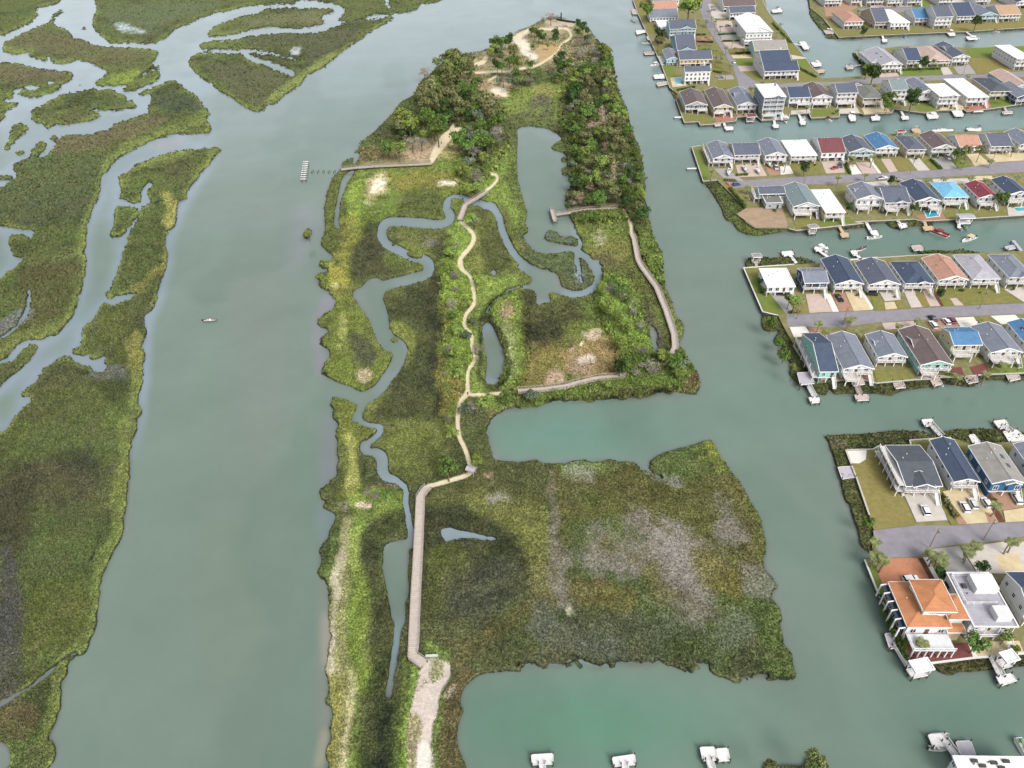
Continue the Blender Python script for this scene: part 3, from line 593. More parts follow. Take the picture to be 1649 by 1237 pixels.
 ('I', [(240,650),(290,700),(280,950),(230,1237),(190,1237),(210,1000)], K(156,146,50), 2.4, .8, .7, .15),
 ('I', [(345,0),(460,0),(490,280),(480,600),(440,760),(400,840),(380,700),(350,400)], K(116,142,36), 3, .7, .95, .15),
 ('I', [(430,200),(490,280),(480,600),(440,760),(440,500)], K(138,136,62), 3, .7, .6, .1),
 ('I', [(385,800),(410,1000),(380,1237),(330,1237),(360,1000)], K(110,138,44), 3, .8, .9, .25),
 ('I', [(440,0),(540,60),(600,250),(620,400),(600,560),(560,720),(570,810),(640,560),(690,540),(680,700),(640,900),(620,1237),(400,1237),(420,1000),(440,800),(490,560),(490,280)], K(66,76,38), 3, .9, .95, .35),
 ('I', [(540,780),(600,800),(590,1237),(480,1237),(500,900)], K(56,60,50), 3, .9, .8, .2),
 ('I', [(640,560),(740,560),(740,640),(700,1237),(620,1237),(660,900)], K(104,130,36), 3, .8, .7, .3),
 ('I', [(700,600),(770,600),(740,820),(715,1237),(670,1237),(690,900),(710,750)], K(122,170,40), 2, .7, .9, .3),
 ('I', [(890,800),(930,690),(910,1237),(870,1237)], K(118,160,44), 2, .7, .9, .2),
 ('I', [(935,720),(990,560),(1090,600),(1030,760),(1030,900),(1010,1100),(1020,1237),(900,1237),(900,900)], K(112,94,60), 3, .8, .9, .25),
 ('I', [(940,700),(990,680),(980,740),(930,780)], K(190,164,146), 1.6, .7, .8, 0),
 ('I', [(760,480),(960,480),(930,560),(800,560),(750,520)], K(116,160,44), 2.4, .7, .9, .2),
 # big square marsh
 ('H', [(820,700),(1130,600),(1250,500),(1649,520),(1649,1237),(790,1237),(800,900)], K(98,98,48), 4, .9, .95, .25),
 ('H', [(1200,500),(1560,500),(1600,620),(1570,800),(1150,650),(1180,560)], K(90,92,54), 4, .9, .8, .25),
 ('H', [(820,820),(900,790),(1100,780),(1250,860),(1400,980),(1460,1100),(1400,1237),(800,1237),(800,1000)], K(60,64,44), 4, .9, .9, .2),
 ('H', [(860,1060),(1050,1020),(1100,1200),(1060,1237),(820,1237),(800,1140)], K(96,102,38), 4, .9, .9, .25),
 ('H', [(1130,700),(1500,720),(1590,800),(1590,1237),(1450,1237),(1440,1050),(1300,900),(1100,820)], K(122,122,52), 6, .9, .75, .2),
 ('H', [(1215,740),(1250,700),(1370,710),(1350,740),(1260,750),(1220,765)], MUD2, 2, .9, .8, 0),
 ('H', [(1160,590),(1220,590),(1210,630),(1170,620)], K(176,130,112), 2, .7, .7, 0),
 ('H', [(1600,560),(1640,620),(1649,1000),(1649,1237),(1600,1200),(1580,900)], K(122,112,106), 3, .9, .7, .05),
 ('I', [(770,0),(900,0),(920,150),(900,260),(800,300),(760,420),(760,200)], K(84,86,36), 4, .9, .8, .2),
 ('I', [(930,0),(1430,0),(1420,180),(1250,280),(1000,330),(920,180)], K(82,82,66), 7, 1, .7, .15),
 ('I', [(1480,0),(1649,0),(1649,180),(1500,200),(1450,140)], K(128,118,70), 4, .8, .7, .1),
 ('I', [(780,420),(1000,440),(1450,200),(1640,160),(1640,240),(1400,340),(1100,480),(1000,620),(930,520),(770,480)], K(106,98,52), 4, .9, .85, .15),
 ('I', [(1500,270),(1649,240),(1649,560),(1500,480),(1420,400)], K(104,104,88), 6, .9, .5, .05),
 ('J', [(120,150),(500,150),(700,220),(900,150),(1010,300),(1110,440),(1100,600),(950,800),(700,700),(500,400),(150,420)], K(104,98,46), 6, .8, .8, .2),
 ('J', [(110,150),(240,130),(400,140),(400,180),(300,190),(160,200)], K(104,128,54), 2.4, .9, .8, .25),
 ('J', [(150,160),(300,160),(310,240),(200,220)], K(140,134,120), 3, .9, .6, 0),
 ('J', [(560,120),(780,60),(830,100),(820,190),(700,200),(600,190)], K(96,112,50), 3, .8, .9, .3),
 ('J', [(820,60),(870,35),(940,180),(870,190)], K(140,140,50), 3, .7, .9, .25),
 ('J', [(890,190),(960,190),(1100,450),(1110,640),(1010,640),(1000,430),(940,300)], K(112,102,54), 4, .8, .8, .2),
 ('J', [(1000,330),(1060,360),(1120,480),(1120,620),(1060,600),(1060,480)], K(100,112,44), 3, .8, .7, .25),
 ('J', [(230,460),(340,430),(420,490),(460,430),(530,370),(590,420),(660,440),(720,540),(890,580),(900,620),(780,600),(820,780),(860,880),(760,900),(730,960),(690,860),(590,780),(640,720),(600,640),(520,730),(430,640),(330,700),(220,600),(150,680),(200,780),(190,900),(130,780),(90,720),(80,560),(220,570)], K(126,114,104), 5, 1.1, .9, .05),
 ('J', [(600,440),(660,430),(800,560),(820,780),(700,700),(620,560)], K(136,124,116), 4, 1.1, .7, 0),
 ('J', [(840,300),(880,310),(940,380),(1000,470),(960,540),(880,500),(870,400)], K(126,116,106), 3.5, 1, .9, 0),
 ('J', [(190,720),(360,680),(430,760),(520,740),(500,880),(340,830),(200,820)], K(116,104,50), 4, .8, .9, .15),
 ('J', [(740,590),(880,600),(970,740),(970,800),(820,760),(760,680)], K(122,110,52), 4, .7, .9, .15),
 ('J', [(560,640),(620,630),(640,740),(720,790),(640,820),(560,730)], K(112,104,50), 3, .8, .8, .1),
 ('J', [(320,480),(390,490),(400,560),(320,560)], K(104,98,52), 3, .9, .8, .1), ('J', [(460,570),(520,570),(520,620),(470,610)], K(112,100,56), 2.6, .8, .7, .1),
 ('J', [(500,850),(560,800),(640,880),(640,960),(520,940)], K(88,100,46), 4, .9, .8, .15), ('J', [(840,800),(940,820),(940,880),(850,860)], K(90,106,46), 4, .9, .8, .15),
 ('J', [(0,820),(130,900),(480,860),(760,940),(830,1060),(820,1140),(500,1130),(200,1090),(0,1100)], K(92,94,70), 5, 1, .85, .15),
 ('J', [(0,860),(120,900),(220,980),(460,1000),(400,1060),(150,1060),(0,1020)], K(104,106,92), 6, 1.1, .5, .05),
 ('J', [(640,980),(740,960),(830,1000),(820,1130),(620,1110)], K(80,92,42), 4, .8, .8, .3),
 ('J', [(840,900),(1040,880),(1050,1000),(960,1080),(850,1060)], K(110,108,94), 6, 1.1, .6, .05),
 ('J', [(980,620),(1120,640),(1190,760),(1120,800),(1000,740)], K(130,124,112), 4, 1.1, .7, 0),
 ('J', [(1060,820),(1190,850),(1205,1000),(1260,1180),(1050,1160),(1090,1000),(1070,900)], K(92,112,48), 4, .8, .9, .35),
 ('J', [(920,1060),(1060,1040),(1080,1170),(940,1180)], K(96,96,62), 3, .9, .8, .3),
 ('J', [(170,850),(200,850),(200,895),(175,890)], K(190,180,150), 1.5, .7, .8, 0),
 ('J', [(520,180),(570,170),(640,210),(700,215),(690,240),(620,220)], K(150,146,140), 2, .8, .6, 0),
 # fringes of the canal blocks
 ('L', [(280,480),(400,560),(560,900),(700,930),(1000,890),(990,860),(700,860),(560,780),(440,540)], K(92,112,40), 3, .8, .9, .3),
 ('O', [(130,240),(900,240),(900,300),(140,350)], K(88,92,46), 3, .8, .8, .3),
 ('Q', [(60,100),(300,200),(640,900),(1649,900),(1649,1100),(500,1000),(200,480)], K(84,90,40), 4, .9, .9, .3),
 ('R', [(0,880),(1649,830),(1649,930),(0,1080)], K(84,82,46), 4, .9, .9, .3),
 ('S', [(35,200),(1649,150),(1649,250),(500,290),(230,330),(300,560),(430,960),(350,1150),(200,740)], K(96,98,48), 4, .9, .9, .3),
 ('S', [(35,225),(200,250),(230,330),(110,330)], K(112,100,80), 3, .9, .7, .2), ('S', [(380,180),(850,180),(850,240),(500,270)], K(88,78,60), 3, .9, .6, .2),
 ('T', [(640,1000),(1380,960),(1380,1060),(720,1120)], K(88,84,44), 4, .9, .8, .3),
 ('V', [(1270,426),(1530,365),(1600,430),(1600,600),(1250,600)], K(104,104,60), 3, .8, .9, .4),
 ('N', [(-60,-100),(60,180),(130,240),(120,140),(20,-100)], K(90,104,60), 3, .8, .9, .3),
]
for t, p, c, s_, a_, o_, h_ in PARK: paint(lp(t, p, s_ * (1.9 if c is MUD or c is MUD2 or t in 'JI' else 1.4)), c, a_ * .95, o_ * .9, h_)
# faint bare lines and the trails
SANDP = K(196, 174, 140)
TR = [
 ('D', [(1500,298),(1550,310),(1555,350),(1500,410),(1470,425)], 20), ('D', [(1265,650),(1290,690),(1340,735),(1378,800),(1340,880),(1280,950),(1260,1010),(1290,1070),(1350,1120),(1375,1237)], 30),
 ('F', [(1270,0),(1290,80),(1350,150),(1375,260),(1375,350),(1320,420),(1300,480),(1310,540),(1360,600),(1360,700),(1385,780),(1330,880),(1325,1020),(1280,1100),(1250,1237)], 28),
 ('H', [(1070,0),(1075,60),(1030,110),(1010,200),(1020,330),(1060,420),(1090,530),(1085,570),(1000,600),(880,635),(820,650),(785,690)], 26),
 ('F', [(1325,1020),(1350,1055),(1450,1058),(1580,1045)], 24), ('F', [(1190,1025),(1230,1035),(1280,1060)], 12),
 ('G', [(1050,785),(1130,740),(1230,725),(1320,735),(1375,680),(1385,640)], 22),
 ('E', [(1150,860),(1145,800),(1120,740),(1085,680)], 24),
 ('C', [(180,465),(250,465),(440,455),(540,440),(600,430),(660,413),(770,340),(800,290),(860,240),(850,200),(810,180),(760,190),(660,188)], 14),
 ('C', [(262,412),(310,395),(325,368)], 26), ('C', [(300,400),(330,440)], 6), ('C', [(340,515),(400,480)], 12), ('C', [(860,370),(940,412)], 8),
 ('D', [(1045,205),(1080,150),(1130,80),(1180,10)], [30, 30, 40, 50]), ('B', [(1160,1010),(1200,930),(1250,870),(1310,830),(1350,822)], [26, 40, 50, 30, 10]), ('B', [(1280,850),(1300,790)], [40, 16]),
 ('D', [(1505,75),(1515,150),(1480,200),(1438,255)], 9), ('C', [(480,255),(560,215),(590,195)], 16),
 ('F', [(1850,0),(1850,1)], 4),
]
for t, p, w_ in TR: paint(ls(t, p, w_, .55), SANDP, .25, 1, -.05)
paint(lp('I', [(785,570),(820,556),(890,552),(935,570),(935,640),(910,740),(890,860),(860,960),(865,1060),(850,1237),(850,1500),(700,1500),(712,1237),(722,1000),(725,850),(750,720),(770,610)], 1.2), K(180,160,148), .4, .97, 0)
paint(lp('I', [(820,560),(880,560),(890,640),(850,690),(820,640)], 2), K(156,156,92), .9, .8, .1)
paint(lp('I', [(715,900),(790,920),(780,1100),(760,1237),(710,1237)], 2), K(160,148,92), .9, .7, .1)
paint(lp('I', [(790,1100),(860,1090),(855,1400),(780,1400)], 2), K(206,190,178), .7, .8, 0)
paint(ls('H', [(560,0),(0,0)], 1, .5), MUD, .1, 0)
# wet dark mud on the bank faces, with the banks' own shade painted in
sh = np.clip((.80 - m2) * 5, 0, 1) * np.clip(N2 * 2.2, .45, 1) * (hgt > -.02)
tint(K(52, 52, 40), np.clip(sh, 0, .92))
# fine natural variation
g = (N1 - .5)
sc_ = np.clip(1 + g * .25 + (rng.rand(len(PX)) - .5) * .12 * (.3 + 1.2 * N2), .3, 1.9)
lum = colr.mean(1, keepdims=True); colr = lum + (colr - lum) * .82; colr[:, 0] *= .93; colr *= np.minimum((np.clip(colr.mean(1, keepdims=True), .012, .3) / .075) ** .22, 1.1) * 1.02; gx_ = np.clip(colr[:, 1] - 1.25 * colr[:, 0], 0, None); colr[:, 0] += gx_ * .45; colr[:, 2] += gx_ * .15
colr *= sc_[:, None] * 1.40
colr += (K(112, 110, 76) - colr) * (np.clip((fbm(VX, VY, 7, 151) - .52) * 4, 0, .25) * (hgt > .05))[:, None]
TEX = np.clip(.22 + hgt * 8, .12, 1) * np.clip(1.35 - np.hypot(VX, VY) / 800, .45, 1)
colr *= (1 - .25 * np.clip((fbm(VX, VY, 3.2, 161) - .55) * 6, 0, 1) * (hgt > .12))[:, None]
bank = np.clip((m2 - .36) / .3, 0, 1); bank = bank * bank * (3 - 2 * bank)
rough = rng.rand(len(PX)).astype(np.float32)
far = np.clip(np.hypot(VX, VY) / 350, .8, 2.2)
Z = -1.3 + bank * (1.75 + np.clip(N3 - .45, 0, 1) * .5) + bank * (hgt * 1.3 + (rough - .4) * (.02 + TEX * .07 + np.clip(hgt, 0, 1) * .9) * far + (fbm(VX, VY, 1.6, 71) - .5) * (.05 + .1 * TEX + np.clip(hgt, 0, 1) * 1.3))
low = (samp(LAND, PX, PY) < .98)
vis = keep & (Z > -1.25)
qi = np.arange(idx_rows * idx_cols).reshape(idx_rows, idx_cols)
q = np.stack([qi[1:, :-1], qi[1:, 1:], qi[:-1, 1:], qi[:-1, :-1]], -1).reshape(-1, 4)
q = q[vis[q].any(1)]
used = np.unique(q); remap = np.full(len(PX), -1, np.int64); remap[used] = np.arange(len(used)); q = remap[q]
def npmesh(name, V, Q, cols=None, smoothf=True):
    me = bpy.data.meshes.new(name)
    me.vertices.add(len(V)); me.vertices.foreach_set('co', np.ascontiguousarray(V, np.float32).ravel())
    k = Q.shape[1]
    me.loops.add(Q.size); me.loops.foreach_set('vertex_index', Q.astype(np.int32).ravel())
    me.polygons.add(len(Q)); me.polygons.foreach_set('loop_start', np.arange(0, Q.size, k, dtype=np.int32))
    me.polygons.foreach_set('loop_total', np.full(len(Q), k, np.int32))
    me.update(calc_edges=True)
    me.polygons.foreach_set('use_smooth', np.full(len(Q), smoothf, bool))
    if cols is not None:
        at = me.color_attributes.new('cover', 'FLOAT_COLOR', 'POINT')
        at.data.foreach_set('color', np.concatenate([cols, np.ones((len(cols), 1)) if cols.shape[1] == 3 else np.zeros((len(cols), 0))], 1).astype(np.float32).ravel())
    return me
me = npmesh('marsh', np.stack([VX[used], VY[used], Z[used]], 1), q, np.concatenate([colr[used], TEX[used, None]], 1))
print('terrain verts', len(used), 'faces', len(q))
mm_ = bpy.data.materials.new('marsh_cover'); mm_.use_nodes = True
nt = mm_.node_tree; n = nt.nodes; l = nt.links; b = n['Principled BSDF']
b.inputs['Roughness'].default_value = .95; b.inputs['Specular IOR Level'].default_value = .12
at = n.new('ShaderNodeAttribute'); at.attribute_name = 'cover'
tc = n.new('ShaderNodeTexCoord')
def noise_node(s, d=3):
    z_ = n.new('ShaderNodeTexNoise'); z_.inputs['Scale'].default_value = s; z_.inputs['Detail'].default_value = d; z_.inputs['Roughness'].default_value = .7
    l.new(tc.outputs['Object'], z_.inputs['Vector']); return z_
na = noise_node(1.5, 6); nb = noise_node(.16)
ra = n.new('ShaderNodeMapRange'); ra.inputs[1].default_value = .40; ra.inputs[2].default_value = .62; ra.inputs[3].default_value = .38; ra.inputs[4].default_value = 1.55
l.new(na.outputs['Fac'], ra.inputs[0])
rb = n.new('ShaderNodeMapRange'); rb.inputs[1].default_value = .35; rb.inputs[2].default_value = .65; rb.inputs[3].default_value = .82; rb.inputs[4].default_value = 1.18
l.new(nb.outputs['Fac'], rb.inputs[0])
mu = n.new('ShaderNodeMath'); mu.operation = 'MULTIPLY'; l.new(ra.outputs[0], mu.inputs[0]); l.new(rb.outputs[0], mu.inputs[1])
mt_ = n.new('ShaderNodeMix'); mt_.data_type = 'FLOAT'; mt_.inputs['A'].default_value = 1.0; l.new(mu.outputs[0], mt_.inputs['B']); l.new(at.outputs['Alpha'], mt_.inputs['Factor'])
vm = n.new('ShaderNodeVectorMath'); vm.operation = 'SCALE'; l.new(at.outputs['Color'], vm.inputs[0]); l.new(mt_.outputs['Result'], vm.inputs['Scale'])
l.new(vm.outputs[0], b.inputs['Base Color'])
me.materials.append(mm_)
ground = bpy.data.objects.new('ground', me); link(ground); tag(ground, kind='structure')
# ------------------------------------------------------------------ water
wx = np.concatenate([np.arange(-3200, -160, 60), np.arange(-160, 1810, 4.0), np.arange(1830, 5000, 60)])
wy = np.concatenate([[-322, -300, -270, -240, -210, -180], np.arange(-160, 1400, 4.0), np.arange(1420, 2400, 60)])
WX, WY = np.meshgrid(wx, wy); sh_ = WX.shape; WX = WX.ravel(); WY = WY.ravel()
# keep the horizon tilt of the photo in mind: far rows follow it
WY = np.where(WY < -160, WY - (WX - 824) * .049, WY)
wxx, wyy = gnd(WX, WY, 0)
wc = np.tile(K(126, 144, 132) , (len(WX), 1))
def wt(c, wgt): wc[:] += (np.asarray(c) - wc) * np.clip(wgt, 0, 1)[:, None]
def bl(cx, cy, rx, ry): return np.exp(-(((WX - cx) / rx) ** 2 + ((WY - cy) / ry) ** 2))
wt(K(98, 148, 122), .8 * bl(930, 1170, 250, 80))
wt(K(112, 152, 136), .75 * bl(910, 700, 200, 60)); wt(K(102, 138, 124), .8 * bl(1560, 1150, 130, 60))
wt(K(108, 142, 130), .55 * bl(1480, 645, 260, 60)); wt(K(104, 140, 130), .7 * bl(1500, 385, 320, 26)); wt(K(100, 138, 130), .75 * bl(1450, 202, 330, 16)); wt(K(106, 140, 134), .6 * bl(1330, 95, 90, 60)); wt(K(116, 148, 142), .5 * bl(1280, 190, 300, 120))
wt(K(124, 140, 124), .7 * bl(380, 950, 100, 260)); wt(K(132, 142, 134), .6 * bl(420, 560, 60, 260))
LB = blur(LAND, 9); LB2 = blur(LAND, 3.5)
near_land = samp(LB, WX, WY); nn = fbm(wxx, wyy, 14, 81)
wt(K(142, 142, 142), np.clip(near_land * 1.6, 0, 1) * np.clip(nn * 2.6 - .7, 0, 1) * .75)
wt(K(100, 106, 84), np.clip((samp(LB2, WX, WY) - .15) * 1.8, 0, 1) * .65 * np.clip(nn * 2.2 - .3, 0.2, 1))
LB14 = samp(blur(LAND, 15), WX, WY)
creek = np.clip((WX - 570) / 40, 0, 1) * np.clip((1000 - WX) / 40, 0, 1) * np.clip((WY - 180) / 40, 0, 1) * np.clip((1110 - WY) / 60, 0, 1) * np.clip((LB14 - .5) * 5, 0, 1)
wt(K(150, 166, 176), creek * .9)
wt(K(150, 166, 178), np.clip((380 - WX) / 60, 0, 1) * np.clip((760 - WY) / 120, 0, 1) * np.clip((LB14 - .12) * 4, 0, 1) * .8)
for t, p, c, s_, o_ in [('A', [(940,940),(1000,905),(1160,890),(1120,930)], K(178,160,168), 2.5, .8), ('D', [(0,560),(120,560),(150,760),(40,1000),(-80,1000)], K(148,148,156), 8, .6),
     ('H', [(160,200),(250,230),(230,600),(140,640),(130,400)], K(140,140,150), 5, .75), ('F', [(200,270),(290,280),(290,400),(170,560),(240,600),(180,700),(250,800),(150,900),(120,500)], K(150,144,156), 4, .7),
     ('I', [(140,0),(215,100),(190,700),(220,900),(140,1100),(130,600)], K(150,146,140), 5, .7), ('I', [(190,260),(260,420),(270,650),(160,600),(150,300)], K(196,182,166), 4, .6),
     ('H', [(140,740),(260,780),(230,900),(150,1000),(110,880)], K(134,146,154), 4, .7), ('I', [(150,1000),(190,1020),(180,1180),(100,1237)], K(190,176,150), 3, .6)]:
    pm = lp(t, p, s_); s = np.nonzero((WX > pm.x0) & (WX < pm.x0 + pm.a.shape[1] - 1) & (WY > pm.y0) & (WY < pm.y0 + pm.a.shape[0] - 1))[0]
    if len(s):
        v = samp(pm.a, WX[s], WY[s], pm.x0, pm.y0) * o_; wc[s] += (c - wc[s]) * v[:, None]
wt(K(156, 174, 178), np.clip((300 - WY) / 420, 0, .7))  # paler with distance: the sky's reflection is painted into the water colour
wc *= (1 + (fbm(wxx, wyy, 60, 91, 5) - .5) * .15 + (fbm(wxx * .35, wyy, 16, 191, 4) - .5) * .08)[:, None]
wt(K(104, 128, 112), np.clip((fbm(wxx + wyy * .2, wyy * .5, 44, 211, 4) - .5) * 3, 0, .3))
wc *= .86
qi = np.arange(len(WX)).reshape(sh_)
q = np.stack([qi[1:, :-1], qi[1:, 1:], qi[:-1, 1:], qi[:-1, :-1]], -1).reshape(-1, 4)
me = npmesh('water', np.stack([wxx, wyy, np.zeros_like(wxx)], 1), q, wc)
wm = bpy.data.materials.new('water'); wm.use_nodes = True
nt = wm.node_tree; n = nt.nodes; l = nt.links; b = n['Principled BSDF']
b.inputs['Roughness'].default_value = .10; b.inputs['IOR'].default_value = 1.33
at = n.new('ShaderNodeAttribute'); at.attribute_name = 'cover'; tc = n.new('ShaderNodeTexCoord')
na = noise_node(.035, 5); ra = n.new('ShaderNodeMapRange'); ra.inputs[1].default_value = .3; ra.inputs[2].default_value = .7; ra.inputs[3].default_value = .94; ra.inputs[4].default_value = 1.06
l.new(na.outputs['Fac'], ra.inputs[0])
vm = n.new('ShaderNodeVectorMath'); vm.operation = 'SCALE'; l.new(at.outputs['Color'], vm.inputs[0]); l.new(ra.outputs[0], vm.inputs['Scale'])
l.new(vm.outputs[0], b.inputs['Base Color'])
nb = noise_node(.9, 4); bp = n.new('ShaderNodeBump'); bp.inputs['Strength'].default_value = .2; bp.inputs['Distance'].default_value = .3
l.new(nb.outputs['Fac'], bp.inputs['Height']); l.new(bp.outputs[0], b.inputs['Normal'])
me.materials.append(wm)
water = bpy.data.objects.new('water', me); link(water); tag(water, kind='structure')
# ------------------------------------------------------------------ filled lots behind seawalls, roads, drives, lawns
LZ = 1.5
M_GRASS = mat('mown_grass', K(124,124,74), .95, scale=.45, c2=K(150,142,108), spec=.1)
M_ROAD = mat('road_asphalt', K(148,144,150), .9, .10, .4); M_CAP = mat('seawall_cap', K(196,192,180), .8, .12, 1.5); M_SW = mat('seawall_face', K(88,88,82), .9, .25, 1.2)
blk2 = (zp('K', [(90,-160),(90,0),(130,110),(190,240),(250,370),(310,500),(370,665),(395,685),(430,715),(415,750),(480,930),(590,925),(600,950),(690,945),(720,935),(870,920),(880,890),(1030,885),(1065,915),(1270,905),(1280,870),(1425,860)])
   + zp('N', [(30,900),(240,890),(245,865),(400,862),(430,872),(640,860),(660,830),(800,850),(900,862),(1000,842),(1190,835),(1210,850),(1400,828),(1649,790),(2000,760),(2000,360),(1649,350),(1220,366),(1000,345),(700,352),(480,385),(365,400),(430,490),(445,575),(280,590),(100,595)])
   + zp('K', [(1500,560),(1440,500),(1400,440),(1350,380),(1310,330),(1250,240),(1170,160),(1110,80),(1060,-160)]))
blk0 = zp('N', [(0,-160),(20,60),(125,145),(240,285),(400,277),(700,262),(1200,242),(1649,212),(2000,200),(2000,-160)])
blk3 = zp('L', [(175,190),(270,475),(385,465),(450,530),(540,620),(620,690),(620,810),(700,865),(980,866),(1000,870),(1040,884),(1250,862),(1600,824)]) + zp('M', [(240,812),(480,802),(740,790),(800,806),(1000,796),(1260,782),(1649,757),(2000,740),(2000,20),(1649,30),(1300,60),(900,70),(300,90)]) + zp('L', [(1100,150),(700,150),(250,175)])
blk4 = zp('O', [(120,355),(330,840),(500,880),(560,1000),(690,1230)]) + zp('Q', [(430,500),(640,820),(640,960),(920,930),(1080,910),(1300,920),(1430,955),(1649,935)]) + zp('R', [(340,912),(510,905),(650,885),(800,880),(940,872),(1160,852),(1649,832),(2100,810)]) + zp('PP', [(2200,150),(1649,165),(1050,190),(720,200),(380,220),(0,245)]) + zp('O', [(1000,300),(680,315)])
blk5 = (zp('S', [(210,325),(300,560),(400,850),(440,960)]) + zp('T', [(170,110),(200,190),(110,205),(200,430),(300,650),(450,1050),(640,1030),(1000,985),(1120,978),(1380,952),(2000,900)])
   + zp('S', [(2200,200),(1649,252),(1220,277),(1060,226),(725,246),(735,280),(480,292),(430,320)]))
def slab(name, pts, z0, z1, m, mt=None, kind='structure'):
    xy = [gnd(x, y, z1) for x, y in pts]
    mb = MB(); mb.prism([(float(a), float(b)) for a, b in xy], z0, z1, 0, 1 if mt else None)
    o = mb.build(name, [m, mt] if mt else m); tag(o, kind=kind); return o
def sheet(name, pts, z, m):
    xy = [gnd(x, y, z) for x, y in pts]
    mb = MB(); pl = [(float(a), float(b), z) for a, b in xy]
    a = sum(pl[i][0] * pl[(i + 1) % len(pl)][1] - pl[(i + 1) % len(pl)][0] * pl[i][1] for i in range(len(pl)))
    if a < 0: pl.reverse()
    mb.face(pl); o = mb.build(name, m); tag(o, kind='structure'); return o
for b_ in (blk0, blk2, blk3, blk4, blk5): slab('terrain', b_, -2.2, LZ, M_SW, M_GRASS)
_p = MB(); _p.tube([(0, 0, -3), (0, 0, -.05)], .15, 5); PILE_ME = _p.mesh('pile', M_SW)
def seawall(pts, label, m=None, wd=.5):
    P = [Vector((*map(float, gnd(x, y, LZ)), LZ)) for x, y in pts]
    root = empty('seawall', P[0])
    tag(root, label, 'seawall', 'seawalls edging the canal lots')
    fb, cb, pb = MB(), MB(), MB()
    L = [p - P[0] for p in P]
    for a, b2 in zip(L, L[1:]):
        cb.bar(a + Vector((0, 0, .1)), b2 + Vector((0, 0, .1)), wd, .22)
        d = b2 - a; nn_ = max(1, int(d.length / 7))
        out = Vector((d.y, -d.x, 0)).normalized() * .22
        fb.bar(a - Vector((0, 0, 1.15)), b2 - Vector((0, 0, 1.15)), .3, 2.3)
        for i in range(nn_):
            q_ = a + d * (i + .5) / nn_
            for sg in (1, -1):
                po = bpy.data.objects.new('pile', PILE_ME); link(po, root); po.location = q_ + out * sg
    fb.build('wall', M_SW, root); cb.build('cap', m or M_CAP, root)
    return root
seawall(zp('K', [(90,-30),(90,0),(130,110),(190,240),(250,370),(310,500),(370,665),(395,685)]), 'long concrete seawall along the west side of the farthest canal block')
seawall(zp('K', [(415,750),(480,930),(590,925),(600,950),(690,945),(720,935),(870,920),(880,890),(1030,885),(1065,915),(1270,905),(1280,870),(1425,860)]) + zp('N', [(30,900),(240,890),(245,865),(400,862),(430,872),(640,860),(660,830),(800,850),(900,862),(1000,842),(1190,835),(1210,850),(1400,828),(1649,790)]), 'stepped pale seawall in front of the upper canal houses')
seawall(zp('K', [(1500,560),(1440,500),(1400,440),(1350,380),(1310,330),(1250,240),(1170,160),(1110,80),(1060,-30)]), 'seawall along the east side of the farthest canal block')
seawall(zp('N', [(125,145),(240,285),(400,277),(700,262),(1200,242),(1649,212)]), 'seawall around the olive lawn of the topmost right hand block')
seawall(zp('N', [(430,490),(365,400),(480,385)]), 'short seawall corner by the boat basin at upper right')
seawall(zp('L', [(250,178),(175,190),(270,475),(385,465)]), 'white capped seawall at the west tip of the third canal block')
seawall(zp('L', [(980,868),(1040,884),(1250,862),(1600,824)]) + zp('M', [(240,812),(480,802),(740,790),(800,806),(1000,796),(1260,782),(1649,757)]), 'pale seawall in front of the houses beside the blue pool patio')
seawall(zp('O', [(680,315),(120,355),(330,840),(500,880)]), 'white capped seawall round the bright green corner lawn', mat('white_cap', K(232,230,222), .6, .04))
seawall(zp('PP', [(0,245),(380,220),(720,200)]), 'tan seawall behind the row with the salmon roof')
seawall(zp('Q', [(430,500),(640,820)]), 'leaning white seawall beside the mint green house')
seawall(zp('Q', [(900,932),(1080,910),(1300,920),(1430,955),(1649,935)]) + zp('R', [(340,912),(510,905),(650,885),(800,880),(940,872),(1160,852),(1649,832)]), 'low seawall in front of the row with the mint green house')
seawall(zp('S', [(480,292),(430,320),(210,325),(300,560),(400,850)]), 'grey seawall along the empty brown lawn')
seawall(zp('S', [(735,280),(725,246),(1060,226)]), 'short seawall behind the navy roofed house')
seawall(zp('T', [(110,205),(200,430),(300,650),(450,1050),(640,1030),(1000,985),(1120,978),(1380,952)]), 'white picket topped seawall round the orange tiled mansion', mat('white_cap', K(232,230,222), .6, .04))
for i, rd in enumerate([zp('K', [(590,-90),(600,80),(650,200),(760,370),(850,510),(880,600),(900,675),(1000,668),(1300,662)]) + zp('N', [(0,655),(400,645),(700,622),(1200,602),(1649,585),(2000,570),(2000,520),(1649,540),(1300,570),(1000,572),(700,582),(440,597),(260,622),(0,628)]) + zp('K', [(1200,635),(1040,628),(940,560),(850,450),(800,370),(740,260),(690,120),(680,-90)]),
           zp('N', [(380,66),(900,58),(1300,38),(1649,15),(2000,-5),(2000,40),(1649,58),(1300,72),(900,86),(400,102)]),
           zp('L', [(455,480),(560,472),(1000,440),(1282,425)]) + zp('M', [(0,430),(700,390),(1100,370),(1400,320),(1649,306),(2000,290),(2000,380),(1649,396),(1400,412),(900,442),(400,468),(0,500)]) + zp('L', [(1100,500),(700,520),(520,530)]),
           zp('O', [(590,880),(1060,850),(1560,822)]) + zp('PP', [(0,833),(700,790),(1000,772),(1649,745),(2200,720),(2200,830),(1649,862),(900,892),(650,920),(450,932),(0,958)]) + zp('O', [(1200,1015),(610,1000)]),
           zp('S', [(430,975),(780,932),(1060,936),(1200,925),(1450,911),(1649,905),(2200,880)]) + zp('T', [(2000,0),(1380,20),(1100,62),(900,75),(620,115),(540,180),(250,192),(200,90)])]):
    sheet('road', rd, LZ + .03, M_ROAD)
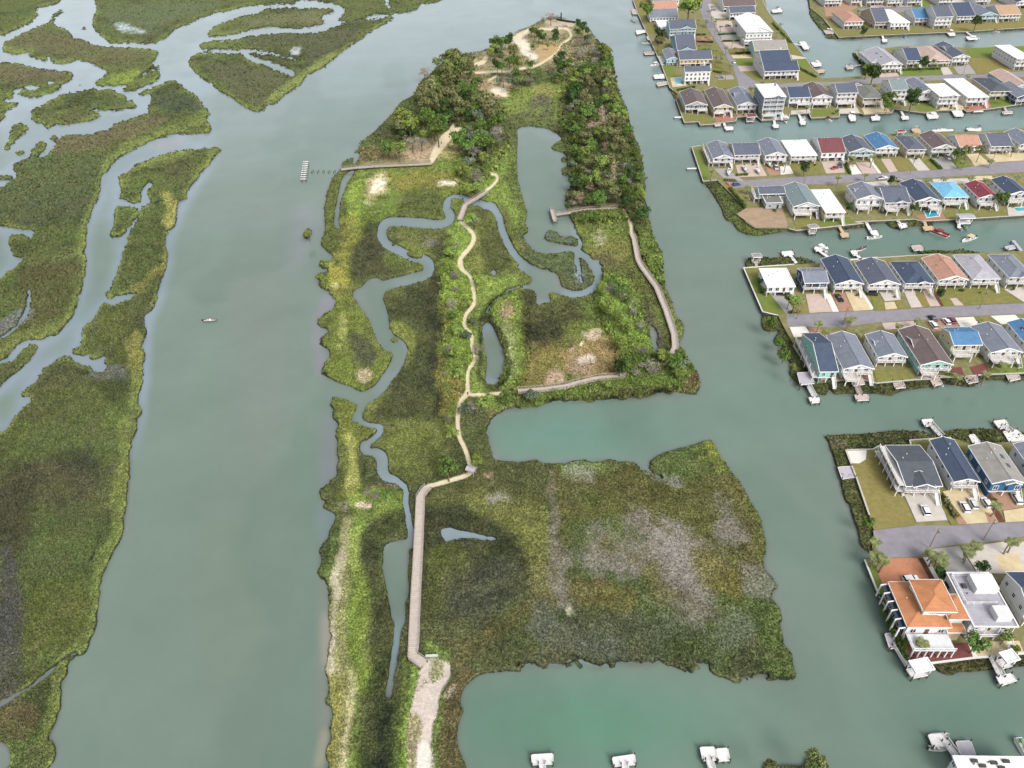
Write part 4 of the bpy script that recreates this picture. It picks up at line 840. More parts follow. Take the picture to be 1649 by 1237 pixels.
CM = dict(conc=mat('concrete_pale', K(208,200,190), .85, .08, .5), white=mat('concrete_white', K(236,232,222), .8, .04, .5), pink=mat('concrete_pinkish', K(204,184,172), .85, .08, .5),
          grey=mat('drive_grey', K(170,166,164), .9, .08, .5), sand=mat('drive_sand', K(216,198,160), .9, .1, .4), green=mat('lawn_green', K(104,134,62), .95, scale=.6, c2=K(132,134,70), spec=.1),
          olive=mat('lawn_olive', K(146,138,84), .95, scale=.6, c2=K(118,124,68), spec=.1), brown=mat('lawn_brown', K(156,140,92), .95, scale=.6, c2=K(128,126,70), spec=.1),
          dirt=mat('bare_dirt', K(170,148,124), .95, .12, .35, spec=.1), brick=mat('brick_paving', K(176,126,108), .85, .1, 1.5), dred=mat('dark_red_deck', K(124,72,68), .8, .1, 1),
          orange=mat('orange_paving', K(200,138,104), .8, .12, 1.2), mulch=mat('red_mulch', K(112,74,62), .95, .2, 1.5, spec=.1), tan=mat('paving_tan', K(178,140,116), .85, .1, .8))
NM_ = dict(conc='driveway', white='driveway', pink='driveway', grey='driveway', sand='driveway', green='lawn', olive='lawn', brown='lawn', dirt='ground', brick='patio', dred='patio', orange='driveway', mulch='garden_bed', tan='driveway')
zz = [LZ + .038]
def q4(t, p, c, name=None):
    zz[0] += .0011
    sheet(name or NM_[c], zp(t, p), zz[0], CM[c])
for t, p, c in [
 ('K', [(270,425),(340,420),(360,490),(312,495)], 'white'), ('K', [(312,495),(385,490),(415,575),(350,580)], 'green'), ('K', [(260,350),(330,345),(345,420),(275,420)], 'olive'),
 ('K', [(372,590),(480,580),(500,650),(392,662)], 'sand'), ('K', [(100,-20),(240,0),(245,120),(150,120)], 'brown'), ('K', [(190,160),(260,150),(280,240),(215,260)], 'olive'),
 ('K', [(810,370),(1000,370),(1010,412),(830,416)], 'olive'), ('K', [(835,418),(1010,414),(1020,440),(852,444)], 'sand'), ('K', [(860,445),(1040,445),(1040,495),(882,498)], 'green'), ('K', [(885,500),(1060,497),(1072,535),(905,542)], 'pink'),
 ('K', [(920,545),(1070,545),(1095,612),(1010,612)], 'olive'), ('K', [(720,608),(870,604),(888,662),(720,672)], 'olive'), ('K', [(720,575),(845,570),(860,602),(740,606)], 'grey'),
 ('K', [(760,300),(935,290),(940,365),(805,368)], 'pink'), ('K', [(745,245),(930,240),(930,285),(765,298)], 'grey'), ('K', [(700,150),(840,160),(860,240),(740,242)], 'pink'), ('K', [(660,30),(790,30),(800,140),(695,140)], 'conc'),
 ('K', [(570,280),(690,275),(700,325),(575,330)], 'brick'), ('K', [(570,345),(740,350),(770,400),(700,400),(570,385)], 'olive'), ('K', [(690,470),(790,470),(830,560),(690,560)], 'olive'),
 ('K', [(1150,170),(1190,210),(1310,340),(1440,510),(1490,600),(1340,620),(1250,320)], 'olive'), ('K', [(1290,415),(1395,435),(1400,445),(1300,450)], 'conc'), ('K', [(1310,450),(1420,450),(1430,505),(1330,505)], 'green'),
 ('K', [(430,760),(470,900),(500,905),(490,780)], 'olive'), ('K', [(485,880),(680,870),(690,935),(590,930)], 'olive'), ('K', [(690,870),(850,860),(868,915),(730,925)], 'brick'), ('K', [(880,870),(1030,865),(1028,882),(882,888)], 'tan'), ('K', [(1070,880),(1260,870),(1268,900),(1075,910)], 'conc'),
 ('K', [(1290,840),(1430,830),(1440,855),(1290,866)], 'conc'), ('N', [(45,840),(170,832),(200,868),(40,888)], 'green'), ('N', [(220,830),(380,820),(400,858),(245,862)], 'conc'), ('N', [(410,820),(600,800),(630,850),(435,868)], 'sand'),
 ('N', [(820,790),(970,790),(1000,835),(850,845)], 'green'), ('N', [(1000,780),(1180,770),(1190,830),(1010,838)], 'sand'), ('N', [(1200,770),(1370,760),(1400,820),(1215,845)], 'brick'), ('N', [(1380,740),(1640,720),(1649,785),(1405,825)], 'green'),
 ('N', [(690,535),(1010,530),(1030,572),(700,580)], 'green'), ('N', [(1010,515),(1070,510),(1108,566),(1035,570)], 'conc'), ('N', [(1112,510),(1230,490),(1285,562),(1150,566)], 'grey'), ('N', [(1230,450),(1649,440),(1649,538),(1295,562)], 'brown'),
 ('N', [(1200,372),(1480,354),(1570,430),(1250,440)], 'green'), ('N', [(1490,360),(1649,352),(1649,420),(1580,425)], 'green'), ('N', [(540,560),(680,555),(700,580),(550,590)], 'pink'),
 ('N', [(130,160),(245,278),(700,255),(900,245),(800,200),(500,240),(300,240)], 'olive'), ('N', [(900,200),(1300,180),(1649,160),(1649,205),(1200,238),(900,246)], 'brown'), ('N', [(120,-20),(380,-30),(380,60),(300,100),(240,160),(140,130)], 'tan'),
 ('N', [(480,-10),(590,-10),(640,55),(480,60)], 'pink'), ('N', [(620,-10),(760,-10),(800,55),(680,57)], 'grey'), ('N', [(770,-10),(880,-10),(950,55),(820,57)], 'green'), ('N', [(1050,-10),(1200,-20),(1260,38),(1120,45)], 'conc'), ('N', [(1210,-20),(1400,-20),(1420,28),(1270,38)], 'brown'),
 ('L', [(195,205),(255,210),(330,445),(278,462)], 'green'), ('L', [(360,370),(460,365),(610,470),(470,476)], 'grey'), ('L', [(540,340),(740,320),(800,430),(565,440)], 'pink'), ('L', [(780,330),(900,340),(908,420),(820,428)], 'tan'), ('L', [(908,350),(985,345),(1022,410),(912,420)], 'white'),
 ('L', [(1000,330),(1230,330),(1255,422),(1035,432)], 'olive'), ('L', [(1250,310),(1420,305),(1450,402),(1290,410)], 'pink'),
 ('M', [(160,320),(185,340),(220,420),(170,420)], 'olive'), ('M', [(185,340),(250,335),(305,412),(222,420)], 'white'), ('M', [(252,318),(365,313),(435,408),(312,414)], 'pink'), ('M', [(368,313),(395,312),(468,408),(440,408)], 'white'), ('M', [(400,290),(458,288),(530,402),(472,406)], 'olive'),
 ('M', [(460,288),(540,288),(602,390),(532,400)], 'pink'), ('M', [(545,288),(680,280),(735,386),(606,392)], 'brown'), ('M', [(690,288),(780,283),(870,382),(770,388)], 'conc'), ('M', [(800,300),(865,290),(950,376),(875,381)], 'olive'), ('M', [(875,278),(1010,268),(1100,366),(955,377)], 'grey'),
 ('M', [(1030,262),(1120,266),(1215,352),(1105,366)], 'green'), ('M', [(1170,248),(1270,243),(1370,330),(1240,348)], 'sand'), ('M', [(1320,248),(1649,232),(1649,302),(1400,316)], 'sand'),
 ('M', [(290,484),(510,470),(540,520),(300,530)], 'conc'), ('M', [(880,456),(1180,450),(1220,500),(900,480)], 'conc'), ('M', [(1185,432),(1380,428),(1400,460),(1210,470)], 'sand'), ('M', [(620,470),(860,455),(880,490),(640,500)], 'grey'),
 ('L', [(545,745),(620,700),(920,680),(972,830),(965,860),(705,860),(625,805)], 'dirt'), ('L', [(1010,790),(1048,868),(1240,850),(1220,770)], 'olive'), ('L', [(1245,780),(1480,770),(1520,812),(1245,850)], 'green'),
 ('M', [(970,730),(1080,720),(1100,765),(1000,788)], 'olive'), ('M', [(1110,705),(1220,695),(1240,770),(1120,780)], 'green'), ('M', [(1260,740),(1500,720),(1510,762),(1270,776)], 'olive'), ('M', [(742,764),(960,715),(1002,788),(805,800)], 'brick'), ('M', [(1510,690),(1649,680),(1649,752),(1520,760)], 'conc'),
 ('O', [(140,365),(300,352),(560,870),(345,836)], 'green'), ('O', [(150,364),(540,335),(560,420),(200,480)], 'olive'), ('O', [(415,640),(560,640),(700,868),(600,876)], 'grey'), ('O', [(565,650),(800,650),(848,845),(745,855)], 'brown'), ('O', [(805,640),(1000,640),(1105,838),(850,852)], 'pink'),
 ('O', [(1012,640),(1080,640),(1178,838),(1108,842)], 'white'), ('O', [(1095,630),(1230,620),(1335,828),(1182,838)], 'tan'), ('O', [(1238,610),(1400,590),(1530,818),(1340,830)], 'sand'), ('O', [(1400,590),(1425,585),(1560,800),(1532,818)], 'white'),
 ('PP', [(-60,630),(30,620),(110,730),(110,820),(0,825)], 'olive'), ('PP', [(40,610),(220,600),(290,705),(110,722)], 'conc'), ('PP', [(105,735),(215,728),(250,805),(118,814)], 'sand'), ('PP', [(222,715),(300,712),(380,790),(255,805)], 'brown'), ('PP', [(310,590),(430,590),(525,786),(400,794)], 'conc'), ('PP', [(440,640),(540,640),(610,778),(528,786)], 'brown'),
 ('PP', [(500,560),(600,570),(725,775),(612,780)], 'pink'), ('PP', [(600,570),(640,580),(762,772),(728,776)], 'mulch'), ('PP', [(645,580),(1400,560),(1600,720),(1649,740),(766,776)], 'olive'), ('PP', [(830,690),(900,685),(985,768),(885,772)], 'pink'), ('PP', [(1190,690),(1420,680),(1440,730),(1230,740)], 'brown'), ('PP', [(1430,590),(1649,560),(1700,700),(1649,735)], 'conc'),
 ('PP', [(75,962),(440,940),(470,1010),(110,1040)], 'pink'), ('PP', [(560,940),(860,905),(960,1030),(640,1060)], 'tan'), ('PP', [(885,905),(1090,895),(1170,990),(960,1030)], 'white'), ('PP', [(1100,890),(1250,886),(1300,970),(1185,990)], 'brown'), ('PP', [(1275,885),(1550,872),(1630,950),(1400,980)], 'white'),
 ('Q', [(385,275),(580,268),(650,380),(440,400)], 'white'), ('Q', [(600,275),(850,325),(900,345),(660,380)], 'tan'), ('Q', [(1400,800),(1649,790),(1649,925),(1440,945)], 'olive'), ('Q', [(930,870),(1100,860),(1400,870),(1410,910),(1080,905),(925,925)], 'brick'),
 ('R', [(0,860),(250,770),(335,905),(0,925)], 'olive'), ('R', [(740,770),(890,755),(925,845),(800,872)], 'dred'), ('R', [(1000,760),(1180,710),(1235,815),(1050,858)], 'dred'), ('R', [(1230,750),(1649,720),(1649,825),(1270,842)], 'green'), ('R', [(340,880),(500,860),(800,850),(790,875),(500,900)], 'pink'),
 ('S', [(235,345),(470,330),(780,926),(435,968),(400,850)], 'brown'), ('S', [(218,332),(380,325),(372,400),(320,432),(248,430)], 'white'), ('S', [(440,330),(484,330),(700,700),(660,690)], 'white'), ('S', [(680,680),(930,640),(1032,890),(782,905)], 'conc'), ('S', [(925,670),(980,650),(1130,925),(1060,930)], 'olive'), ('S', [(980,700),(1020,700),(1110,870),(1085,880)], 'mulch'),
 ('S', [(990,660),(1270,590),(1440,905),(1190,920)], 'sand'), ('S', [(1080,850),(1150,862),(1192,922),(1125,926)], 'tan'), ('S', [(1330,825),(1400,835),(1432,902),(1358,908)], 'tan'), ('S', [(1272,580),(1312,570),(1494,902),(1444,905)], 'mulch'), ('S', [(1370,660),(1600,620),(1649,780),(1480,810)], 'tan'), ('S', [(1482,815),(1649,790),(1649,900),(1500,906)], 'sand'),
 ('S', [(745,256),(1055,238),(1100,270),(770,350)], 'olive'), ('S', [(1130,290),(1320,270),(1320,340),(1180,360)], 'olive'),
 ('T', [(300,195),(530,188),(650,400),(640,480),(300,520),(205,340)], 'orange'), ('T', [(118,215),(185,240),(300,500),(470,900),(455,1030)], 'green'), ('T', [(440,880),(960,870),(985,982),(465,1030)], 'dred'), ('T', [(575,185),(615,185),(750,450),(715,440)], 'white'), ('T', [(540,190),(572,190),(712,440),(665,430)], 'mulch'),
 ('T', [(612,125),(860,95),(1000,310),(790,330)], 'grey'), ('T', [(885,105),(1230,60),(1400,60),(1400,320),(1010,310)], 'conc'), ('T', [(980,860),(1340,850),(1380,945),(1005,978)], 'sand'), ('T', [(930,860),(975,860),(1008,975),(975,980)], 'white'), ('T', [(1140,170),(1330,150),(1380,280),(1200,300)], 'sand'),
]: q4(t, p, c)
M_POOL = mat('pool_water', K(60,176,190), .08, .04, 1, spec=.5)
def pool(t, p, label):
    P = [Vector((*map(float, gnd(x, y, LZ)), 0)) for x, y in zp(t, p)]; c = sum(P, Vector()) / len(P)
    r = empty('swimming_pool', (c.x, c.y, LZ + .1)); tag(r, label, 'swimming pool')
    a, b = MB(), MB(); a.prism([(x.x - c.x, x.y - c.y) for x in P], -.02, .14)
    b.prism([((x.x - c.x) * 1.14, (x.y - c.y) * 1.14) for x in P], -.06, .1)
    b.build('coping', CM['white'], r); a.build('pool_surface', M_POOL, r)
pool('K', [(402,594),(455,592),(472,636),(425,642),(405,620)], 'small kidney shaped turquoise pool behind the west seawall')
pool('K', [(1090,866),(1225,864),(1230,890),(1098,892)], 'narrow turquoise pool in front of the four storey house')
pool('M', [(820,725),(925,708),(945,765),(845,776)], 'blue pool in the brick patio beside the canal')
pool('M', [(1565,700),(1649,694),(1660,722),(1600,726)], 'turquoise pool on the right edge beside the canal seawall')
pool('K', [(1200,320),(1240,318),(1250,345),(1210,348)], 'pale turquoise pool behind the large white house of the farthest block')
# ------------------------------------------------------------------ houses
MRi = MR.T
def proj(x, y, z):
    d = np.array([x, y, z - CAM_H]) @ MR
    return 824.5 + FOC * d[0] / -d[2], 618.5 - FOC * d[1] / -d[2]
def solve(A, dirv, axis, target):
    t0, t1 = 0.0, 10.0
    f = lambda t: proj(A.x + dirv.x * t, A.y + dirv.y * t, A.z)[axis] - target
    f0, f1 = f(t0), f(t1)
    for _ in range(12):
        if abs(f1 - f0) < 1e-9: break
        t2 = t1 - f1 * (t1 - t0) / (f1 - f0); t0, f0, t1, f1 = t1, f1, t2, f(t2)
    return t1
RC = dict(navy=('navy blue', K(72,84,106)), slate=('dark slate', K(96,102,116)), grey=('blue grey', K(128,134,146)), lgrey=('light grey', K(176,174,182)), brown=('brown', K(112,98,98)), salmon=('salmon', K(190,146,126)),
  tan=('tan', K(184,152,124)), white=('white', K(252,252,250)), blue=('bright blue', K(84,130,170)), sky=('sky blue', K(126,190,222)), maroon=('maroon', K(122,72,76)), red=('dark red', K(140,62,72)), olive=('olive grey', K(122,124,118)),
  teal=('grey green', K(128,142,144)), orange=('orange tiled', K(196,134,92)), pink=('pinkish tan', K(196,170,158)), charcoal=('charcoal', K(86,92,100)), beige=('warm grey', K(158,154,148)))
WC = dict(white=('white', K(242,242,240)), lblue=('light blue', K(160,206,220)), cream=('cream', K(228,212,176)), yellow=('yellow', K(220,190,130)), grey=('grey', K(178,182,186)), bgrey=('blue grey', K(130,146,164)), blue=('blue', K(56,106,150)),
  mint=('mint green', K(164,218,208)), teal=('pale aqua', K(184,216,216)), dblue=('dark blue', K(60,84,116)), tan=('tan', K(196,176,152)))
def rmat(k): return mat('roof_' + k, RC[k][1], .75, .13 if k != 'white' else .04, .55, wave=(1, .9, .14) if k not in ('white',) else None)
def wmat(k): return mat('siding_' + k, WC[k][1], .7, .04, .4, wave=(2, .35, .22))
M_TRIM = mat('white_trim', K(255,255,254), .55, .02); M_GLASS = mat('window_glass', K(54,64,76), .12, .2, 2, spec=.7); M_DARK = mat('garage_shade_and_dark_parts', K(80,76,74), .9, .2, .8)
M_DECK = mat('deck_boards', K(214,208,202), .8, .08, .8, wave=(0, .3, .3)); M_DOOR = mat('door_paint', K(110,80,70), .6); M_GAR = mat('garage_door', K(206,206,204), .6, .04, wave=(2, .55, .4))
WIN = {}
def window_data(w_, h_):
    k = (w_, h_)
    if k not in WIN:
        mb = MB(); mb.box(-w_/2, w_/2, -.05, .02, -h_/2, h_/2, 1)
        f = .13
        for a in ((-w_/2-f, w_/2+f, h_/2, h_/2+f), (-w_/2-f, w_/2+f, -h_/2-f, -h_/2), (-w_/2-f, -w_/2, -h_/2, h_/2), (w_/2, w_/2+f, -h_/2, h_/2), (-.04, .04, -h_/2, h_/2)):
            mb.box(a[0], a[1], -.09, .02, a[2], a[3], 0)
        WIN[k] = mb.mesh('window', [M_TRIM, M_GLASS])
    return WIN[k]
def add_win(root, x, y, z, rz=0, w_=1.1, h_=1.5):
    o = bpy.data.objects.new('window', window_data(w_, h_)); link(o, root); o.location = (x, y, z); o.rotation_euler = (0, 0, rz)
    KIDS.setdefault(root.name, []).append(o)
def rail(mb, a, b, z, h=1.0, m=0):
    a = Vector((a[0], a[1], z)); b = Vector((b[0], b[1], z)); up = Vector((0, 0, 1))
    mb.bar(a + up * h, b + up * h, .12, .10, m); mb.bar(a + up * .2, b + up * .2, .06, .06, m)
    n_ = max(1, int((b - a).length / 1.6))
    for i in range(n_ + 1):
        p = a + (b - a) * i / n_; mb.bar(p, p + up * h, .1, .1, m)
    n2 = max(1, int((b - a).length / .32))
    for i in range(n2):
        p = a + (b - a) * (i + .5) / n2; mb.bar(p + up * .2, p + up * h, .045, .045, m)
def roof_mb(W, D, h, kind, pitch, ov=.5, th=.22, x0=0, y0=0):
    """returns roof mesh, gable infill, ridge height"""
    mb, gb, tb = MB(), MB(), MB()
    xa, xb, ya, yb = x0 - W/2 - ov, x0 + W/2 + ov, y0 - D/2 - ov, y0 + D/2 + ov
    if kind == 'G':
        rz = h + pitch * (W/2 + ov)
        for s in (-1, 1):
            xe = xa if s < 0 else xb
            q = [(xe, ya, h), (x0, ya, rz), (x0, yb, rz), (xe, yb, h)]
            t = [(a, b, c + th) for a, b, c in q]
            if s > 0: t.reverse(); q2 = q
            else: q2 = list(reversed(q))
            mb.face(t if s < 0 else t); mb.face(q2)
            if s < 0: t = list(reversed(t)); mb.f.pop(-2); mb.m.pop(-2); mb.face(t)
            tb.bar((xe, ya, h + th/2), (xe, yb, h + th/2), .1, th + .1)
            for yy in (ya, yb): tb.bar((xe, yy, h + th/2), (x0, yy, rz + th/2), .14, th + .14)
        for yy in (y0 - D/2, y0 + D/2): gb.face([(x0 - W/2, yy, h), (x0 + W/2, yy, h), (x0, yy, h + pitch * W/2)])
        mb.bar((x0, ya, rz + th), (x0, yb, rz + th), .35, .1)
    elif kind == 'X':
        rz = h + pitch * (D/2 + ov)
        for s in (-1, 1):
            ye = ya if s < 0 else yb
            q = [(xa, ye, h), (xb, ye, h), (xb, y0, rz), (xa, y0, rz)]
            t = [(a, b, c + th) for a, b, c in q]
            mb.face(t if s < 0 else list(reversed(t))); mb.face(q if s > 0 else list(reversed(q)))
            tb.bar((xa, ye, h + th/2), (xb, ye, h + th/2), .1, th + .1)
            for xx in (xa, xb): tb.bar((xx, ye, h + th/2), (xx, y0, rz + th/2), .14, th + .14)
        for xx in (x0 - W/2, x0 + W/2): gb.face([(xx, y0 - D/2, h), (xx, y0 + D/2, h), (xx, y0, h + pitch * D/2)])
        mb.bar((xa, y0, rz + th), (xb, y0, rz + th), .35, .1)
    elif kind == 'H':
        s = min(W, D)/2 + ov; rz = h + pitch * s
        if D >= W: r0, r1 = (x0, ya + s), (x0, yb - s)
        else: r0, r1 = (xa + s, y0), (xb - s, y0)
        e = h + th
        A_, B_, C_, D_ = (xa, ya, e), (xb, ya, e), (xb, yb, e), (xa, yb, e); P0, P1 = (*r0, rz), (*r1, rz)
        if D >= W: fs = [(A_, B_, P0), (B_, C_, P1, P0), (C_, D_, P1), (D_, A_, P0, P1)]
        else: fs = [(A_, B_, P1, P0), (B_, C_, P1), (C_, D_, P0, P1), (D_, A_, P0)]
        for f in fs: mb.face(f)
        mb.face([(xa, ya, h), (xa, yb, h), (xb, yb, h), (xb, ya, h)])
        for a, b in ((A_, B_), (B_, C_), (C_, D_), (D_, A_)):
            tb.bar((a[0], a[1], h + th/2), (b[0], b[1], h + th/2), .12, th + .06)
        for a in ((A_, P0), (B_, P0 if D >= W else P1), (C_, P1), (D_, P1 if D >= W else P0)): mb.bar(a[0], a[1], .3, .08)
        mb.bar(P0, P1, .3, .1)
    else:
        rz = h + .5
        mb.box(xa, xb, ya, yb, h, h + .25)
        for a in ((xa, xb, ya, ya + .3), (xa, xb, yb - .3, yb), (xa, xa + .3, ya + .3, yb - .3), (xb - .3, xb, ya + .3, yb - .3)): tb.box(*a, h + .253, h + .5)
    return mb, gb, tb, rz
def house(t, x0, y0, x1, yf, h, kind, rc, wc, front='deck', label=None, pitch=None, dormer=0, gallery=0):
    ax, ay = z1(t, x0, y0); bx, _ = z1(t, x1, 0); _, fy = z1(t, 0, yf)
    if h < 7.2 and t not in 'TU': h *= .86
    ze = LZ + h; A = G(ax, ay, ze)
    W = solve(A, DIR_R, 0, bx); D = solve(A, DIR_D, 1, fy)
    W = max(3, W); D = max(3, D); A = A - DIR_R * W * .025; W *= 1.05; D *= 1.05
    c = A + DIR_R * W/2 + DIR_D * D/2
    ov = .35; W -= 2 * ov; D -= 2 * ov
    root = empty('house', (c.x, c.y, LZ), GRID)
    tag(root, label, 'house')
    if pitch is None: pitch = {'G': .36, 'X': .36, 'H': .34, 'F': 0}[kind]
    wm_, rm = wmat(wc), rmat(rc)
    fl = min(2.5, h * .5) if h > 3.5 else 0.4                        # living floor above open ground level
    pd = 1.3 if front == 'deck' else 0.0            # porch recess under the roof
    wall = MB()
    wall.box(-W/2, W/2, -D/2 + pd, D/2, fl, h)
    rmb, gb, tb, rz = roof_mb(W, D, h, kind, pitch, ov)
    wall.v += [];
    for f in gb.f: wall.face([gb.v[i] for i in f])
    for f in gb.f: wall.face([gb.v[i] for i in reversed(f)]) if False else None
    wall.build('wall', wm_, root); rf = rmb.build('roof', rm, root); tb.build('trim', M_TRIM, root)
    if fl > 1:
        g_ = MB(); yb_ = -D/2 + pd + 1.6; g_.box(-W/2 + .06, W/2 - .06, yb_, D/2 - .06, 0, fl); g_.box(-W/2 + .06, -W/2 + .2, -D/2 + pd - .4, yb_, 0, fl - .31); g_.build('ground_storey', wm_, root)
        g_ = MB(); g_.box(-W * .42, W * .42, yb_ - .06, yb_ - .003, .05, fl - .35); g_.build('carport_shade_panel', M_DARK, root)  # flat dark panel, the open carport's shade put into its colour
        s_ = MB(); s_.box(-W/2 - .04, W/2 + .04, -D/2, D/2 + .04, fl - .3, fl - .003); s_.build('floor_beam', M_TRIM, root)
        np_ = max(3, int(round(W / 4)) + 1)
        pm = MB(); pm.box(-.14, .14, -.14, .14, 0, fl - .3); pdm = None
        for i in range(np_):
            for yy in (-D/2 + .25,):
                if pdm is None: po = pm.build('post', M_TRIM, root); pdm = po.data
                else: po = bpy.data.objects.new('post', pdm); link(po, root); KIDS[root.name].append(po)
                po.location = (-W/2 + .25 + (W - .5) * i / (np_ - 1), yy, 0)
        for i in range(1, 4):
            po = bpy.data.objects.new('post', pdm); link(po, root); po.location = (-W/2 + .2, -D/2 + D * i / 4, 0)
        ng = 2 if W > 8 else 1
        for i in range(ng):
            gx_ = (i - (ng - 1)/2) * W * .45
            gd = MB(); gd.box(gx_ - 1.3, gx_ + 1.3, yb_ - .16, yb_ - .063, 0, min(2.2, fl - .35)); gd.build('garage_door', M_GAR, root)
    floors = max(1, int((h - fl + .6) / 2.7))
    if front == 'deck':
        for k in range(floors):
            z = fl + k * 2.75
            dk = MB(); rl = MB()
            if k: dk.box(-W/2, W/2, -D/2, -D/2 + pd - .003, z - .2, z)
            else: dk.box(-W/2, W/2, -D/2 - .6, -D/2 + pd - .003, z, z + .06)
            dk.build('balcony', M_DECK, root)
            y_ = -D/2 + .1 - (0 if k else .6)
            rail(rl, (-W/2 + .1, y_), (W/2 - .1, y_), z + .05); rail(rl, (-W/2 + .1, y_), (-W/2 + .1, -D/2 + pd), z + .05)
            rl.build('railing', M_TRIM, root)
        cp = MB(); cp.bar((0, 0, fl), (0, 0, h), .2); cd_ = cp.mesh('porch_column', M_TRIM)
        for i in range(4):
            po = bpy.data.objects.new('porch_column', cd_); link(po, root); po.location = (-W/2 + .2 + (W - .4) * i / 3, -D/2 + .12, 0)
    yw = -D/2 + pd - .02
    nw = max(2, int(W / 2.7))
    for k in range(floors):
        z = fl + 1.45 + k * 2.75
        z = min(z, h - .95) if k == 0 else z
        if z + .8 > h: break
        for i in range(nw):
            xx = -W/2 + W * (i + .5) / nw
            if front != 'plain' or True:
                if i == nw // 2 and k == 0:
                    d_ = MB(); d_.box(xx - .5, xx + .5, yw - .06, yw + .02, fl + .08, min(fl + 2.1, h - .1)); d_.build('door', M_DOOR if (int(x0) % 3) else M_GLASS, root)
                else: add_win(root, xx, yw, z, 0, 1.3 if W > 9 else 1.0, 1.5)
        ns = max(2, int(D / 4.0))
        for i in range(ns): add_win(root, -W/2 - .01, -D/2 + pd + (D - pd) * (i + .5) / ns, z, -math.pi/2, .95, 1.3)
    if kind == 'G' and W > 6: add_win(root, 0, -D/2 - .02, h + pitch * W/2 * .42, 0, .8, .8)
    if dormer:
        # a cross gable facing the viewer on the near slope
        dw = W * (.42 if dormer == 1 else .6); dd_ = min(D * .35, dw * .8); dh = h + .1
        dp = .42
        r2, g2, t2, rz2 = roof_mb(dw, dd_, dh, 'G', dp, .35, .18, (W * .12 if dormer == 1 else 0), -D/2 + dd_/2 - .5)
        r2.build('dormer_roof', rm, root); t2.build('dormer_trim', M_TRIM, root); wg = MB()
        for f in g2.f[:1]: wg.face([g2.v[i] for i in f])
        wg.build('gable_wall', wm_, root)
    if front == 'deck' and fl > 1 and ('canal' in (label or '') or 'south side' in (label or '')) and (int(x0 * 3 + y0) % 5):
        w2 = W * (.45 + .1 * (int(x0) % 4)); xo = (W - w2) / 2 * (1 if int(y0) % 2 else -1); dp_ = 2.4 + (int(x0) % 3) * .6
        ya, yb = -D/2 - .66 - dp_, -D/2 - .66
        dk = MB(); dk.box(xo - w2/2, xo + w2/2, ya, yb, fl - .18, fl + .02); dk.build('sun_deck', M_DECK, root)
        rl = MB(); rail(rl, (xo - w2/2 + .05, ya + .05), (xo + w2/2 - .05, ya + .05), fl + .02); rail(rl, (xo - w2/2 + .05, ya + .05), (xo - w2/2 + .05, yb), fl + .02); rail(rl, (xo + w2/2 - .05, ya + .05), (xo + w2/2 - .05, yb), fl + .02); rl.build('deck_railing', M_TRIM, root)
        for px_ in (xo - w2/2 + .15, xo + w2/2 - .15): po = bpy.data.objects.new('post', pdm); link(po, root); po.location = (px_, ya + .2, 0)
    if gallery:
        gm_ = MB(); gr = MB()
        for z in ([fl, fl + 2.7] if h > 6.5 or gallery > 1 else [fl]):
            gm_.box(-W/2 - 2.2, -W/2 - .004, -D/2, D/2, z - .2, z)
            rail(gr, (-W/2 - 2.1, -D/2 + .05), (-W/2 - 2.1, D/2), z)
        gm_.build('side_gallery', M_DECK, root); gr.build('gallery_railing', M_TRIM, root)
        for i in range(6): cc = MB(); yy = -D/2 + .1 + (D - .2) * i / 5; cc.bar((-W/2 - 2.1, yy, 0), (-W/2 - 2.1, yy, fl + 2.7), .2); cc.build('gallery_post', M_TRIM, root)
    ac = MB(); ac.box(W/2 + .3, W/2 + 1.3, -D * .1, -D * .1 + 1, .9, 1.9); ac.box(W/2 + .1, W/2 + 1.4, -D * .1 - .2, -D * .1 + 1.2, .78, .9); ac.build('air_conditioner', M_GAR, root)
    sk = (int(x0) * 7 + int(y0)) % 6
    if kind == 'G' and sk in (0, 3) and W > 5:                        # skylights on the slope
        for i in range(2):
            m_ = MB(); m_.box(-.55, .55, -.8, .8, 0, .1); o = m_.build('skylight', M_GLASS, root); xx = W * (.24 if sk else -.24); o.location = (xx, D * (-.1 + .25 * i), h + pitch * (W/2 + ov - abs(xx)) + .25); o.rotation_euler = (0, math.atan(pitch) * (1 if xx > 0 else -1), 0)
    if kind in 'G' and sk == 4 and W > 9 and rc != 'navy':                       # cross gable wing over the rear half
        w3 = W * .5; r5, g5, t5, _ = roof_mb(w3, D * .4, h + .12, 'G' if kind == 'X' else 'X', .34, .25, .2, W * (.12 if sk == 1 else -.14), D * .12 if kind == 'G' else -D * .1)
        r5.build('cross_roof', rm, root); t5.build('cross_trim', M_TRIM, root)
        m_ = MB()
        for f in g5.f: m_.face([g5.v[i] for i in f])
        m_.build('cross_gable', wm_, root)
    if sk == 2 and h > 8:
        m_ = MB(); m_.box(W * .3 - .5, W * .3 + .5, D * .2 - .5, D * .2 + .5, h - .3, h + pitch * W/2 + .9); m_.box(W * .3 - .6, W * .3 + .6, D * .2 - .6, D * .2 + .6, h + pitch * W/2 + .9, h + pitch * W/2 + 1.1); m_.build('chimney', wm_, root)
    # plumbing vents, and an outdoor unit on some
    vt = MB()
    for i in range(2 + int(x0) % 2):
        xx = -W * .28 + i * W * .2; yy = D * (.1 + .12 * i)
        zt = h + (pitch * (W/2 + ov - abs(xx)) if kind == 'G' else pitch * (D/2 + ov - abs(yy)) if kind == 'X' else pitch * (min(W, D)/2 - max(abs(xx) if D >= W else abs(yy), 0)) * .9 if kind == 'H' else .2)
        vt.tube([(xx, yy, zt - .1), (xx, yy, zt + .55)], .14, 6)
    vt.build('roof_vents', M_DARK if rc in ('white', 'lgrey', 'salmon', 'tan') else M_TRIM, root)
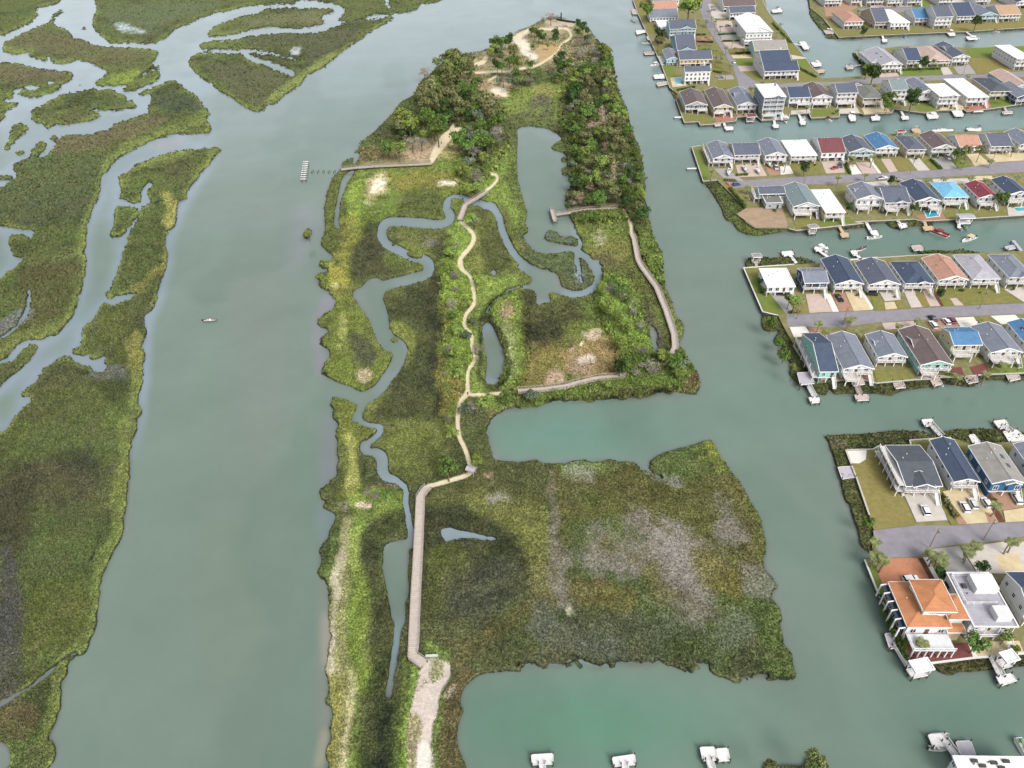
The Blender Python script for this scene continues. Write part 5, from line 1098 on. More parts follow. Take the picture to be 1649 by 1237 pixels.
    if front != 'none' and h > 4 and int(x0 + y0) % 3 != 1:           # outside stair
        st = MB(); sx = W/2 - 1.4; yo = -D/2 - (.6 if front == 'deck' else 0)
        for i in range(10): st.box(sx, sx + 1.1, yo - .35 * (10 - i), yo - .35 * (9 - i) - .02, (i) * fl / 10, (i + .6) * fl / 10)
        for s in (0, 1.1): st.bar((sx + s, yo - 3.5, .9), (sx + s, yo, fl + 1), .09); st.bar((sx + s, yo - 3.5, 0), (sx + s, yo - 3.5, .9), .1)
        st.build('stairs', M_TRIM, root)
    root['w'] = W; root['d'] = D
    return root
ORD = ['first', 'second', 'third', 'fourth', 'fifth', 'sixth', 'seventh', 'eighth', 'ninth', 'tenth', 'eleventh', 'twelfth', 'thirteenth', 'fourteenth', 'fifteenth', 'sixteenth']
KN = dict(G='gable', X='side gable', H='hip', F='flat')
def row(desc, lst, group):
    for i, a in enumerate(lst):
        kw = a[-1] if isinstance(a[-1], dict) else {}
        a = a[:-1] if kw or isinstance(a[-1], dict) else a
        lab = '%s house, %s %s roof, %s %s' % (WC[a[8]][0], RC[a[7]][0], KN[a[6]], ORD[i], desc)
        o = house(*a, label=lab, **kw); o['group'] = group
row('from top, west column of farthest block', [
 ('K', 250,12,440,-40, 5.5,'X','teal','white','plain'), ('K', 250,80,428,32, 4.2,'X','salmon','cream','plain'), ('K', 225,140,432,92, 4.2,'X','grey','white','plain'),
 ('K', 292,214,445,162, 4.0,'F','white','white','plain'), ('K', 375,225,568,172, 7.5,'X','slate','lblue','deck',dict(dormer=1)), ('K', 430,385,570,290, 6.5,'X','slate','lblue','plain',dict(dormer=2)),
 ('K', 348,455,440,385, 5.0,'G','grey','lblue','plain'), ('K', 450,458,690,400, 6.0,'X','slate','yellow','plain'), ('K', 490,550,680,512, 8.4,'X','slate','white','plain')], 'houses of the farthest canal block')
row('from top, east column of farthest block', [
 ('K', 785,52,1020,-5, 5.5,'X','brown','white','deck'), ('K', 832,102,1020,66, 6.5,'X','slate','white','deck'), ('K', 955,250,1150,140, 9.5,'G','white','white','deck'),
 ('K', 942,318,1150,268, 4.4,'F','white','white','deck'), ('K', 1020,385,1262,325, 6.5,'X','beige','teal','plain'), ('K', 1075,475,1290,402, 8.8,'X','navy','white','plain'), ('K', 1095,545,1350,482, 6.4,'X','navy','white','deck')], 'houses of the farthest canal block')
row('from left facing the upper canal', [
 ('K', 492,805,655,705, 5.8,'G','brown','grey','deck',dict(dormer=1)), ('K', 705,822,850,695, 6,'G','brown','cream','deck'), ('K', 885,805,1030,690, 6,'G','grey','white','deck'),
 ('K', 1090,742,1252,645, 13.0,'H','white','bgrey','deck',dict(dormer=1)), ('K', 1282,745,1440,672, 7.0,'X','navy','white','deck'), ('K', 1455,748,1605,655, 6.6,'G','brown','white','deck'),
 ('N', 235,712,385,648, 8.2,'X','slate','white','deck'), ('N', 430,752,580,660, 6.0,'H','olive','yellow','deck'), ('N', 650,690,770,618, 8.6,'X','teal','white','deck'), ('N', 850,712,982,618, 6.6,'G','grey','white','deck'),
 ('N', 1010,735,1160,645, 7.6,'H','white','white','deck',dict(dormer=1)), ('N', 1225,745,1380,608, 6.5,'H','white','white','deck'), ('N', 1400,700,1560,602, 6.2,'H','charcoal','cream','deck'), ('N', 1565,675,1720,560, 6.2,'G','pink','lblue','deck'), ('N', 1600,745,1740,650, 5.5,'G','grey','dblue','deck')], 'houses facing the upper canal')
row('from left behind the boat basin', [
 ('N', 490,478,570,402, 5.5,'H','lgrey','white','plain'), ('N', 570,498,725,392, 6.2,'G','lgrey','white','deck'), ('N', 765,465,872,386, 5.4,'X','navy','white','deck'), ('N', 925,465,1090,362, 5.0,'H','pink','cream','deck'),
 ('N', 1110,442,1238,345, 6.4,'G','slate','white','deck'), ('N', 1600,452,1720,352, 7.5,'H','white','white','deck')], 'houses behind the boat basin')
row('from left beside topmost olive lawn', [
 ('N', 290,170,430,98, 6.4,'H','salmon','white','deck'), ('N', 520,172,625,92, 5.5,'X','slate','tan','deck'), ('N', 640,178,782,86, 6,'H','white','white','plain'), ('N', 825,145,925,88, 6,'X','blue','white','deck'), ('N', 985,132,1112,68, 9,'X','slate','white','deck'),
 ('N', 1145,128,1280,52, 6,'X','navy','white','deck'), ('N', 1315,122,1450,50, 6,'G','grey','lblue','deck'), ('N', 1470,118,1625,62, 6,'X','tan','white','deck')], 'houses of the topmost right hand block')
row('from left along the top edge', [
 ('N', 140,8,265,-50, 6,'H','lgrey','white','deck'), ('N', 340,2,420,-60, 5.5,'G','navy','white','deck'), ('N', 460,0,585,-60, 6,'X','grey','white','deck'), ('N', 620,5,730,-60, 6,'G','tan','white','deck'), ('N', 770,0,880,-60, 6,'H','slate','white','deck'), ('N', 1010,-2,1120,-60, 6,'G','lgrey','white','deck'), ('N', 1290,-8,1400,-60, 6,'H','brown','white','deck'), ('N', 1600,20,1740,-40, 6,'G','navy','white','deck')], 'houses cut by the top edge')
row('from left, third block, north side', [
 ('L', 355,290,520,170, 5.5,'G','grey','white','deck',dict(dormer=1, gallery=1)), ('L', 535,262,745,166, 5.6,'X','slate','white','deck'), ('L', 790,268,965,150, 6,'G','grey','white','deck'), ('L', 1005,268,1215,142, 5.4,'H','white','white','deck'), ('L', 1255,245,1452,125, 5.6,'X','maroon','white','gar'),
 ('M', 205,238,402,128, 5.6,'G','slate','teal','deck',dict(dormer=1)), ('M', 425,212,608,104, 5.6,'G','blue','white','deck'), ('M', 688,216,838,108, 5.6,'H','slate','cream','deck'), ('M', 895,206,1082,94, 5.6,'G','brown','white','deck',dict(dormer=1)), ('M', 1120,192,1300,98, 4.6,'X','salmon','white','plain'),
 ('M', 1380,190,1560,84, 5.4,'X','slate','white','deck'), ('M', 1625,176,1800,72, 6,'G','grey','white','deck')], 'houses on the north side of the third block')
row('from left, third block, south side', [
 ('L', 740,585,950,524, 5.4,'X','slate','lblue','deck',dict(gallery=1)), ('L', 792,662,930,594, 3.8,'F','olive','grey','plain'), ('L', 1022,690,1235,525, 5.6,'G','teal','white','deck',dict(dormer=2)), ('L', 1290,740,1450,555, 5.8,'H','white','cream','deck'),
 ('M', 268,630,482,520, 7,'G','grey','white','deck'), ('M', 500,658,708,520, 5.6,'X','slate','white','deck',dict(dormer=1)), ('M', 752,645,955,496, 6,'G','navy','white','deck',dict(dormer=1)), ('M', 990,612,1192,492, 5.8,'H','sky','teal','deck'), ('M', 1278,618,1442,502, 5.8,'G','red','white','deck'), ('M', 1518,592,1700,468, 6,'G','navy','white','deck',dict(dormer=1))], 'houses on the south side of the third block')
row('from left, fourth block, north side', [
 ('O', 385,575,690,378, 5.2,'F','white','white','gar'), ('O', 800,528,1060,370, 6.2,'X','grey','dblue','deck'), ('O', 1140,542,1445,272, 5.2,'G','navy','white','deck'), ('O', 1515,548,1853,305, 5.2,'G','slate','white','deck'),
 ('PP', 340,532,655,300, 5.2,'H','navy','white','deck',dict(dormer=1)), ('PP', 715,498,1032,262, 5.2,'G','salmon','white','deck',dict(dormer=1)), ('PP', 1092,485,1385,226, 5.6,'H','lgrey','white','deck'), ('PP', 1490,468,1760,222, 6.2,'H','grey','white','deck',dict(dormer=1))], 'houses on the north side of the fourth block')
row('from left, fourth block, south side', [
 ('Q', 752,822,972,375, 6.0,'X','navy','mint','gar',dict(gallery=1)), ('Q', 1040,792,1402,400, 5.2,'G','grey','white','deck'), ('Q', 1460,650,1805,385, 5.0,'G','grey','white','deck'), ('R', 408,742,790,332, 5.2,'G','brown','mint','deck'),
 ('R', 810,502,1142,295, 6.6,'X','blue','cream','deck'), ('R', 1258,592,1630,285, 5.2,'G','grey','white','deck'), ('R', 1700,520,2000,235, 5.6,'G','blue','white','deck')], 'houses on the south side of the fourth block')
row('from left beside the large brown lawn', [
 ('S', 700,622,985,305, 5.6,'X','charcoal','bgrey','deck',dict(dormer=2, pitch=.2, gallery=2)), ('S', 1085,588,1292,262, 5.2,'G','navy','white','deck'), ('S', 1395,600,1665,310, 6.8,'G','beige','blue','gar',dict(dormer=1)), ('S', 1760,560,1960,290, 6.8,'G','grey','white','gar')], 'houses behind the brown lawn')
# the orange tiled mansion, its neighbours and the corner house at the lower right
man = house('T', 458,748,800,400, 5.7, 'H', 'orange', 'white', 'none', label='large white mansion with orange tiled hip roofs and a columned west gallery', pitch=.30)
W, D = man['w'], man['d']
r2, g2, t2, _ = roof_mb(W * .70, D * .66, 8.7, 'H', .36, .6, .22, W * .26, D * .04); u = MB(); u.box(W * .26 - W * .35, W * .26 + W * .35, D * .04 - D * .33, D * .04 + D * .33, 5.7, 9.0)
u.build('upper_storey', wmat('white'), man); r2.build('upper_roof', rmat('orange'), man); t2.build('upper_trim', M_TRIM, man)
r3, g3, t3, _ = roof_mb(W * .42, D * .5, 6.9, 'H', .32, .5, .2, W * .72, -D * .12); u = MB(); u.box(W * .53, W * .91, -D * .33, D * .1, 0, 6.9); u.build('east_wing', wmat('white'), man); r3.build('east_roof', rmat('orange'), man); t3.build('east_trim', M_TRIM, man)
r4, g4, t4, _ = roof_mb(W * .36, D * .16, 4.3, 'X', .28, .4, .2, W * .66, -D * .46); u = MB(); u.box(W * .5, W * .82, -D * .52, -D * .335, 0, 4.3); u.build('porch_wing', wmat('cream'), man); r4.build('porch_roof', rmat('orange'), man); t4.build('porch_trim', M_TRIM, man)
u = MB(); u.box(-W * .5, W * .5, -D * .5 - 5.2, -D * .5 - .55, 3.1, 3.3)
for i in range(7): u.bar((-W * .48 + W * .96 * i / 6, -D/2 - 5, 0), (-W * .48 + W * .96 * i / 6, -D/2 - 5, 3.1), .3)
u.build('terrace', mat('terrace_tiles', K(226,228,228), .6, .05, 1), man)
u = MB(); rail(u, (-W * .5, -D/2 - 5.1), (W * .5, -D/2 - 5.1), 3.3); rail(u, (-W * .5, -D/2 - 5.1), (-W * .5, -D/2 - .6), 3.3); u.build('terrace_railing', M_TRIM, man)
for i in range(6):
    cc = MB(); yy = -D/2 + D * i / 5; cc.bar((-W/2 - 1.9, yy, 0), (-W/2 - 1.9, yy, 4.9), .3); cc.bar((-W/2 - 2, yy, 4.9), (-W/2 - .5, yy, 5.3), .25, .3); cc.build('gallery_column', M_TRIM, man)
u = MB(); u.box(-W/2 - 1.7, -W/2 - .06, -D/2, D/2, 4.7, 4.85); u.build('gallery_roof', M_GLASS, man)
for i in range(5): add_win(man, W * (.1 + .1 * i), -D * .29 - .02, 8.0, 0, .9, 1.2)
for i in range(5): add_win(man, -W/2 - .02, -D/2 + D * (i + .5) / 5, 2.0, -math.pi/2, 1.6, 2.4)
wh = house('T', 985,748,1330,330, 6.2, 'F', 'lgrey', 'white', 'deck', label='white flat roofed house with rooftop terraces between the orange mansion and the navy roof')
W, D = wh['w'], wh['d']
u = MB(); u.box(-W * .1, W * .45, D * .1, D * .4, 6.46, 8.6); u.build('roof_room', wmat('white'), wh)
u = MB(); u.box(W * .05, W * .4, -D * .42, -D * .2, 6.46, 8.4); u.build('stair_tower', wmat('white'), wh)
u = MB(); rail(u, (-W * .45, D * .45), (W * .45, D * .45), 6.46); rail(u, (-W * .45, -D * .1), (-W * .45, D * .45), 6.46); rail(u, (-W * .45, -D * .1), (W * .3, -D * .1), 6.46); u.build('roof_railing', M_TRIM, wh)
u = MB(); u.box(-W * .32, -W * .22, D * .2, D * .28, 6.46, 7.0); u.build('cooling_unit', M_DARK, wh)
nv = house('T', 1430,640,1700,320, 6.0, 'X', 'navy', 'white', 'deck', label='white house with navy side gable roof cut by the right edge beside the near canal')
cn = house('U', 985,1130,1800,925, 4.6, 'F', 'white', 'white', 'none', label='white roof terrace of the corner house at the lower right edge')
W, D = cn['w'], cn['d']
u = MB()
for i, (a, b) in enumerate([(-.3, .2), (-.22, -.1), (-.05, .1), (.02, -.2), (.12, .2)]): u.box(W*a, W*a + 1.4, D*b, D*b + .7, 4.86, 5.25)
u.build('sun_loungers', M_DARK, cn)
# ------------------------------------------------------------------ docks and boardwalks
M_WOOD = mat('weathered_boards', K(196,182,172), .85, .10, .9, wave=(1, .4, .35)); M_WOODW = mat('pale_boards', K(232,230,228), .8, .05, .9); M_WOODT = mat('tan_boards', K(206,180,150), .8, .08, .9)
M_PILE = mat('dark_piling', K(84,76,68), .9, .2, 2); M_PINKW = mat('pinkish_boards', K(206,184,178), .85, .08, .9)
WDM = dict(grey=M_WOOD, white=M_WOODW, tan=M_WOODT, pink=M_PINKW, lav=mat('grey_lilac_boards', K(190,184,192), .85, .06, .9))
_m = MB(); _m.tube([(0, 0, -2.6), (0, 0, .9)], .16, 6); PIL = _m.mesh('piling', M_PILE)
_m = MB(); _m.tube([(0, 0, -2.6), (0, 0, -.1)], .14, 6); PILS = _m.mesh('piling', M_PILE)
def pil(root, x, y, z, tall=True):
    o = bpy.data.objects.new('piling', PIL if tall else PILS); link(o, root); o.location = (x, y, z)
def dock(t, label, walk=None, ww=1.5, heads=(), z=1.3, c='grey', rails=False, roof=None, group='docks and decks along the canals', lift=False):
    pts = []
    if walk: pts = [G(*p, z) for p in zp(t, walk)]
    H = [[G(*p, z) for p in zp(t, h)] for h in heads]
    o0 = pts[0] if pts else H[0][0]
    root = empty('dock', (o0.x, o0.y, z)); tag(root, label, 'dock', group)
    k = 0
    if pts:
        mb, rl = MB(), MB()
        for a, b in zip(pts, pts[1:]):
            a = a - o0; b = b - o0; mb.bar(a - Vector((0,0,.1)), b - Vector((0,0,.1)), ww, .2)
            d = b - a; s_ = Vector((-d.y, d.x, 0)).normalized() * ww / 2; n_ = max(1, int(d.length / 4))
            for i in range(n_ + 1):
                q_ = a + d * i / n_
                for sg in (-1, 1): pil(root, q_.x + s_.x * sg, q_.y + s_.y * sg, 0, rails)
            if rails:
                for sg in (-1, 1): rail(rl, (a + s_ * sg * .92)[:2], (b + s_ * sg * .92)[:2], 0)
        mb.build('walkway', WDM[c], root)
        if rails: rl.build('railing', WDM['white' if c == 'white' else 'grey'], root)
    for q_ in H:
        q_ = [p - o0 for p in q_]; mb = MB(); k += 1
        mb.prism([(p.x, p.y) for p in q_], -.25 - .004 * k, .02 + .004 * k); mb.build('platform', WDM[c], root)
        ed = MB()
        for a, b in zip(q_, q_[1:] + q_[:1]): ed.bar(a + Vector((0,0,-.05)), b + Vector((0,0,-.05)), .14, .3)
        ed.build('edge_board', WDM['white' if c != 'tan' else 'tan'], root)
        for a, b in zip(q_, q_[1:] + q_[:1]): pil(root, a.x, a.y, 0); pil(root, (a.x + b.x)/2, (a.y + b.y)/2, 0, False)
    if roof:
        q_ = [p - o0 for p in H[-1]]; c_ = sum(q_, Vector()) / 4; W_ = (q_[1] - q_[0]).length; D_ = (q_[2] - q_[1]).length
        r_, g_, t_, _ = roof_mb(W_, D_, 2.9, roof[0], .2, .4)
        for nm, mbb, m in (('roof', r_, rmat(roof[1])), ('roof_trim', t_, M_TRIM)):
            o = mbb.build(nm, m, root); o.location = (c_.x, c_.y, 0); o.rotation_euler = (0, 0, math.atan2((q_[1]-q_[0]).y, (q_[1]-q_[0]).x) if (q_[1]-q_[0]).x > 0 else GRID)
        for p in q_:
            s_ = MB(); s_.bar((p.x * .96 + c_.x * .04, p.y * .96 + c_.y * .04, 0), (p.x * .96 + c_.x * .04, p.y * .96 + c_.y * .04, 2.95), .2); s_.build('roof_post', M_TRIM, root)
    return root
DK_ = [
 ('K', None, [[(112,232),(188,226),(194,244),(118,262)]], 'white', 'boat lift dock', 'second'), ('K', None, [[(196,275),(250,272),(256,300),(202,304)]], 'white', 'square white platform', 'third'),
 ('K', None, [[(172,396),(250,390),(255,410),(180,416)]], 'grey', 'boat lift dock', 'fifth'), ('K', None, [[(245,570),(325,562),(332,594),(252,598)]], 'white', 'wide white lift dock', 'seventh'), ('K', None, [[(268,628),(355,618),(362,638),(276,655)]], 'grey', 'boat lift dock', 'last'), ('K', None, [[(78,72),(122,70),(130,106),(86,108)]], 'grey', 'small lift dock', 'first')]
for t, wk, hd, c, nm, o_ in DK_: dock(t, '%s, %s from the top along the farthest block\'s west seawall' % (nm, o_) if o_ != 'last' else nm + ', lowest along the farthest block\'s west seawall', wk, 1.4, hd, 1.2, c)
dock('K', 'short white dock off the west tip of the upper canal houses', [(470,888),(405,890)], 2.2, (), 1.2, 'white')
for t, wk, hd, c, l in [
 ('K', None, [[(1140,76),(1220,70),(1226,90),(1150,96)]], 'white', 'white dock highest on the east side of the farthest block'), ('K', [(1310,330),(1370,345)], [[(1350,318),(1400,315),(1430,370),(1388,376)]], 'white', 'slanted white dock on the east side of the farthest block'),
 ('K', None, [[(1440,474),(1508,468),(1525,500),(1460,506)]], 'white', 'broad white dock beside the olive yard above the basin'), ('K', None, [[(1480,532),(1540,528),(1546,550),(1490,553)]], 'tan', 'small tan dock at the corner of the boat basin'),
 ('K', [(780,928),(795,975)], [[(788,962),(850,960),(855,984),(792,988)]], 'white', 'white L shaped dock below the second upper canal house'), ('K', None, [[(702,930),(755,925),(758,954),(712,958)]], 'pink', 'square pinkish dock beside the white L shaped dock'),
 ('K', [(1160,905),(1170,955)], [[(1148,946),(1195,944),(1198,968),(1156,970)]], 'white', 'small T dock below the four storey house'), ('K', [(1350,868),(1375,930)], [[(1352,920),(1400,918),(1404,944),(1362,948)]], 'white', 'T dock below the fifth upper canal house'),
 ('N', [(322,860),(340,905)], [[(310,880),(366,876),(372,918),(326,920)]], 'white', 'white dock below the seventh upper canal house'), ('N', [(532,855),(520,900)], [[(485,886),(550,882),(555,912),(490,916)]], 'white', 'white dock below the yellow upper canal house'),
 ('N', [(715,845),(740,895)], [[(712,886),(766,882),(776,905),(720,910)]], 'white', 'white T dock below the ninth upper canal house'), ('N', [(900,850),(930,885)], [[(905,872),(980,855),(1000,896),(920,905)]], 'white', 'large white dock below the tenth upper canal house'),
 ('N', None, [[(1090,832),(1170,827),(1190,884),(1122,886)]], 'white', 'white lift dock left of the brick canal patio'), ('N', None, [[(1252,832),(1335,826),(1340,849),(1262,853)]], 'white', 'white dock below the brick canal patio'),
 ('N', [(1490,795),(1520,856)], [[(1480,850),(1560,846),(1566,862),(1490,868)]], 'grey', 'grey T dock below the bright green upper yard'), ('N', [(570,268),(585,310)], [[(566,300),(606,298),(611,317),(571,321)]], 'white', 'white T dock below the topmost olive lawn'),
 ('N', [(1205,240),(1270,285)], [[(1205,280),(1270,276),(1300,300),(1222,304)]], 'white', 'long dock below the topmost row on the right'), ('N', [(1060,245),(1090,270)], [[(1060,238),(1115,236),(1130,268),(1080,274)]], 'white', 'white dock beside the pink patio of the topmost row'),
 ('N', [(420,490),(330,508)], [[(290,500),(345,495),(352,522),(300,526)]], 'grey', 'grey dock reaching left from the boat basin corner'), ('N', [(195,258),(140,240)], [[(122,232),(185,228),(205,252),(140,258)]], 'grey', 'grey dock at the corner of the topmost olive lawn'),
 ('L', [(214,366),(135,368)], (), 'white', 'narrow white dock off the west seawall of the third block'),
 ('M', None, [[(882,48),(1064,44),(1068,56),(886,62)]], 'white', 'long thin white dock behind the brown roofed house'), ('M', [(790,90),(770,60)], [[(710,40),(780,38),(800,68),(735,72)]], 'tan', 'tan dock behind the slate hip roofed house'), ('M', None, [[(1170,36),(1298,40),(1296,58),(1180,54)]], 'white', 'white dock with lifts behind the salmon roofed house'),
 ('L', [(1370,800),(1440,915)], [[(1405,906),(1470,900),(1485,934),(1416,940)]], 'tan', 'tan T dock below the white hip roofed house'), ('M', [(332,800),(400,925)], [[(370,890),(425,880),(450,925),(392,932)]], 'white', 'white railed dock below the grey gabled canal house'),
 ('M', [(535,715),(640,850)], [[(600,826),(664,820),(685,850),(622,866)]], 'white', 'long white dock crossing the marsh left of the pool patio'), ('M', [(818,795),(840,855)], [[(806,852),(890,846),(906,875),(820,883)]], 'tan', 'tan dock below the brick pool patio'),
 ('O', [(705,300),(625,200)], [[(535,176),(655,166),(680,205),(560,226)]], 'white', 'white dock behind the dark blue house'), ('O', [(1050,230),(960,165)], [[(900,130),(1035,120),(1042,152),(915,172)]], 'white', 'white dock behind the large navy gable roof'),
 ('O', [(1420,262),(1360,190)], [[(1300,165),(1370,160),(1388,214),(1330,218)]], 'white', 'white dock beside the purple boat cover'), ('O', [(1300,265),(1610,240)], (), 'white', 'long white walkway along the seawall behind the slate roofs'),
 ('PP', [(555,198),(480,130)], [[(400,112),(508,102),(540,150),(430,166)]], 'grey', 'grey dock behind the salmon roofed house'), ('PP', [(1530,50),(1649,200)], [[(1430,122),(1530,100),(1560,136),(1470,156)]], 'lav', 'floating dock with a gangway at the right edge'),
 ('Q', [(600,960),(690,1130)], [[(615,1126),(740,1120),(756,1184),(645,1194)]], 'white', 'white T dock below the mint green corner house'), ('Q', [(1185,975),(1235,1100)], [[(1170,1096),(1325,1090),(1350,1155),(1195,1166)]], 'pink', 'pinkish T dock below the blue grey gable'),
 ('R', None, [[(60,926),(180,925),(225,1005),(95,1020)]], 'grey', 'grey deck below the third house of the southern row'), ('R', [(570,890),(600,960)], [[(510,900),(622,890),(672,958),(560,992)]], 'pink', 'white edged pink deck below the brown gable'),
 ('R', [(975,780),(1010,900)], [[(925,882),(1080,872),(1102,934),(970,960)]], 'grey', 'grey deck between the dark red patios'), ('R', None, [[(1420,832),(1560,812),(1612,900),(1470,930)]], 'grey', 'grey deck rightmost along the southern row'),
 ('S', [(985,218),(890,112)], [[(820,80),(910,74),(922,125),(850,136)]], 'white', 'white T dock behind the navy gabled near house'), ('S', None, [[(1200,205),(1246,196),(1302,266),(1240,276)]], 'white', 'narrow white dock in the marsh behind the blue house'),
 ('S', [(1540,180),(1480,125)], [[(1400,92),(1500,80),(1532,140),(1450,156)]], 'white', 'white dock with chairs behind the blue near house'), ('S', None, [[(1476,176),(1590,160),(1700,258),(1532,266)]], 'white', 'broad white deck at the right edge above the blue house'),
 ('S', None, [[(146,462),(255,455),(290,545),(180,558)]], 'lav', 'lilac grey deck over the marsh beside the brown lawn'),
 ('T', [(352,880),(462,1060)], (), 'white', 'long white walkway beside the orange mansion seawall'), ('T', None, [[(270,792),(345,790),(362,908),(310,916)]], 'lav', 'grey platform beside the orange mansion seawall'),
 ('T', [(1125,985),(1200,1140)], [[(1156,1132),(1280,1112),(1330,1166),(1195,1210)]], 'white', 'white dock with dark chairs below the flat roofed house'),
 ('V', [(165,400),(176,520)], [[(110,360),(220,353),(220,405),(115,410)]], 'white', 'leftmost of the three white docks at the bottom'), ('V', [(578,405),(596,520)], [[(515,374),(628,357),(635,408),(525,418)]], 'white', 'tilted middle one of the three white docks at the bottom'),
 ('V', [(1000,380),(1040,520)], [[(955,322),(1030,320),(1040,385),(970,390)], [(1036,330),(1095,326),(1107,388),(1046,392)]], 'white', 'rightmost of the three white docks at the bottom'),
 ('U', [(800,740),(965,970)], [[(622,684),(795,670),(842,800),(680,815)]], 'white', 'white dock with a boat at the lower right corner'), ('U', None, [[(918,756),(1080,750),(1140,914),(990,930)]], 'lav', 'dark edged floating deck with chairs at the lower right'),
]: dock(t, l, wk, 1.5, hd, 1.25, c, rails=(t in 'STUVQ' and wk is not None))
dock('Q', 'raised white railed deck on the corner of the mint green house', None, 1.4, [[(475,826),(650,820),(690,955),(515,975)]], 2.6, 'lav')
dock('Q', 'white edged brick coloured deck below the blue grey gable', None, 1.4, [[(1110,852),(1240,850),(1300,965),(1150,985)]], 1.9, 'pink')
dock('T', 'white roofed boathouse at the corner of the orange mansion', None, 1.5, [[(490,1150),(620,1125),(575,1050),(440,1075)]], 1.4, 'white', roof=('F', 'white'))
dock('T', 'white flat roofed boat shelter below the gravel yard', None, 1.5, [[(1205,1075),(1290,1050),(1250,985),(1150,1005)]], 1.4, 'white', roof=('F', 'white'))
dock('M', 'boat shelter with blue and white roof below the sky blue roof', [(1110,790),(1110,860)], 1.4, [[(1100,830),(1210,825),(1200,795),(1080,800)]], 1.4, 'white', roof=('X', 'lgrey'))
dock('L', 'grey roofed hut standing in the water below the third block', [(1165,865),(1168,880)], 1.2, [[(1145,912),(1205,905),(1195,880),(1138,885)]], 1.4, 'grey', roof=('H', 'beige'))
dock('O', 'brown roofed hut on a short dock behind the white flat roof', [(262,335),(255,290)], 1.3, [[(218,300),(298,296),(290,262),(208,266)]], 1.4, 'grey', roof=('H', 'beige'))
dock('K', 'maroon roofed boat lift below the third upper canal house', None, 1.2, [[(950,925),(1012,922),(1010,900),(948,902)]], 1.3, 'grey', roof=('X', 'maroon'))
dock('M', 'red roofed boat lift behind the bright blue roof', None, 1.2, [[(590,108),(645,104),(635,88),(580,92)]], 1.3, 'grey', roof=('X', 'red'))
M_BW = mat('boardwalk_planks', K(204,192,180), .85, .10, .7, wave=(1, .6, .4)); M_BR = mat('boardwalk_rail', K(176,160,152), .85, .1, 1)
NOVEG = []
def boardwalk(t, pts, label, ww=2.2, z=1.75, head=None):
    NOVEG.append(line_mask(zp(t, pts), [11] * 4, 1.2, False))
    P = [G(*p, z) for p in zp(t, pts)]; o0 = P[0]; root = empty('boardwalk', o0); tag(root, label, 'boardwalk')
    L = [p - o0 for p in P]; n = len(L)
    left, right = [], []
    for i, p in enumerate(L):
        d = (L[min(i+1, n-1)] - L[max(i-1, 0)]); s_ = Vector((-d.y, d.x, 0)).normalized() * ww/2; left.append(p + s_); right.append(p - s_)
    mb, rl, sd_ = MB(), MB(), MB()
    for i in range(n - 1):
        d = (L[i+1] - L[i]); m_ = max(1, int(d.length / .6))
        for k in range(m_):
            a, b = k / m_, (k + .93) / m_
            q_ = [right[i].lerp(right[i+1], a), right[i].lerp(right[i+1], b), left[i].lerp(left[i+1], b), left[i].lerp(left[i+1], a)]
            mb.prism([(p.x, p.y) for p in q_], -.06, .0)
        for S in (left, right):
            rail(rl, S[i][:2], S[i+1][:2], 0, 1.0)
            sd_.bar(S[i] - Vector((0,0,.2)), S[i+1] - Vector((0,0,.2)), .12, .25)
        m_ = max(1, int(d.length / 5))
        for k in range(m_ + 1):
            for S in (left, right): p = S[i].lerp(S[i+1], k / m_); pil(root, p.x, p.y, 0, False)
    if head:
        q_ = [G(*p, z) - o0 for p in zp(t, head)]; hb = MB(); hb.prism([(p.x, p.y) for p in q_], -.07, .02); hb.build('platform', M_BW, root)
        for a, b in zip(q_, q_[1:] + q_[:1]): rail(rl, a[:2], b[:2], .02); pil(root, a.x, a.y, 0)
    mb.build('deck', M_BW, root); rl.build('railing', M_BR, root); sd_.build('beam', M_PILE, root)
    return root
boardwalk('H', [(822,645),(800,668),(776,706),(768,900),(762,1040),(752,1230)] + [(750 - .4, 1260)] + [((480 + 735/3.902 - 480) * 3.926, (920 + 300/3.902 - 620) * 3.926), ((728/3.902) * 3.926, (300 + 470/3.902) * 3.926), ((722/3.902) * 3.926, (300 + 535/3.902) * 3.926), ((788/3.902) * 3.926, (300 + 582/3.902) * 3.926)], 'long straight boardwalk across the dark marsh to the gravel pad', 2.7)
boardwalk('D', [(1478,428),(1400,480),(1308,535),(1265,648)], 'short bent boardwalk bridging the tidal creek', 2.6)
boardwalk('G', [(248,918),(450,903),(600,882),(720,848),(840,822),(980,812),(1050,788)], 'gently curving boardwalk along the south shore of the park', 2.6)
boardwalk('G', [(1385,650),(1408,600),(1400,500),(1340,320),(1270,150),(1160,0)] + [((1200/4.85 + 0) * 4.58, (200 + 1060/4.85 - 430) * 4.58), ((1170/4.85) * 4.58, (200 + 900/4.85 - 430) * 4.58), ((1150/4.85) * 4.58, (200 + 855/4.85 - 430) * 4.58)], 'long boardwalk down the east shore of the park', 2.4)
boardwalk('E', [(1040,658),(900,662),(790,670),(680,690),(560,708)], 'fishing pier with a T head in the long pond', 2.4, head=[(510,668),(540,664),(568,755),(536,762)])
boardwalk('D', [(1045,212),(900,220),(600,233),(440,245),(335,258)], 'grey boardwalk leading to the ruined pier on the west shore', 2.8)
for i in range(5):
    x = 370 + 97 * i; p = G(*z1('ZZ' if 0 else 'P', 470 + x / 10.99, 240 + 425 / 10.99), 0)
    r = empty('mooring_post', (p.x, p.y, 0)); tag(r, 'lone dark post in the row between the pier remains and the west shore', 'post', 'posts of the ruined pier')
    for s_ in (-.9, .9):
        m_ = MB(); m_.tube([(s_ * .3, s_, -2), (s_ * .3, s_, 1.5)], [.24, .2], 6); m_.build('piling', M_PILE, r)
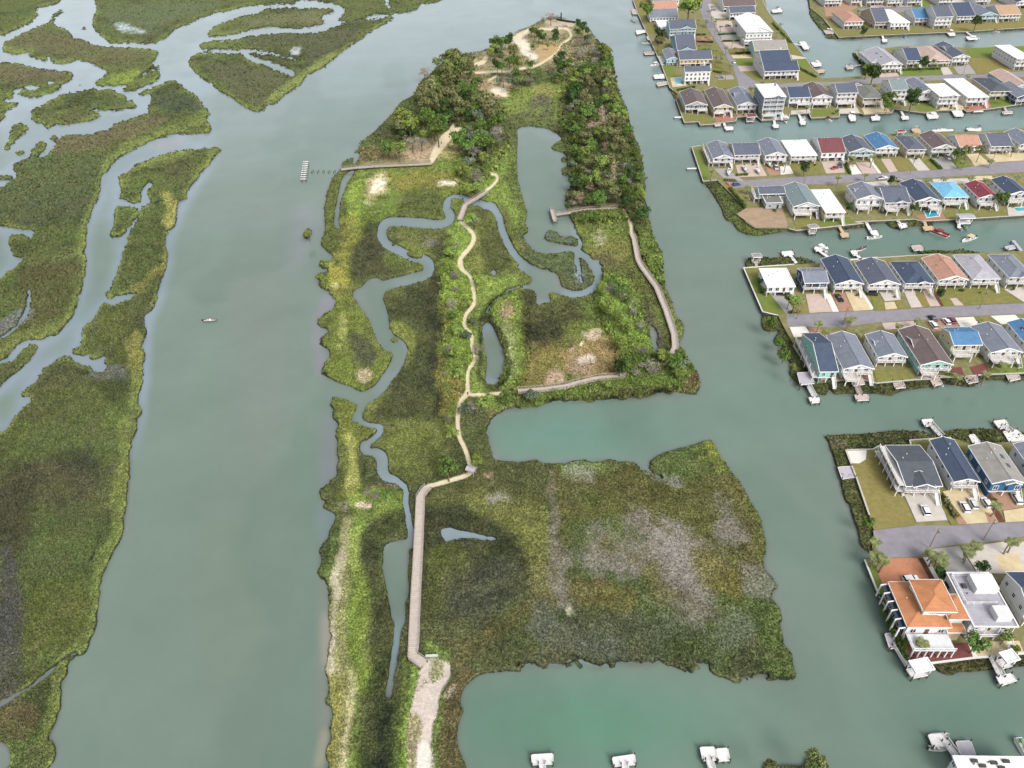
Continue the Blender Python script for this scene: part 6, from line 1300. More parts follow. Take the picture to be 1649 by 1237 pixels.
p0 = G(493.5, 265, 0); p1 = G(489.5, 293, 0)
root = empty('pier_ruin', p0); tag(root, 'row of pilings with white cross beams standing alone in the west channel', 'pier')
for i in range(9):
    q_ = (p1 - p0) * i / 8
    for s_ in (-1.2, 1.2): m_ = MB(); m_.tube([(q_.x + s_, q_.y, -2), (q_.x + s_, q_.y, 1.6)], .24, 6); m_.build('piling', M_PILE, root)
    m_ = MB(); m_.box(q_.x - 1.7, q_.x + 1.7, q_.y - .3, q_.y + .3, 1.62, 1.9); m_.build('cross_beam', M_WOODW, root)
# ------------------------------------------------------------------ boats
M_HULL = mat('white_gelcoat', K(250,250,248), .3, .02, coat=.3); M_INB = mat('boat_interior', K(216,214,206), .6, .08, 2); M_ENG = mat('outboard_black', K(40,42,46), .35)
CV = dict(white=M_TRIM, tan=mat('tan_canvas', K(222,196,156), .8), blue=mat('blue_canvas', K(60,92,140), .8), red=mat('red_canvas', K(150,60,56), .8), purple=mat('purple_canvas', K(84,58,86), .8), black=mat('black_canvas', K(48,50,56), .8), green=mat('green_canvas', K(120,170,120), .8))
def boat(t, x0, y0, x1, y1, label, top=None, kind='skiff', z=0.0, trailer=False, hull=None):
    a = G(*z1(t, x0, y0), z); b = G(*z1(t, x1, y1), z); d = b - a; L = min(max(d.length, 4.2), 9.5)
    r = empty('boat', (a + b) / 2, math.atan2(d.y, d.x)); tag(r, label, 'boat', 'boats moored along the canals')
    hm = hull or M_HULL; Wb = L * .30 if kind != 'pontoon' else L * .36
    mb = MB()
    if kind == 'pontoon':
        for s_ in (-1, 1): mb.tube([(-L/2, s_ * Wb * .36, .15), (L/2 - .8, s_ * Wb * .36, .15), (L/2, s_ * Wb * .36, .4)], [.34, .34, .08], 8)
        mb.build('hull', hm, r)
        dk = MB(); dk.box(-L/2, L/2 - .3, -Wb/2, Wb/2, .5, .62); dk.build('deck', M_INB, r)
        f = MB()
        for a_ in ((-L/2, L/2 - .4, -Wb/2, -Wb/2 + .08), (-L/2, L/2 - .4, Wb/2 - .08, Wb/2), (L/2 - .5, L/2 - .42, -Wb/2 + .08, Wb/2 - .08)): f.box(*a_, .62, 1.3)
        f.build('fence', CV['red'] if top == 'red' else hm, r)
        s_ = MB()
        for a_ in ((-L * .4, -L * .1, -Wb * .42, -Wb * .2), (-L * .4, -L * .1, Wb * .2, Wb * .42), (L * .15, L * .38, -Wb * .42, -Wb * .2), (L * .15, L * .38, Wb * .2, Wb * .42)): s_.box(*a_, .62, 1.1)
        s_.build('seats', CV.get(top, M_INB), r)
    else:
        st = [(-.5, .86, .0), (-.2, 1.0, -.02), (.1, .97, 0), (.3, .76, .06), (.43, .42, .14), (.5, .04, .22)]
        rings = []
        for xx, wf, up in st:
            hw = Wb/2 * wf; n0 = len(mb.v)
            mb.v += [(xx * L, -hw * .96, .72 + up * 1.4), (xx * L, -hw * .72, .05 + up), (xx * L, 0, -.25 + up * 1.6), (xx * L, hw * .72, .05 + up), (xx * L, hw * .96, .72 + up * 1.4), (xx * L, hw * .8, .70 + up * 1.4), (xx * L, hw * .76, .32 + up), (xx * L, -hw * .76, .32 + up), (xx * L, -hw * .8, .70 + up * 1.4)]
            rings.append(n0)
        for p_, q_ in zip(rings, rings[1:]):
            for j in range(9): mb.f.append((p_ + j, p_ + (j + 1) % 9, q_ + (j + 1) % 9, q_ + j)); mb.m.append(1 if j == 6 else 0)
        mb.f.append(tuple(rings[0] + j for j in range(9))); mb.m.append(0)
        mb.build('hull', [hm, M_INB], r)
        c = MB(); c.box(-L * .08, L * .06, -Wb * .16, Wb * .16, .33, 1.25); c.build('console', M_HULL, r)
        w_ = MB(); w_.face([(L * .06, -Wb * .16, 1.25), (L * .06, Wb * .16, 1.25), (L * .02, Wb * .14, 1.65), (L * .02, -Wb * .14, 1.65)]); w_.build('windscreen', M_GLASS, r)
        s_ = MB(); s_.box(-L * .26, -L * .16, -Wb * .25, Wb * .25, .33, .9); s_.build('seat', CV['tan'] if int(x0) % 2 else M_INB, r)
    e = MB(); e.box(-L/2 - .5, -L/2 - .02, -.2, .2, .5, 1.15); e.bar((-L/2 - .25, 0, .5), (-L/2 - .25, 0, -.4), .16); e.build('outboard_motor', M_ENG, r)
    if top and kind != 'cover':
        tt = MB(); tt.box(-L * .2, L * .14, -Wb * .40, Wb * .40, 2.3, 2.4)
        for sx in (-.18, .12):
            for sy in (-.36, .36): tt.bar((L * sx, Wb * sy, .6), (L * sx, Wb * sy, 2.3), .07)
        tt.build('canopy', CV[top], r)
    if kind == 'cover':
        cc = MB(); nn = 6
        P = [(-.48, .8, .75), (-.1, .95, 1.35), (.25, .8, 1.2), (.47, .15, 1.1)]
        for (xa, wa, ha), (xb, wb, hb) in zip(P, P[1:]):
            for s_ in (-1, 1):
                q_ = [(xa * L, s_ * Wb/2 * wa, .75), (xb * L, s_ * Wb/2 * wb, .85), (xb * L, 0, hb), (xa * L, 0, ha)]
                cc.face(q_ if s_ > 0 else list(reversed(q_)))
        cc.build('boat_cover', CV[top or 'white'], r)
    if trailer:
        tr = MB(); tr.bar((-L * .4, -Wb * .3, -.3), (L * .5, 0, -.3), .1); tr.bar((-L * .4, Wb * .3, -.3), (L * .5, 0, -.3), .1); tr.bar((L * .5, 0, -.3), (L * .68, 0, -.4), .1)
        for s_ in (-1, 1): tr.tube([(-L * .15, s_ * Wb * .42, -.45), (-L * .15, s_ * Wb * .52, -.45)], .32, 10)
        tr.build('trailer', M_ENG, r)
    return r
for b_ in [
 ('K', 65,140,125,185,'white open boat uppermost on the west seawall of the farthest block',None,'skiff'), ('K',115,250,188,240,'white boat on the second lift of the west seawall',None,'skiff'), ('K',245,335,152,335,'white boat with bow left on the fourth west seawall lift',None,'skiff'),
 ('K',250,398,176,408,'low grey boat on the fifth west seawall lift',None,'skiff'), ('K',295,490,222,505,'white boat beside the white patio of the farthest block','white','skiff'), ('K',325,575,250,588,'white boat on the wide white lift dock',None,'skiff'), ('K',355,626,275,646,'white boat lowest on the west seawall',None,'skiff'),
 ('K',1150,86,1222,64,'white boat with dark top highest on the east side',  'black','skiff'), ('K',1375,350,1432,362,'boat on the slanted white east dock',None,'skiff'), ('K',1450,484,1522,492,'white boat with white top above the basin','white','skiff'), ('K',1490,540,1544,540,'small white boat at the basin corner',None,'skiff'),
 ('K',1625,250,1538,236,'white boat below the topmost olive lawn corner','white','skiff'), ('K',985,885,985,935,'white boat under the maroon roof',None,'skiff'), ('K',1250,890,1250,950,'white boat right of the T dock under the four storey house','white','skiff'), ('K',1375,880,1385,940,'boat at the dock of the fifth upper canal house',None,'skiff'), ('K',1550,905,1600,925,'white boat below the brown gable of the upper canal','tan','skiff'),
 ('N',130,908,188,930,'white boat with raised motor below the sixth upper canal house','black','skiff'), ('N',330,850,350,915,'white boat on the dock of the seventh upper canal house','white','skiff'), ('N',495,905,555,900,'white boat at the dock of the yellow house',None,'skiff'), ('N',905,885,1000,890,'long white boat at the large white dock','white','skiff'), ('N',1110,878,1188,872,'white boat on the lift left of the brick patio',None,'skiff'), ('N',1255,840,1338,838,'white boat below the brick canal patio',None,'skiff'),
 ('N',740,262,745,298,'boat with blue cover below the topmost row','blue','cover'), ('N',1068,240,1112,268,'white boat at the pink patio of the topmost row','white','skiff'), ('N',1215,300,1308,298,'white boat at the long dock of the topmost row','white','skiff'), ('N',1400,240,1460,250,'red trimmed boat at the right of the topmost row','red','skiff'),
 ('N',345,510,290,515,'dark boat at the grey basin dock','black','skiff'), ('N',180,240,125,240,'white boat at the corner of the topmost lawn','white','skiff'), ('N',380,400,470,430,'white boat stored on the basin corner patio',None,'skiff'),
 ('M',720,48,780,50,'boat with tan canopy behind the slate hip roof','tan','skiff'), ('M',925,52,1000,50,'white boat at the long thin dock',None,'skiff'), ('M',1175,44,1225,46,'left white boat behind the salmon roof',None,'skiff'), ('M',1240,48,1300,42,'right dark topped boat behind the salmon roof','black','skiff'),
 ('M',340,955,470,940,'large white boat with blue motors at the white railed dock','white','skiff'), ('M',610,858,680,835,'white boat at the long marsh dock',None,'skiff'), ('M',870,890,1022,945,'big dark red pontoon boat below the pool patio','red','pontoon'), ('M',1250,940,1130,985,'boat with tan canopy anchored alone in the canal','tan','skiff'),
 ('M',1100,850,1128,892,'small boat left of the pair under the sky blue roof',None,'skiff'), ('M',1150,850,1180,890,'small boat with a green cover under the sky blue roof','green','cover'), ('M',330,1030,262,1060,'boat with a purple cover behind the slate roofs','purple','cover'),
 ('M',-10,1040,12,1090,'white boat at the dock behind the navy gable roof','white','skiff'), ('O',905,160,1035,135,'white canopied boat behind the large navy gable','white','pontoon'), ('R',590,950,640,985,'small white boat at the pink deck below the brown gable',None,'skiff'),
 ('U',640,840,812,850,'white open boat moored to the lower right dock',None,'skiff'), ('U',1660,900,1570,740,'green decked boat cut by the right edge at the bottom','green','pontoon'), ('U',700,705,800,700,'small grey dinghy lying on the lower right dock',None,'skiff'),
]:
    t, x0, y0, x1, y1, lab, top, kind = b_
    boat(t, x0, y0, x1, y1, lab, top, kind)
r = boat('P', 328, 518, 351, 517, 'small motorboat alone in the wide western channel', None, 'skiff', hull=mat('olive_hull', K(120,116,104), .5)); r['group'] = ''; del r['group']
for t, x0, y0, x1, y1, lab in [('L',495,372,478,425,'white boat on a trailer at the end of the third block road'), ('L',610,350,630,400,'white boat on a trailer on the pinkish drive'), ('L',715,375,735,412,'small grey boat on a trailer beside the pinkish drive'), ('L',800,322,840,362,'white boat parked under the third house of the third block'), ('M',595,462,650,482,'white boat on a trailer behind the slate dormered house')]:
    r = boat(t, x0, y0, x1, y1, lab, None, 'cover' if 'grey' in lab else 'skiff', LZ + .85, True); r['group'] = 'boats parked on trailers'
# ------------------------------------------------------------------ cars
CC = dict(white=K(245,245,244), black=K(36,38,42), blue=K(60,86,124), maroon=K(112,40,52), grey=K(120,124,130), red=K(170,60,44))
M_TYRE = mat('tyre', K(30,30,30), .9); M_CG = mat('car_glass', K(26,30,36), .08, spec=.8); M_RIM = mat('rim', K(170,170,172), .35, metal=.6); M_LAMP = mat('headlight', K(230,230,220), .2); M_TAIL = mat('tail_light', K(150,30,26), .3)
_w = MB(); _w.tube([(0, -.12, 0), (0, .12, 0)], .34, 14); TY = _w.mesh('tyre', M_TYRE); _w = MB(); _w.tube([(0, -.13, 0), (0, .13, 0)], .2, 10); RI = _w.mesh('rim', M_RIM)
def car(t, x0, y0, x1, y1, c, label, kind='suv'):
    a = G(*z1(t, x0, y0), LZ + .08); b = G(*z1(t, x1, y1), LZ + .08); d = b - a; L = min(max(d.length, 4.3), 5.6)
    r = empty('pickup_truck' if kind == 'pickup' else 'parked_car', (a + b)/2, math.atan2(d.y, d.x)); tag(r, label, 'pickup' if kind == 'pickup' else 'car', 'vehicles parked on the drives')
    W_ = 1.9; pm = mat('paint_' + c, CC[c], .25, .01, spec=.5, coat=.6)
    prof = [(-.5, .35), (-.5, .86), (-.47, .98), (.18, 1.0), (.40, .92), (.49, .76), (.5, .38)]
    if kind == 'pickup': prof = [(-.5, .4), (-.5, 1.02), (-.08, 1.02), (.2, 1.08), (.44, 1.0), (.5, .8), (.5, .4)]
    body = MB(); n = len(prof)
    for s_ in (-1, 1):
        for x, z in prof: body.v.append((x * L, s_ * W_/2 * (1 if z < .9 else .93), z))
    for i in range(n):
        j = (i + 1) % n; body.f.append((i, j, n + j, n + i)); body.m.append(0)
    body.f.append(tuple(reversed(range(n)))); body.m.append(0); body.f.append(tuple(range(n, 2 * n))); body.m.append(0)
    body.build('body', pm, r)
    c0, c1, r0, r1 = ((-.48, .26, -.42, .08) if kind == 'suv' else (-.30, .26, -.2, .08) if kind == 'sedan' else (-.1, .24, -.06, .08))
    g = MB(); hw, tw = W_/2 * .92, W_/2 * .76
    Bq = [(c0 * L, -hw, .97), (c1 * L, -hw, .97), (c1 * L, hw, .97), (c0 * L, hw, .97)]; Tq = [(r0 * L, -tw, 1.5), (r1 * L, -tw, 1.5), (r1 * L, tw, 1.5), (r0 * L, tw, 1.5)]
    for i in range(4): j = (i + 1) % 4; g.face([Bq[i], Bq[j], Tq[j], Tq[i]])
    g.build('windows', M_CG, r)
    rf = MB(); rf.prism([(p[0] * 1.0, p[1]) for p in Tq], 1.49, 1.56); rf.build('roof', pm, r)
    if kind == 'pickup': bd = MB(); bd.box(-L * .47, -L * .11, -W_ * .4, W_ * .4, 1.022, 1.03); bd.build('bed', M_TYRE, r)
    for sx in (-.32, .32):
        for sy in (-1, 1):
            w_ = empty('wheel', (sx * L, sy * (W_/2 - .1), .34)); w_.parent = r
            for me_, nm in ((TY, 'tyre'), (RI, 'rim')): o = bpy.data.objects.new(nm, me_); link(o, w_)
    for sy in (-1, 1):
        h_ = MB(); h_.box(L/2 - .12, L/2 + .02, sy * .68 - .17, sy * .68 + .17, .62, .78); h_.build('headlight', M_LAMP, r)
        h_ = MB(); h_.box(-L/2 - .02, -L/2 + .1, sy * .76 - .1, sy * .76 + .1, .68, .92); h_.build('tail_light', M_TAIL, r)
    return r
for a in [('S',868,865,828,775,'white','white car alone on the pale drive beside the brown lawn'), ('S',1190,842,1140,748,'white','left one of three white cars on the sand coloured drive'), ('S',1256,812,1210,722,'white','middle one of three white cars on the sand coloured drive'), ('S',1366,800,1308,716,'white','right one of three cars on the sand coloured drive'),
 ('S',1612,775,1548,672,'white','large white car on the tan paving of the blue house'), ('T',440,372,505,366,'white','white car on the orange drive behind the mansion'), ('O',1206,742,1142,655,'black','dark pickup on the brown drive','pickup'), ('O',505,650,560,655,'black','black car under the white flat roofed house','sedan'),
 ('R',740,262,672,185,'white','white car beside the maroon car'), ('R',800,248,740,172,'maroon','maroon car on the parking strip beside the white car'), ('R',585,310,515,215,'white','large white van left of the bright blue roof','suv'), ('R',560,200,525,165,'black','black car at the road edge above the white van','sedan'),
 ('L',868,345,882,390,'white','white car on the tan drive of the third block','sedan'), ('L',1372,368,1345,374,'red','small red vehicle on the pink drive of the maroon roof','sedan'), ('L',1400,330,1412,370,'blue','blue car on the pink drive of the maroon roof'), ('L',515,512,575,504,'blue','blue car at the end of the third block road'),
 ('M',425,460,518,448,'white','white pickup driving on the third block road','pickup'), ('M',1005,268,1028,300,'white','white car on the light grey drive of the brown gable'), ('K',682,80,722,78,'black','black car at the top of the farthest road','sedan'), ('K',790,202,832,200,'black','black car on the pinkish drive of the farthest block'),
 ('K',775,92,802,84,'black','black car beside the navy roof of the farthest block'), ('K',735,592,776,590,'grey','grey car on the grey pad above the upper canal row','sedan'), ('K',850,455,866,500,'white','white pickup parked on the farthest road','pickup'), ('N',366,650,412,654,'white','white car behind the seventh upper canal house'),
 ('N',595,525,632,556,'white','white car in front of the basin house'), ('O',20+1500,650,1560,655,'black','dark car under the slate gabled house','sedan'), ('PP',80,600,20,604,'black','black car in the carport of the slate gable','sedan')]: car(*a)
# two kayaks, poles, kiosk, sign, bench, people
M_OR = mat('orange_plastic', K(236,110,74), .4)
for (x0, y0, x1, y1), l in [((460,480,500,520), 'orange kayak nearer the road end'), ((478,520,515,565), 'orange kayak nearer the marsh')]:
    a = G(*z1('L', x0, y0), LZ + .25); b = G(*z1('L', x1, y1), LZ + .25); mb = MB(); d = b - a
    mb.tube([a + d * k - (a + b)/2 for k in (0, .15, .5, .85, 1)], [.04, .32, .42, .32, .04], 8); o = mb.build('kayak', M_OR); o.location = (a + b)/2; tag(o, l + ' lying on the bank', 'kayak', 'kayaks')
M_POLE = mat('pole_wood', K(150,136,124), .9, .1)
for i, (t, x, y) in enumerate([('L',1105,500), ('Q',470,175), ('O',1215,985), ('S',880,1120), ('M',1380,330), ('PP',1150,810), ('K',700,330), ('N',1180,575), ('S',1320,1050), ('M',700,420)]):
    p = G(*z1(t, x, y), LZ); r = empty('utility_pole', p); tag(r, 'thin wooden utility pole, %s of those along the block roads counted from the left' % ['fourth','fifth','sixth','seventh','eighth','ninth','first','tenth','third','second'][i], 'utility pole', 'utility poles along the roads')
    m_ = MB(); m_.tube([(0,0,0), (0,0,9)], [.16, .11], 6); m_.build('pole', M_POLE, r); m_ = MB(); m_.box(-1.1, 1.1, -.07, .07, 8.3, 8.45); m_.build('crossarm', M_POLE, r); m_ = MB(); m_.tube([(.3, -.25, 7.2), (.3, -.25, 7.9)], .2, 8); m_.build('transformer', M_RIM, r)
p = G(*z1('H', 1098, 565), .6); r = empty('kiosk', p, R(-25)); tag(r, 'small grey roofed trail kiosk at the sharp bend of the sandy path', 'kiosk')
rr, gg, tt, _ = roof_mb(2.4, 1.8, 2.5, 'X', .35, .35); rr.build('roof', rmat('lgrey'), r); tt.build('trim', M_BR, r)
for sx in (-1.1, 1.1):
    for sy in (-.8, .8): m_ = MB(); m_.box(sx - .1, sx + .1, sy - .1, sy + .1, -1, 2.5); m_.build('post', M_BR, r)
m_ = MB(); m_.box(-.9, .9, .85, .93, .8, 1.9); m_.build('notice_board', M_WOODW, r)
p = G(*z1('I', 843, 545), .5); r = empty('sign_board', p); tag(r, 'low white and green board on posts beside the gravel pad', 'sign')
m_ = MB(); m_.box(-1.6, 1.6, -.06, .06, .6, 1.7); m_.build('panel', mat('sign_face', K(206,220,210), .6, .1, 1), r)
for sx in (-1.4, 1.4): m_ = MB(); m_.box(sx - .08, sx + .08, .07, .2, -.5, 1.8); m_.build('post', M_PILE, r)
for t, x, y, l, cl in [('B', 1222, 912, 'person in dark clothes walking on the sandy path in the west wood', K(50,50,60)), ('F', 1327, 1048, 'person standing on the trail junction near the park centre', K(70,60,60)), ('Y', 400, 965, 'person standing on the white sand at the head of the island', K(40,44,54))]:
    p = G(*z1(t, x, y), .5); V = [(0,0,.95),(0,0,1.2),(0,0,1.42),(0,0,1.52),(0,0,1.66),(-.1,0,.9),(-.11,.05,.5),(-.11,0,.08),(.1,0,.9),(.13,-.12,.5),(.12,-.05,.08),(-.2,0,1.4),(-.27,.04,1.12),(-.25,-.1,.9),(.2,0,1.4),(.27,.02,1.12),(.26,.12,.92),(-.11,-.16,.04),(.12,-.2,.04)]
    E = [(0,1),(1,2),(2,3),(3,4),(0,5),(5,6),(6,7),(0,8),(8,9),(9,10),(2,11),(11,12),(12,13),(2,14),(14,15),(15,16),(7,17),(10,18)]
    Rr = [.15,.15,.14,.06,.11,.1,.075,.05,.1,.075,.05,.07,.05,.04,.07,.05,.04,.045,.045]
    me = bpy.data.meshes.new('body'); me.from_pydata(V, E, []); me.materials.append(mat('clothes_%d' % int(x), cl, .8)); o = bpy.data.objects.new('person', me); link(o); o.location = p; tag(o, l, 'person')
    md = o.modifiers.new('skin', 'SKIN'); 
    if not len(me.skin_vertices):
        bm_ = bmesh.new(); bm_.from_mesh(me); sk = bm_.verts.layers.skin.verify()
        for vi, v_ in enumerate(bm_.verts): v_[sk].radius = (Rr[vi], Rr[vi]); v_[sk].use_root = vi == 0
        bm_.to_mesh(me); bm_.free()
    else:
        for i, s_ in enumerate(me.skin_vertices[0].data): s_.radius = (Rr[i], Rr[i])
    o.modifiers.new('sub', 'SUBSURF').levels = 1

# dark timber bulkhead at the very tip of the island
q_ = [G(*z1('Y', x, y), .5) for x, y in ((905, 268), (985, 285), (1100, 305), (1255, 325))]
r = empty('bulkhead', q_[0]); tag(r, 'dark timber bulkhead at the northern tip of the island', 'bulkhead'); m_ = MB()
M_TAR = mat('tarred_timber', K(44,42,48), .9)
for a, b in zip(q_, q_[1:]):
    a = a - q_[0]; b = b - q_[0]; m_.bar(a, b, .5, 3.2)
m_.build('wall', M_TAR, r)
m_ = MB(); a = q_[1] - q_[0]; m_.bar(a + Vector((0,0,-2)), a + Vector((0,0,7)), 1.6, 1.0); m_.build('pillar', M_TAR, r)

r = empty('timber_pile', G(*z1('Y', 990, 390), .8)); tag(r, 'heap of weathered timbers on the sand at the northern tip', 'timber pile'); rl_ = random.Random(3)
for i in range(16):
    a = rl_.uniform(0, 3.14); L_ = rl_.uniform(1.5, 4.5); c = Vector((rl_.uniform(-6, 6), rl_.uniform(-2.5, 2.5), rl_.uniform(0, .7))); d = Vector((math.cos(a), math.sin(a) , rl_.uniform(-.1, .15))) * L_ / 2
    m_ = MB(); m_.tube([c - d, c + d], .16, 6); m_.build('log', M_WOOD if i % 2 else M_PILE, r)
# ------------------------------------------------------------------ trees, palms, shrubs
def leafmat(name, c, c2):
    m = bpy.data.materials.new(name); m.use_nodes = True; nt = m.node_tree; n = nt.nodes; l = nt.links; b = n['Principled BSDF']
    b.inputs['Roughness'].default_value = .75; b.inputs['Specular IOR Level'].default_value = .15
    tc = n.new('ShaderNodeTexCoord'); nz = n.new('ShaderNodeTexNoise'); nz.inputs['Scale'].default_value = 3.2; nz.inputs['Detail'].default_value = 5; nz.inputs['Roughness'].default_value = .8
    l.new(tc.outputs['Object'], nz.inputs['Vector'])
    mr = n.new('ShaderNodeMapRange'); mr.inputs[1].default_value = .36; mr.inputs[2].default_value = .64; l.new(nz.outputs['Fac'], mr.inputs[0])
    mx = n.new('ShaderNodeMix'); mx.data_type = 'RGBA'; mx.inputs['A'].default_value = [float(x) for x in c] + [1]; mx.inputs['B'].default_value = [float(x) for x in c2] + [1]; l.new(mr.outputs[0], mx.inputs['Factor'])
    oi = n.new('ShaderNodeObjectInfo'); hs_ = n.new('ShaderNodeHueSaturation'); m2 = n.new('ShaderNodeMapRange'); m2.inputs[3].default_value = .72; m2.inputs[4].default_value = 1.25; l.new(oi.outputs['Random'], m2.inputs[0]); l.new(m2.outputs[0], hs_.inputs['Value'])
    m3 = n.new('ShaderNodeMapRange'); m3.inputs[3].default_value = .485; m3.inputs[4].default_value = .515; l.new(oi.outputs['Random'], m3.inputs[0]); l.new(m3.outputs[0], hs_.inputs['Hue'])
    l.new(mx.outputs['Result'], hs_.inputs['Color']); l.new(hs_.outputs[0], b.inputs['Base Color'])
    return m
LM = dict(o=leafmat('leaf_green', K(70,96,42), K(118,142,70)), d=leafmat('leaf_dark', K(46,70,36), K(84,108,56)), p=leafmat('leaf_pine', K(88,100,56), K(140,148,90)), b=leafmat('leaf_russet', K(104,108,68), K(148,148,100)),
          l=leafmat('leaf_yellow_green', K(108,130,58), K(152,168,88)), g=leafmat('twig_grey', K(122,118,108), K(172,166,150)), k=leafmat('twig_pinkish', K(142,116,106), K(190,164,146)), u=leafmat('leaf_blue_green', K(88,104,80), K(134,146,118)))
M_BARK = mat('bark', K(110,94,80), .95, .2, 2)
TN = dict(o=('evergreen_tree', 'mid green broad tree'), d=('evergreen_tree', 'dark green dense tree'), p=('pine_tree', 'olive green pine'), b=('pine_tree', 'russet tinged tree'), l=('broadleaf_tree', 'yellow green rounded tree'),
          g=('bare_shrub', 'pale grey twiggy shrub'), k=('bare_shrub', 'pinkish grey leafless shrub'), u=('shrub', 'blue green shrub'))
PROTO = {}
def crown_mesh(kind, seed):
    rs = np.random.RandomState(seed); nl = rs.randint(8, 13)
    lob = []
    for i in range(nl):
        a = rs.rand() * 6.283; rr = .62 * math.sqrt(rs.rand()); zz_ = rs.uniform(-.35, .55) * (1 - rr * .5)
        if kind == 'd' and seed % 2: rr *= .6
        lob.append((rr * math.cos(a), rr * math.sin(a), zz_, rs.uniform(.26, .5)))
    N_ = dict(g=560, k=560, p=820, b=820).get(kind, 1000)
    V = np.zeros((N_ * 4, 3), np.float32)
    for i in range(N_):
        lx, ly, lz, lr = lob[rs.randint(nl)]
        d = rs.normal(size=3); d /= np.linalg.norm(d) + 1e-6
        if d[2] < -.3: d[2] *= -.6
        c = np.array([lx, ly, lz]) + d * lr * (.55 + .5 * rs.rand())
        s_ = rs.uniform(.045, .10) * (.7 if kind in 'gk' else 1)
        nrm = d + rs.normal(size=3) * .55; nrm /= np.linalg.norm(nrm) + 1e-6
        u_ = np.cross(nrm, rs.normal(size=3)); u_ /= np.linalg.norm(u_) + 1e-6; v_ = np.cross(nrm, u_)
        asp = .35 if kind in 'gk' else .8
        V[i*4:i*4+4] = c + np.array([-u_ * s_ - v_ * s_ * asp, u_ * s_ - v_ * s_ * asp, u_ * s_ * .7 + v_ * s_ * asp, -u_ * s_ * .7 + v_ * s_ * asp])
    me = npmesh('crown', V, np.arange(N_ * 4).reshape(-1, 4), None, False); me.materials.append(LM[kind]); return me
def trunk_mesh(seed):
    rs = random.Random(seed); mb = MB(); mb.tube([(0,0,-1.9), (rs.uniform(-.05,.05), 0, -.9), (rs.uniform(-.08,.08), rs.uniform(-.08,.08), 0)], [.075, .06, .03], 6)
    for i in range(6):
        a = rs.random() * 6.28; z_ = rs.uniform(-.8, -.1); mb.tube([(0,0,z_), (.3 * math.cos(a), .3 * math.sin(a), z_ + .35), (.6 * math.cos(a), .6 * math.sin(a), z_ + .6)], [.03, .018, .008], 4)
    return mb.mesh('trunk', M_BARK)
for k in TN: PROTO[k] = [(crown_mesh(k, 11 * i + ord(k)), trunk_mesh(i + ord(k))) for i in range(3)]
cnt = {}
def tree(t, x, y, r, k, where, name=None, label=None, lift=None):
    px, py = z1(t, x, y); s_ = ZT[t][2]
    base = .6 if px < 1130 else LZ
    r_px = r / s_
    # crown radius in metres from its size in the survey photo
    g0 = G(px, py, 4); ux, _ = proj(g0.x + 1, g0.y, 4); rm = r_px / (ux - px) * 1.2
    hh = rm * (1.55 if k in 'dolpb' else 1.05) + (1.5 if k in 'pb' else .3 if k in 'dol' else 0)
    if lift: hh = lift
    rv = random.Random(int(x * 31 + y * 17)).uniform(.82, 1.28); rm *= rv; hh *= rv ** .5
    if k == 'p': hh += 2.0
    p = G(px, py, base + hh)
    nm, ds = TN[k]
    root = empty(name or nm, (p.x, p.y, base), random.Random(int(x * 7 + y)).random() * 6.28)
    cr, tr = PROTO[k][int(x + y) % 3]
    o = bpy.data.objects.new('crown', cr); link(o, root); o.location = (0, 0, hh); sc = rm * (1 + .15 * (int(x) % 3 - 1)); o.scale = (rm, rm, sc * (1.25 if k == 'd' else 1))
    o2 = bpy.data.objects.new('trunk', tr); link(o2, root); o2.location = (0, 0, hh); o2.scale = (rm * .8, rm * .8, hh / 1.9)
    if label: tag(root, label, 'tree' if k in 'dolpb' else 'shrub')
    else: tag(root, ds + ' ' + where, 'tree' if k in 'dolpb' else 'shrub', ds + 's ' + where)
def trees(t, where, s):
    for it in s.split():
        k = it[0]; x, y, r = map(float, it[1:].split(',')); tree(t, x, y, r, k, where)
NW = 'in the wood on the island\'s north west side'
trees('W', NW, 'p480,300,62 p570,250,72 p640,230,70 p700,205,62 p760,290,80 b830,300,60 p620,340,70 o520,420,62 o700,380,66 p600,500,90 p680,460,80 d730,560,62 p450,510,60 b400,600,72 b300,630,62 l480,610,60 b560,690,80 b330,720,70 p420,690,74 b640,690,80 p700,640,70 o790,590,62 o880,640,74 d850,720,62 b300,820,62 d560,860,112 d630,950,74 b740,790,84 b830,840,72 p720,900,62 p950,740,60 o940,850,66 o1010,700,52 b1080,770,92 b1120,880,80 u965,970,74 d860,960,52 o350,940,92 o430,1040,108 o480,1120,104 l90,950,104 l140,1050,92 b40,1060,70 l320,1170,66 o190,1110,52 d60,1170,62 o1010,1050,60 u850,1120,66 l1100,1080,58 o1050,1180,66 u900,1190,60 g1200,1160,84 g1290,990,50 b500,780,70 p380,800,60 o620,780,60 d760,700,56 b690,760,60 o790,880,56 b250,700,50 l520,560,60 p560,400,60 u450,980,60 o560,1010,60')
trees('W', 'around the sandy head of the island', 'o1170,50,60 o1240,60,62 d1340,40,62 l1170,130,64 l1120,200,42 u1220,170,52 b1260,230,52 d1200,330,62 o1260,350,54 p1390,130,54 b1400,190,50 o1400,285,64 o1350,270,50 l1460,320,50 o1430,440,54 p1500,520,54 u1400,550,60 g1280,530,60 u1230,520,50 b1580,450,60 g1600,530,56 o1540,490,50 o940,540,52 b1000,530,50 o1600,330,56 d870,450,40 g930,200,54')
trees('Y', 'around the sandy head of the island', 'g640,240,50 k790,230,90 g900,220,60 g570,330,74 o480,480,64 d420,450,60 o560,530,80 d630,590,62 d880,520,62 d880,600,70 g700,650,60 l730,740,50 o450,760,62 d1310,320,80 d1400,390,82 o1300,480,80 d1480,470,72 u1560,560,62 d1460,620,62 k1300,650,62 g1240,740,60 g1400,720,62 g1540,700,60 k1050,560,60 l1350,520,50 u1500,650,70 g1600,800,70')
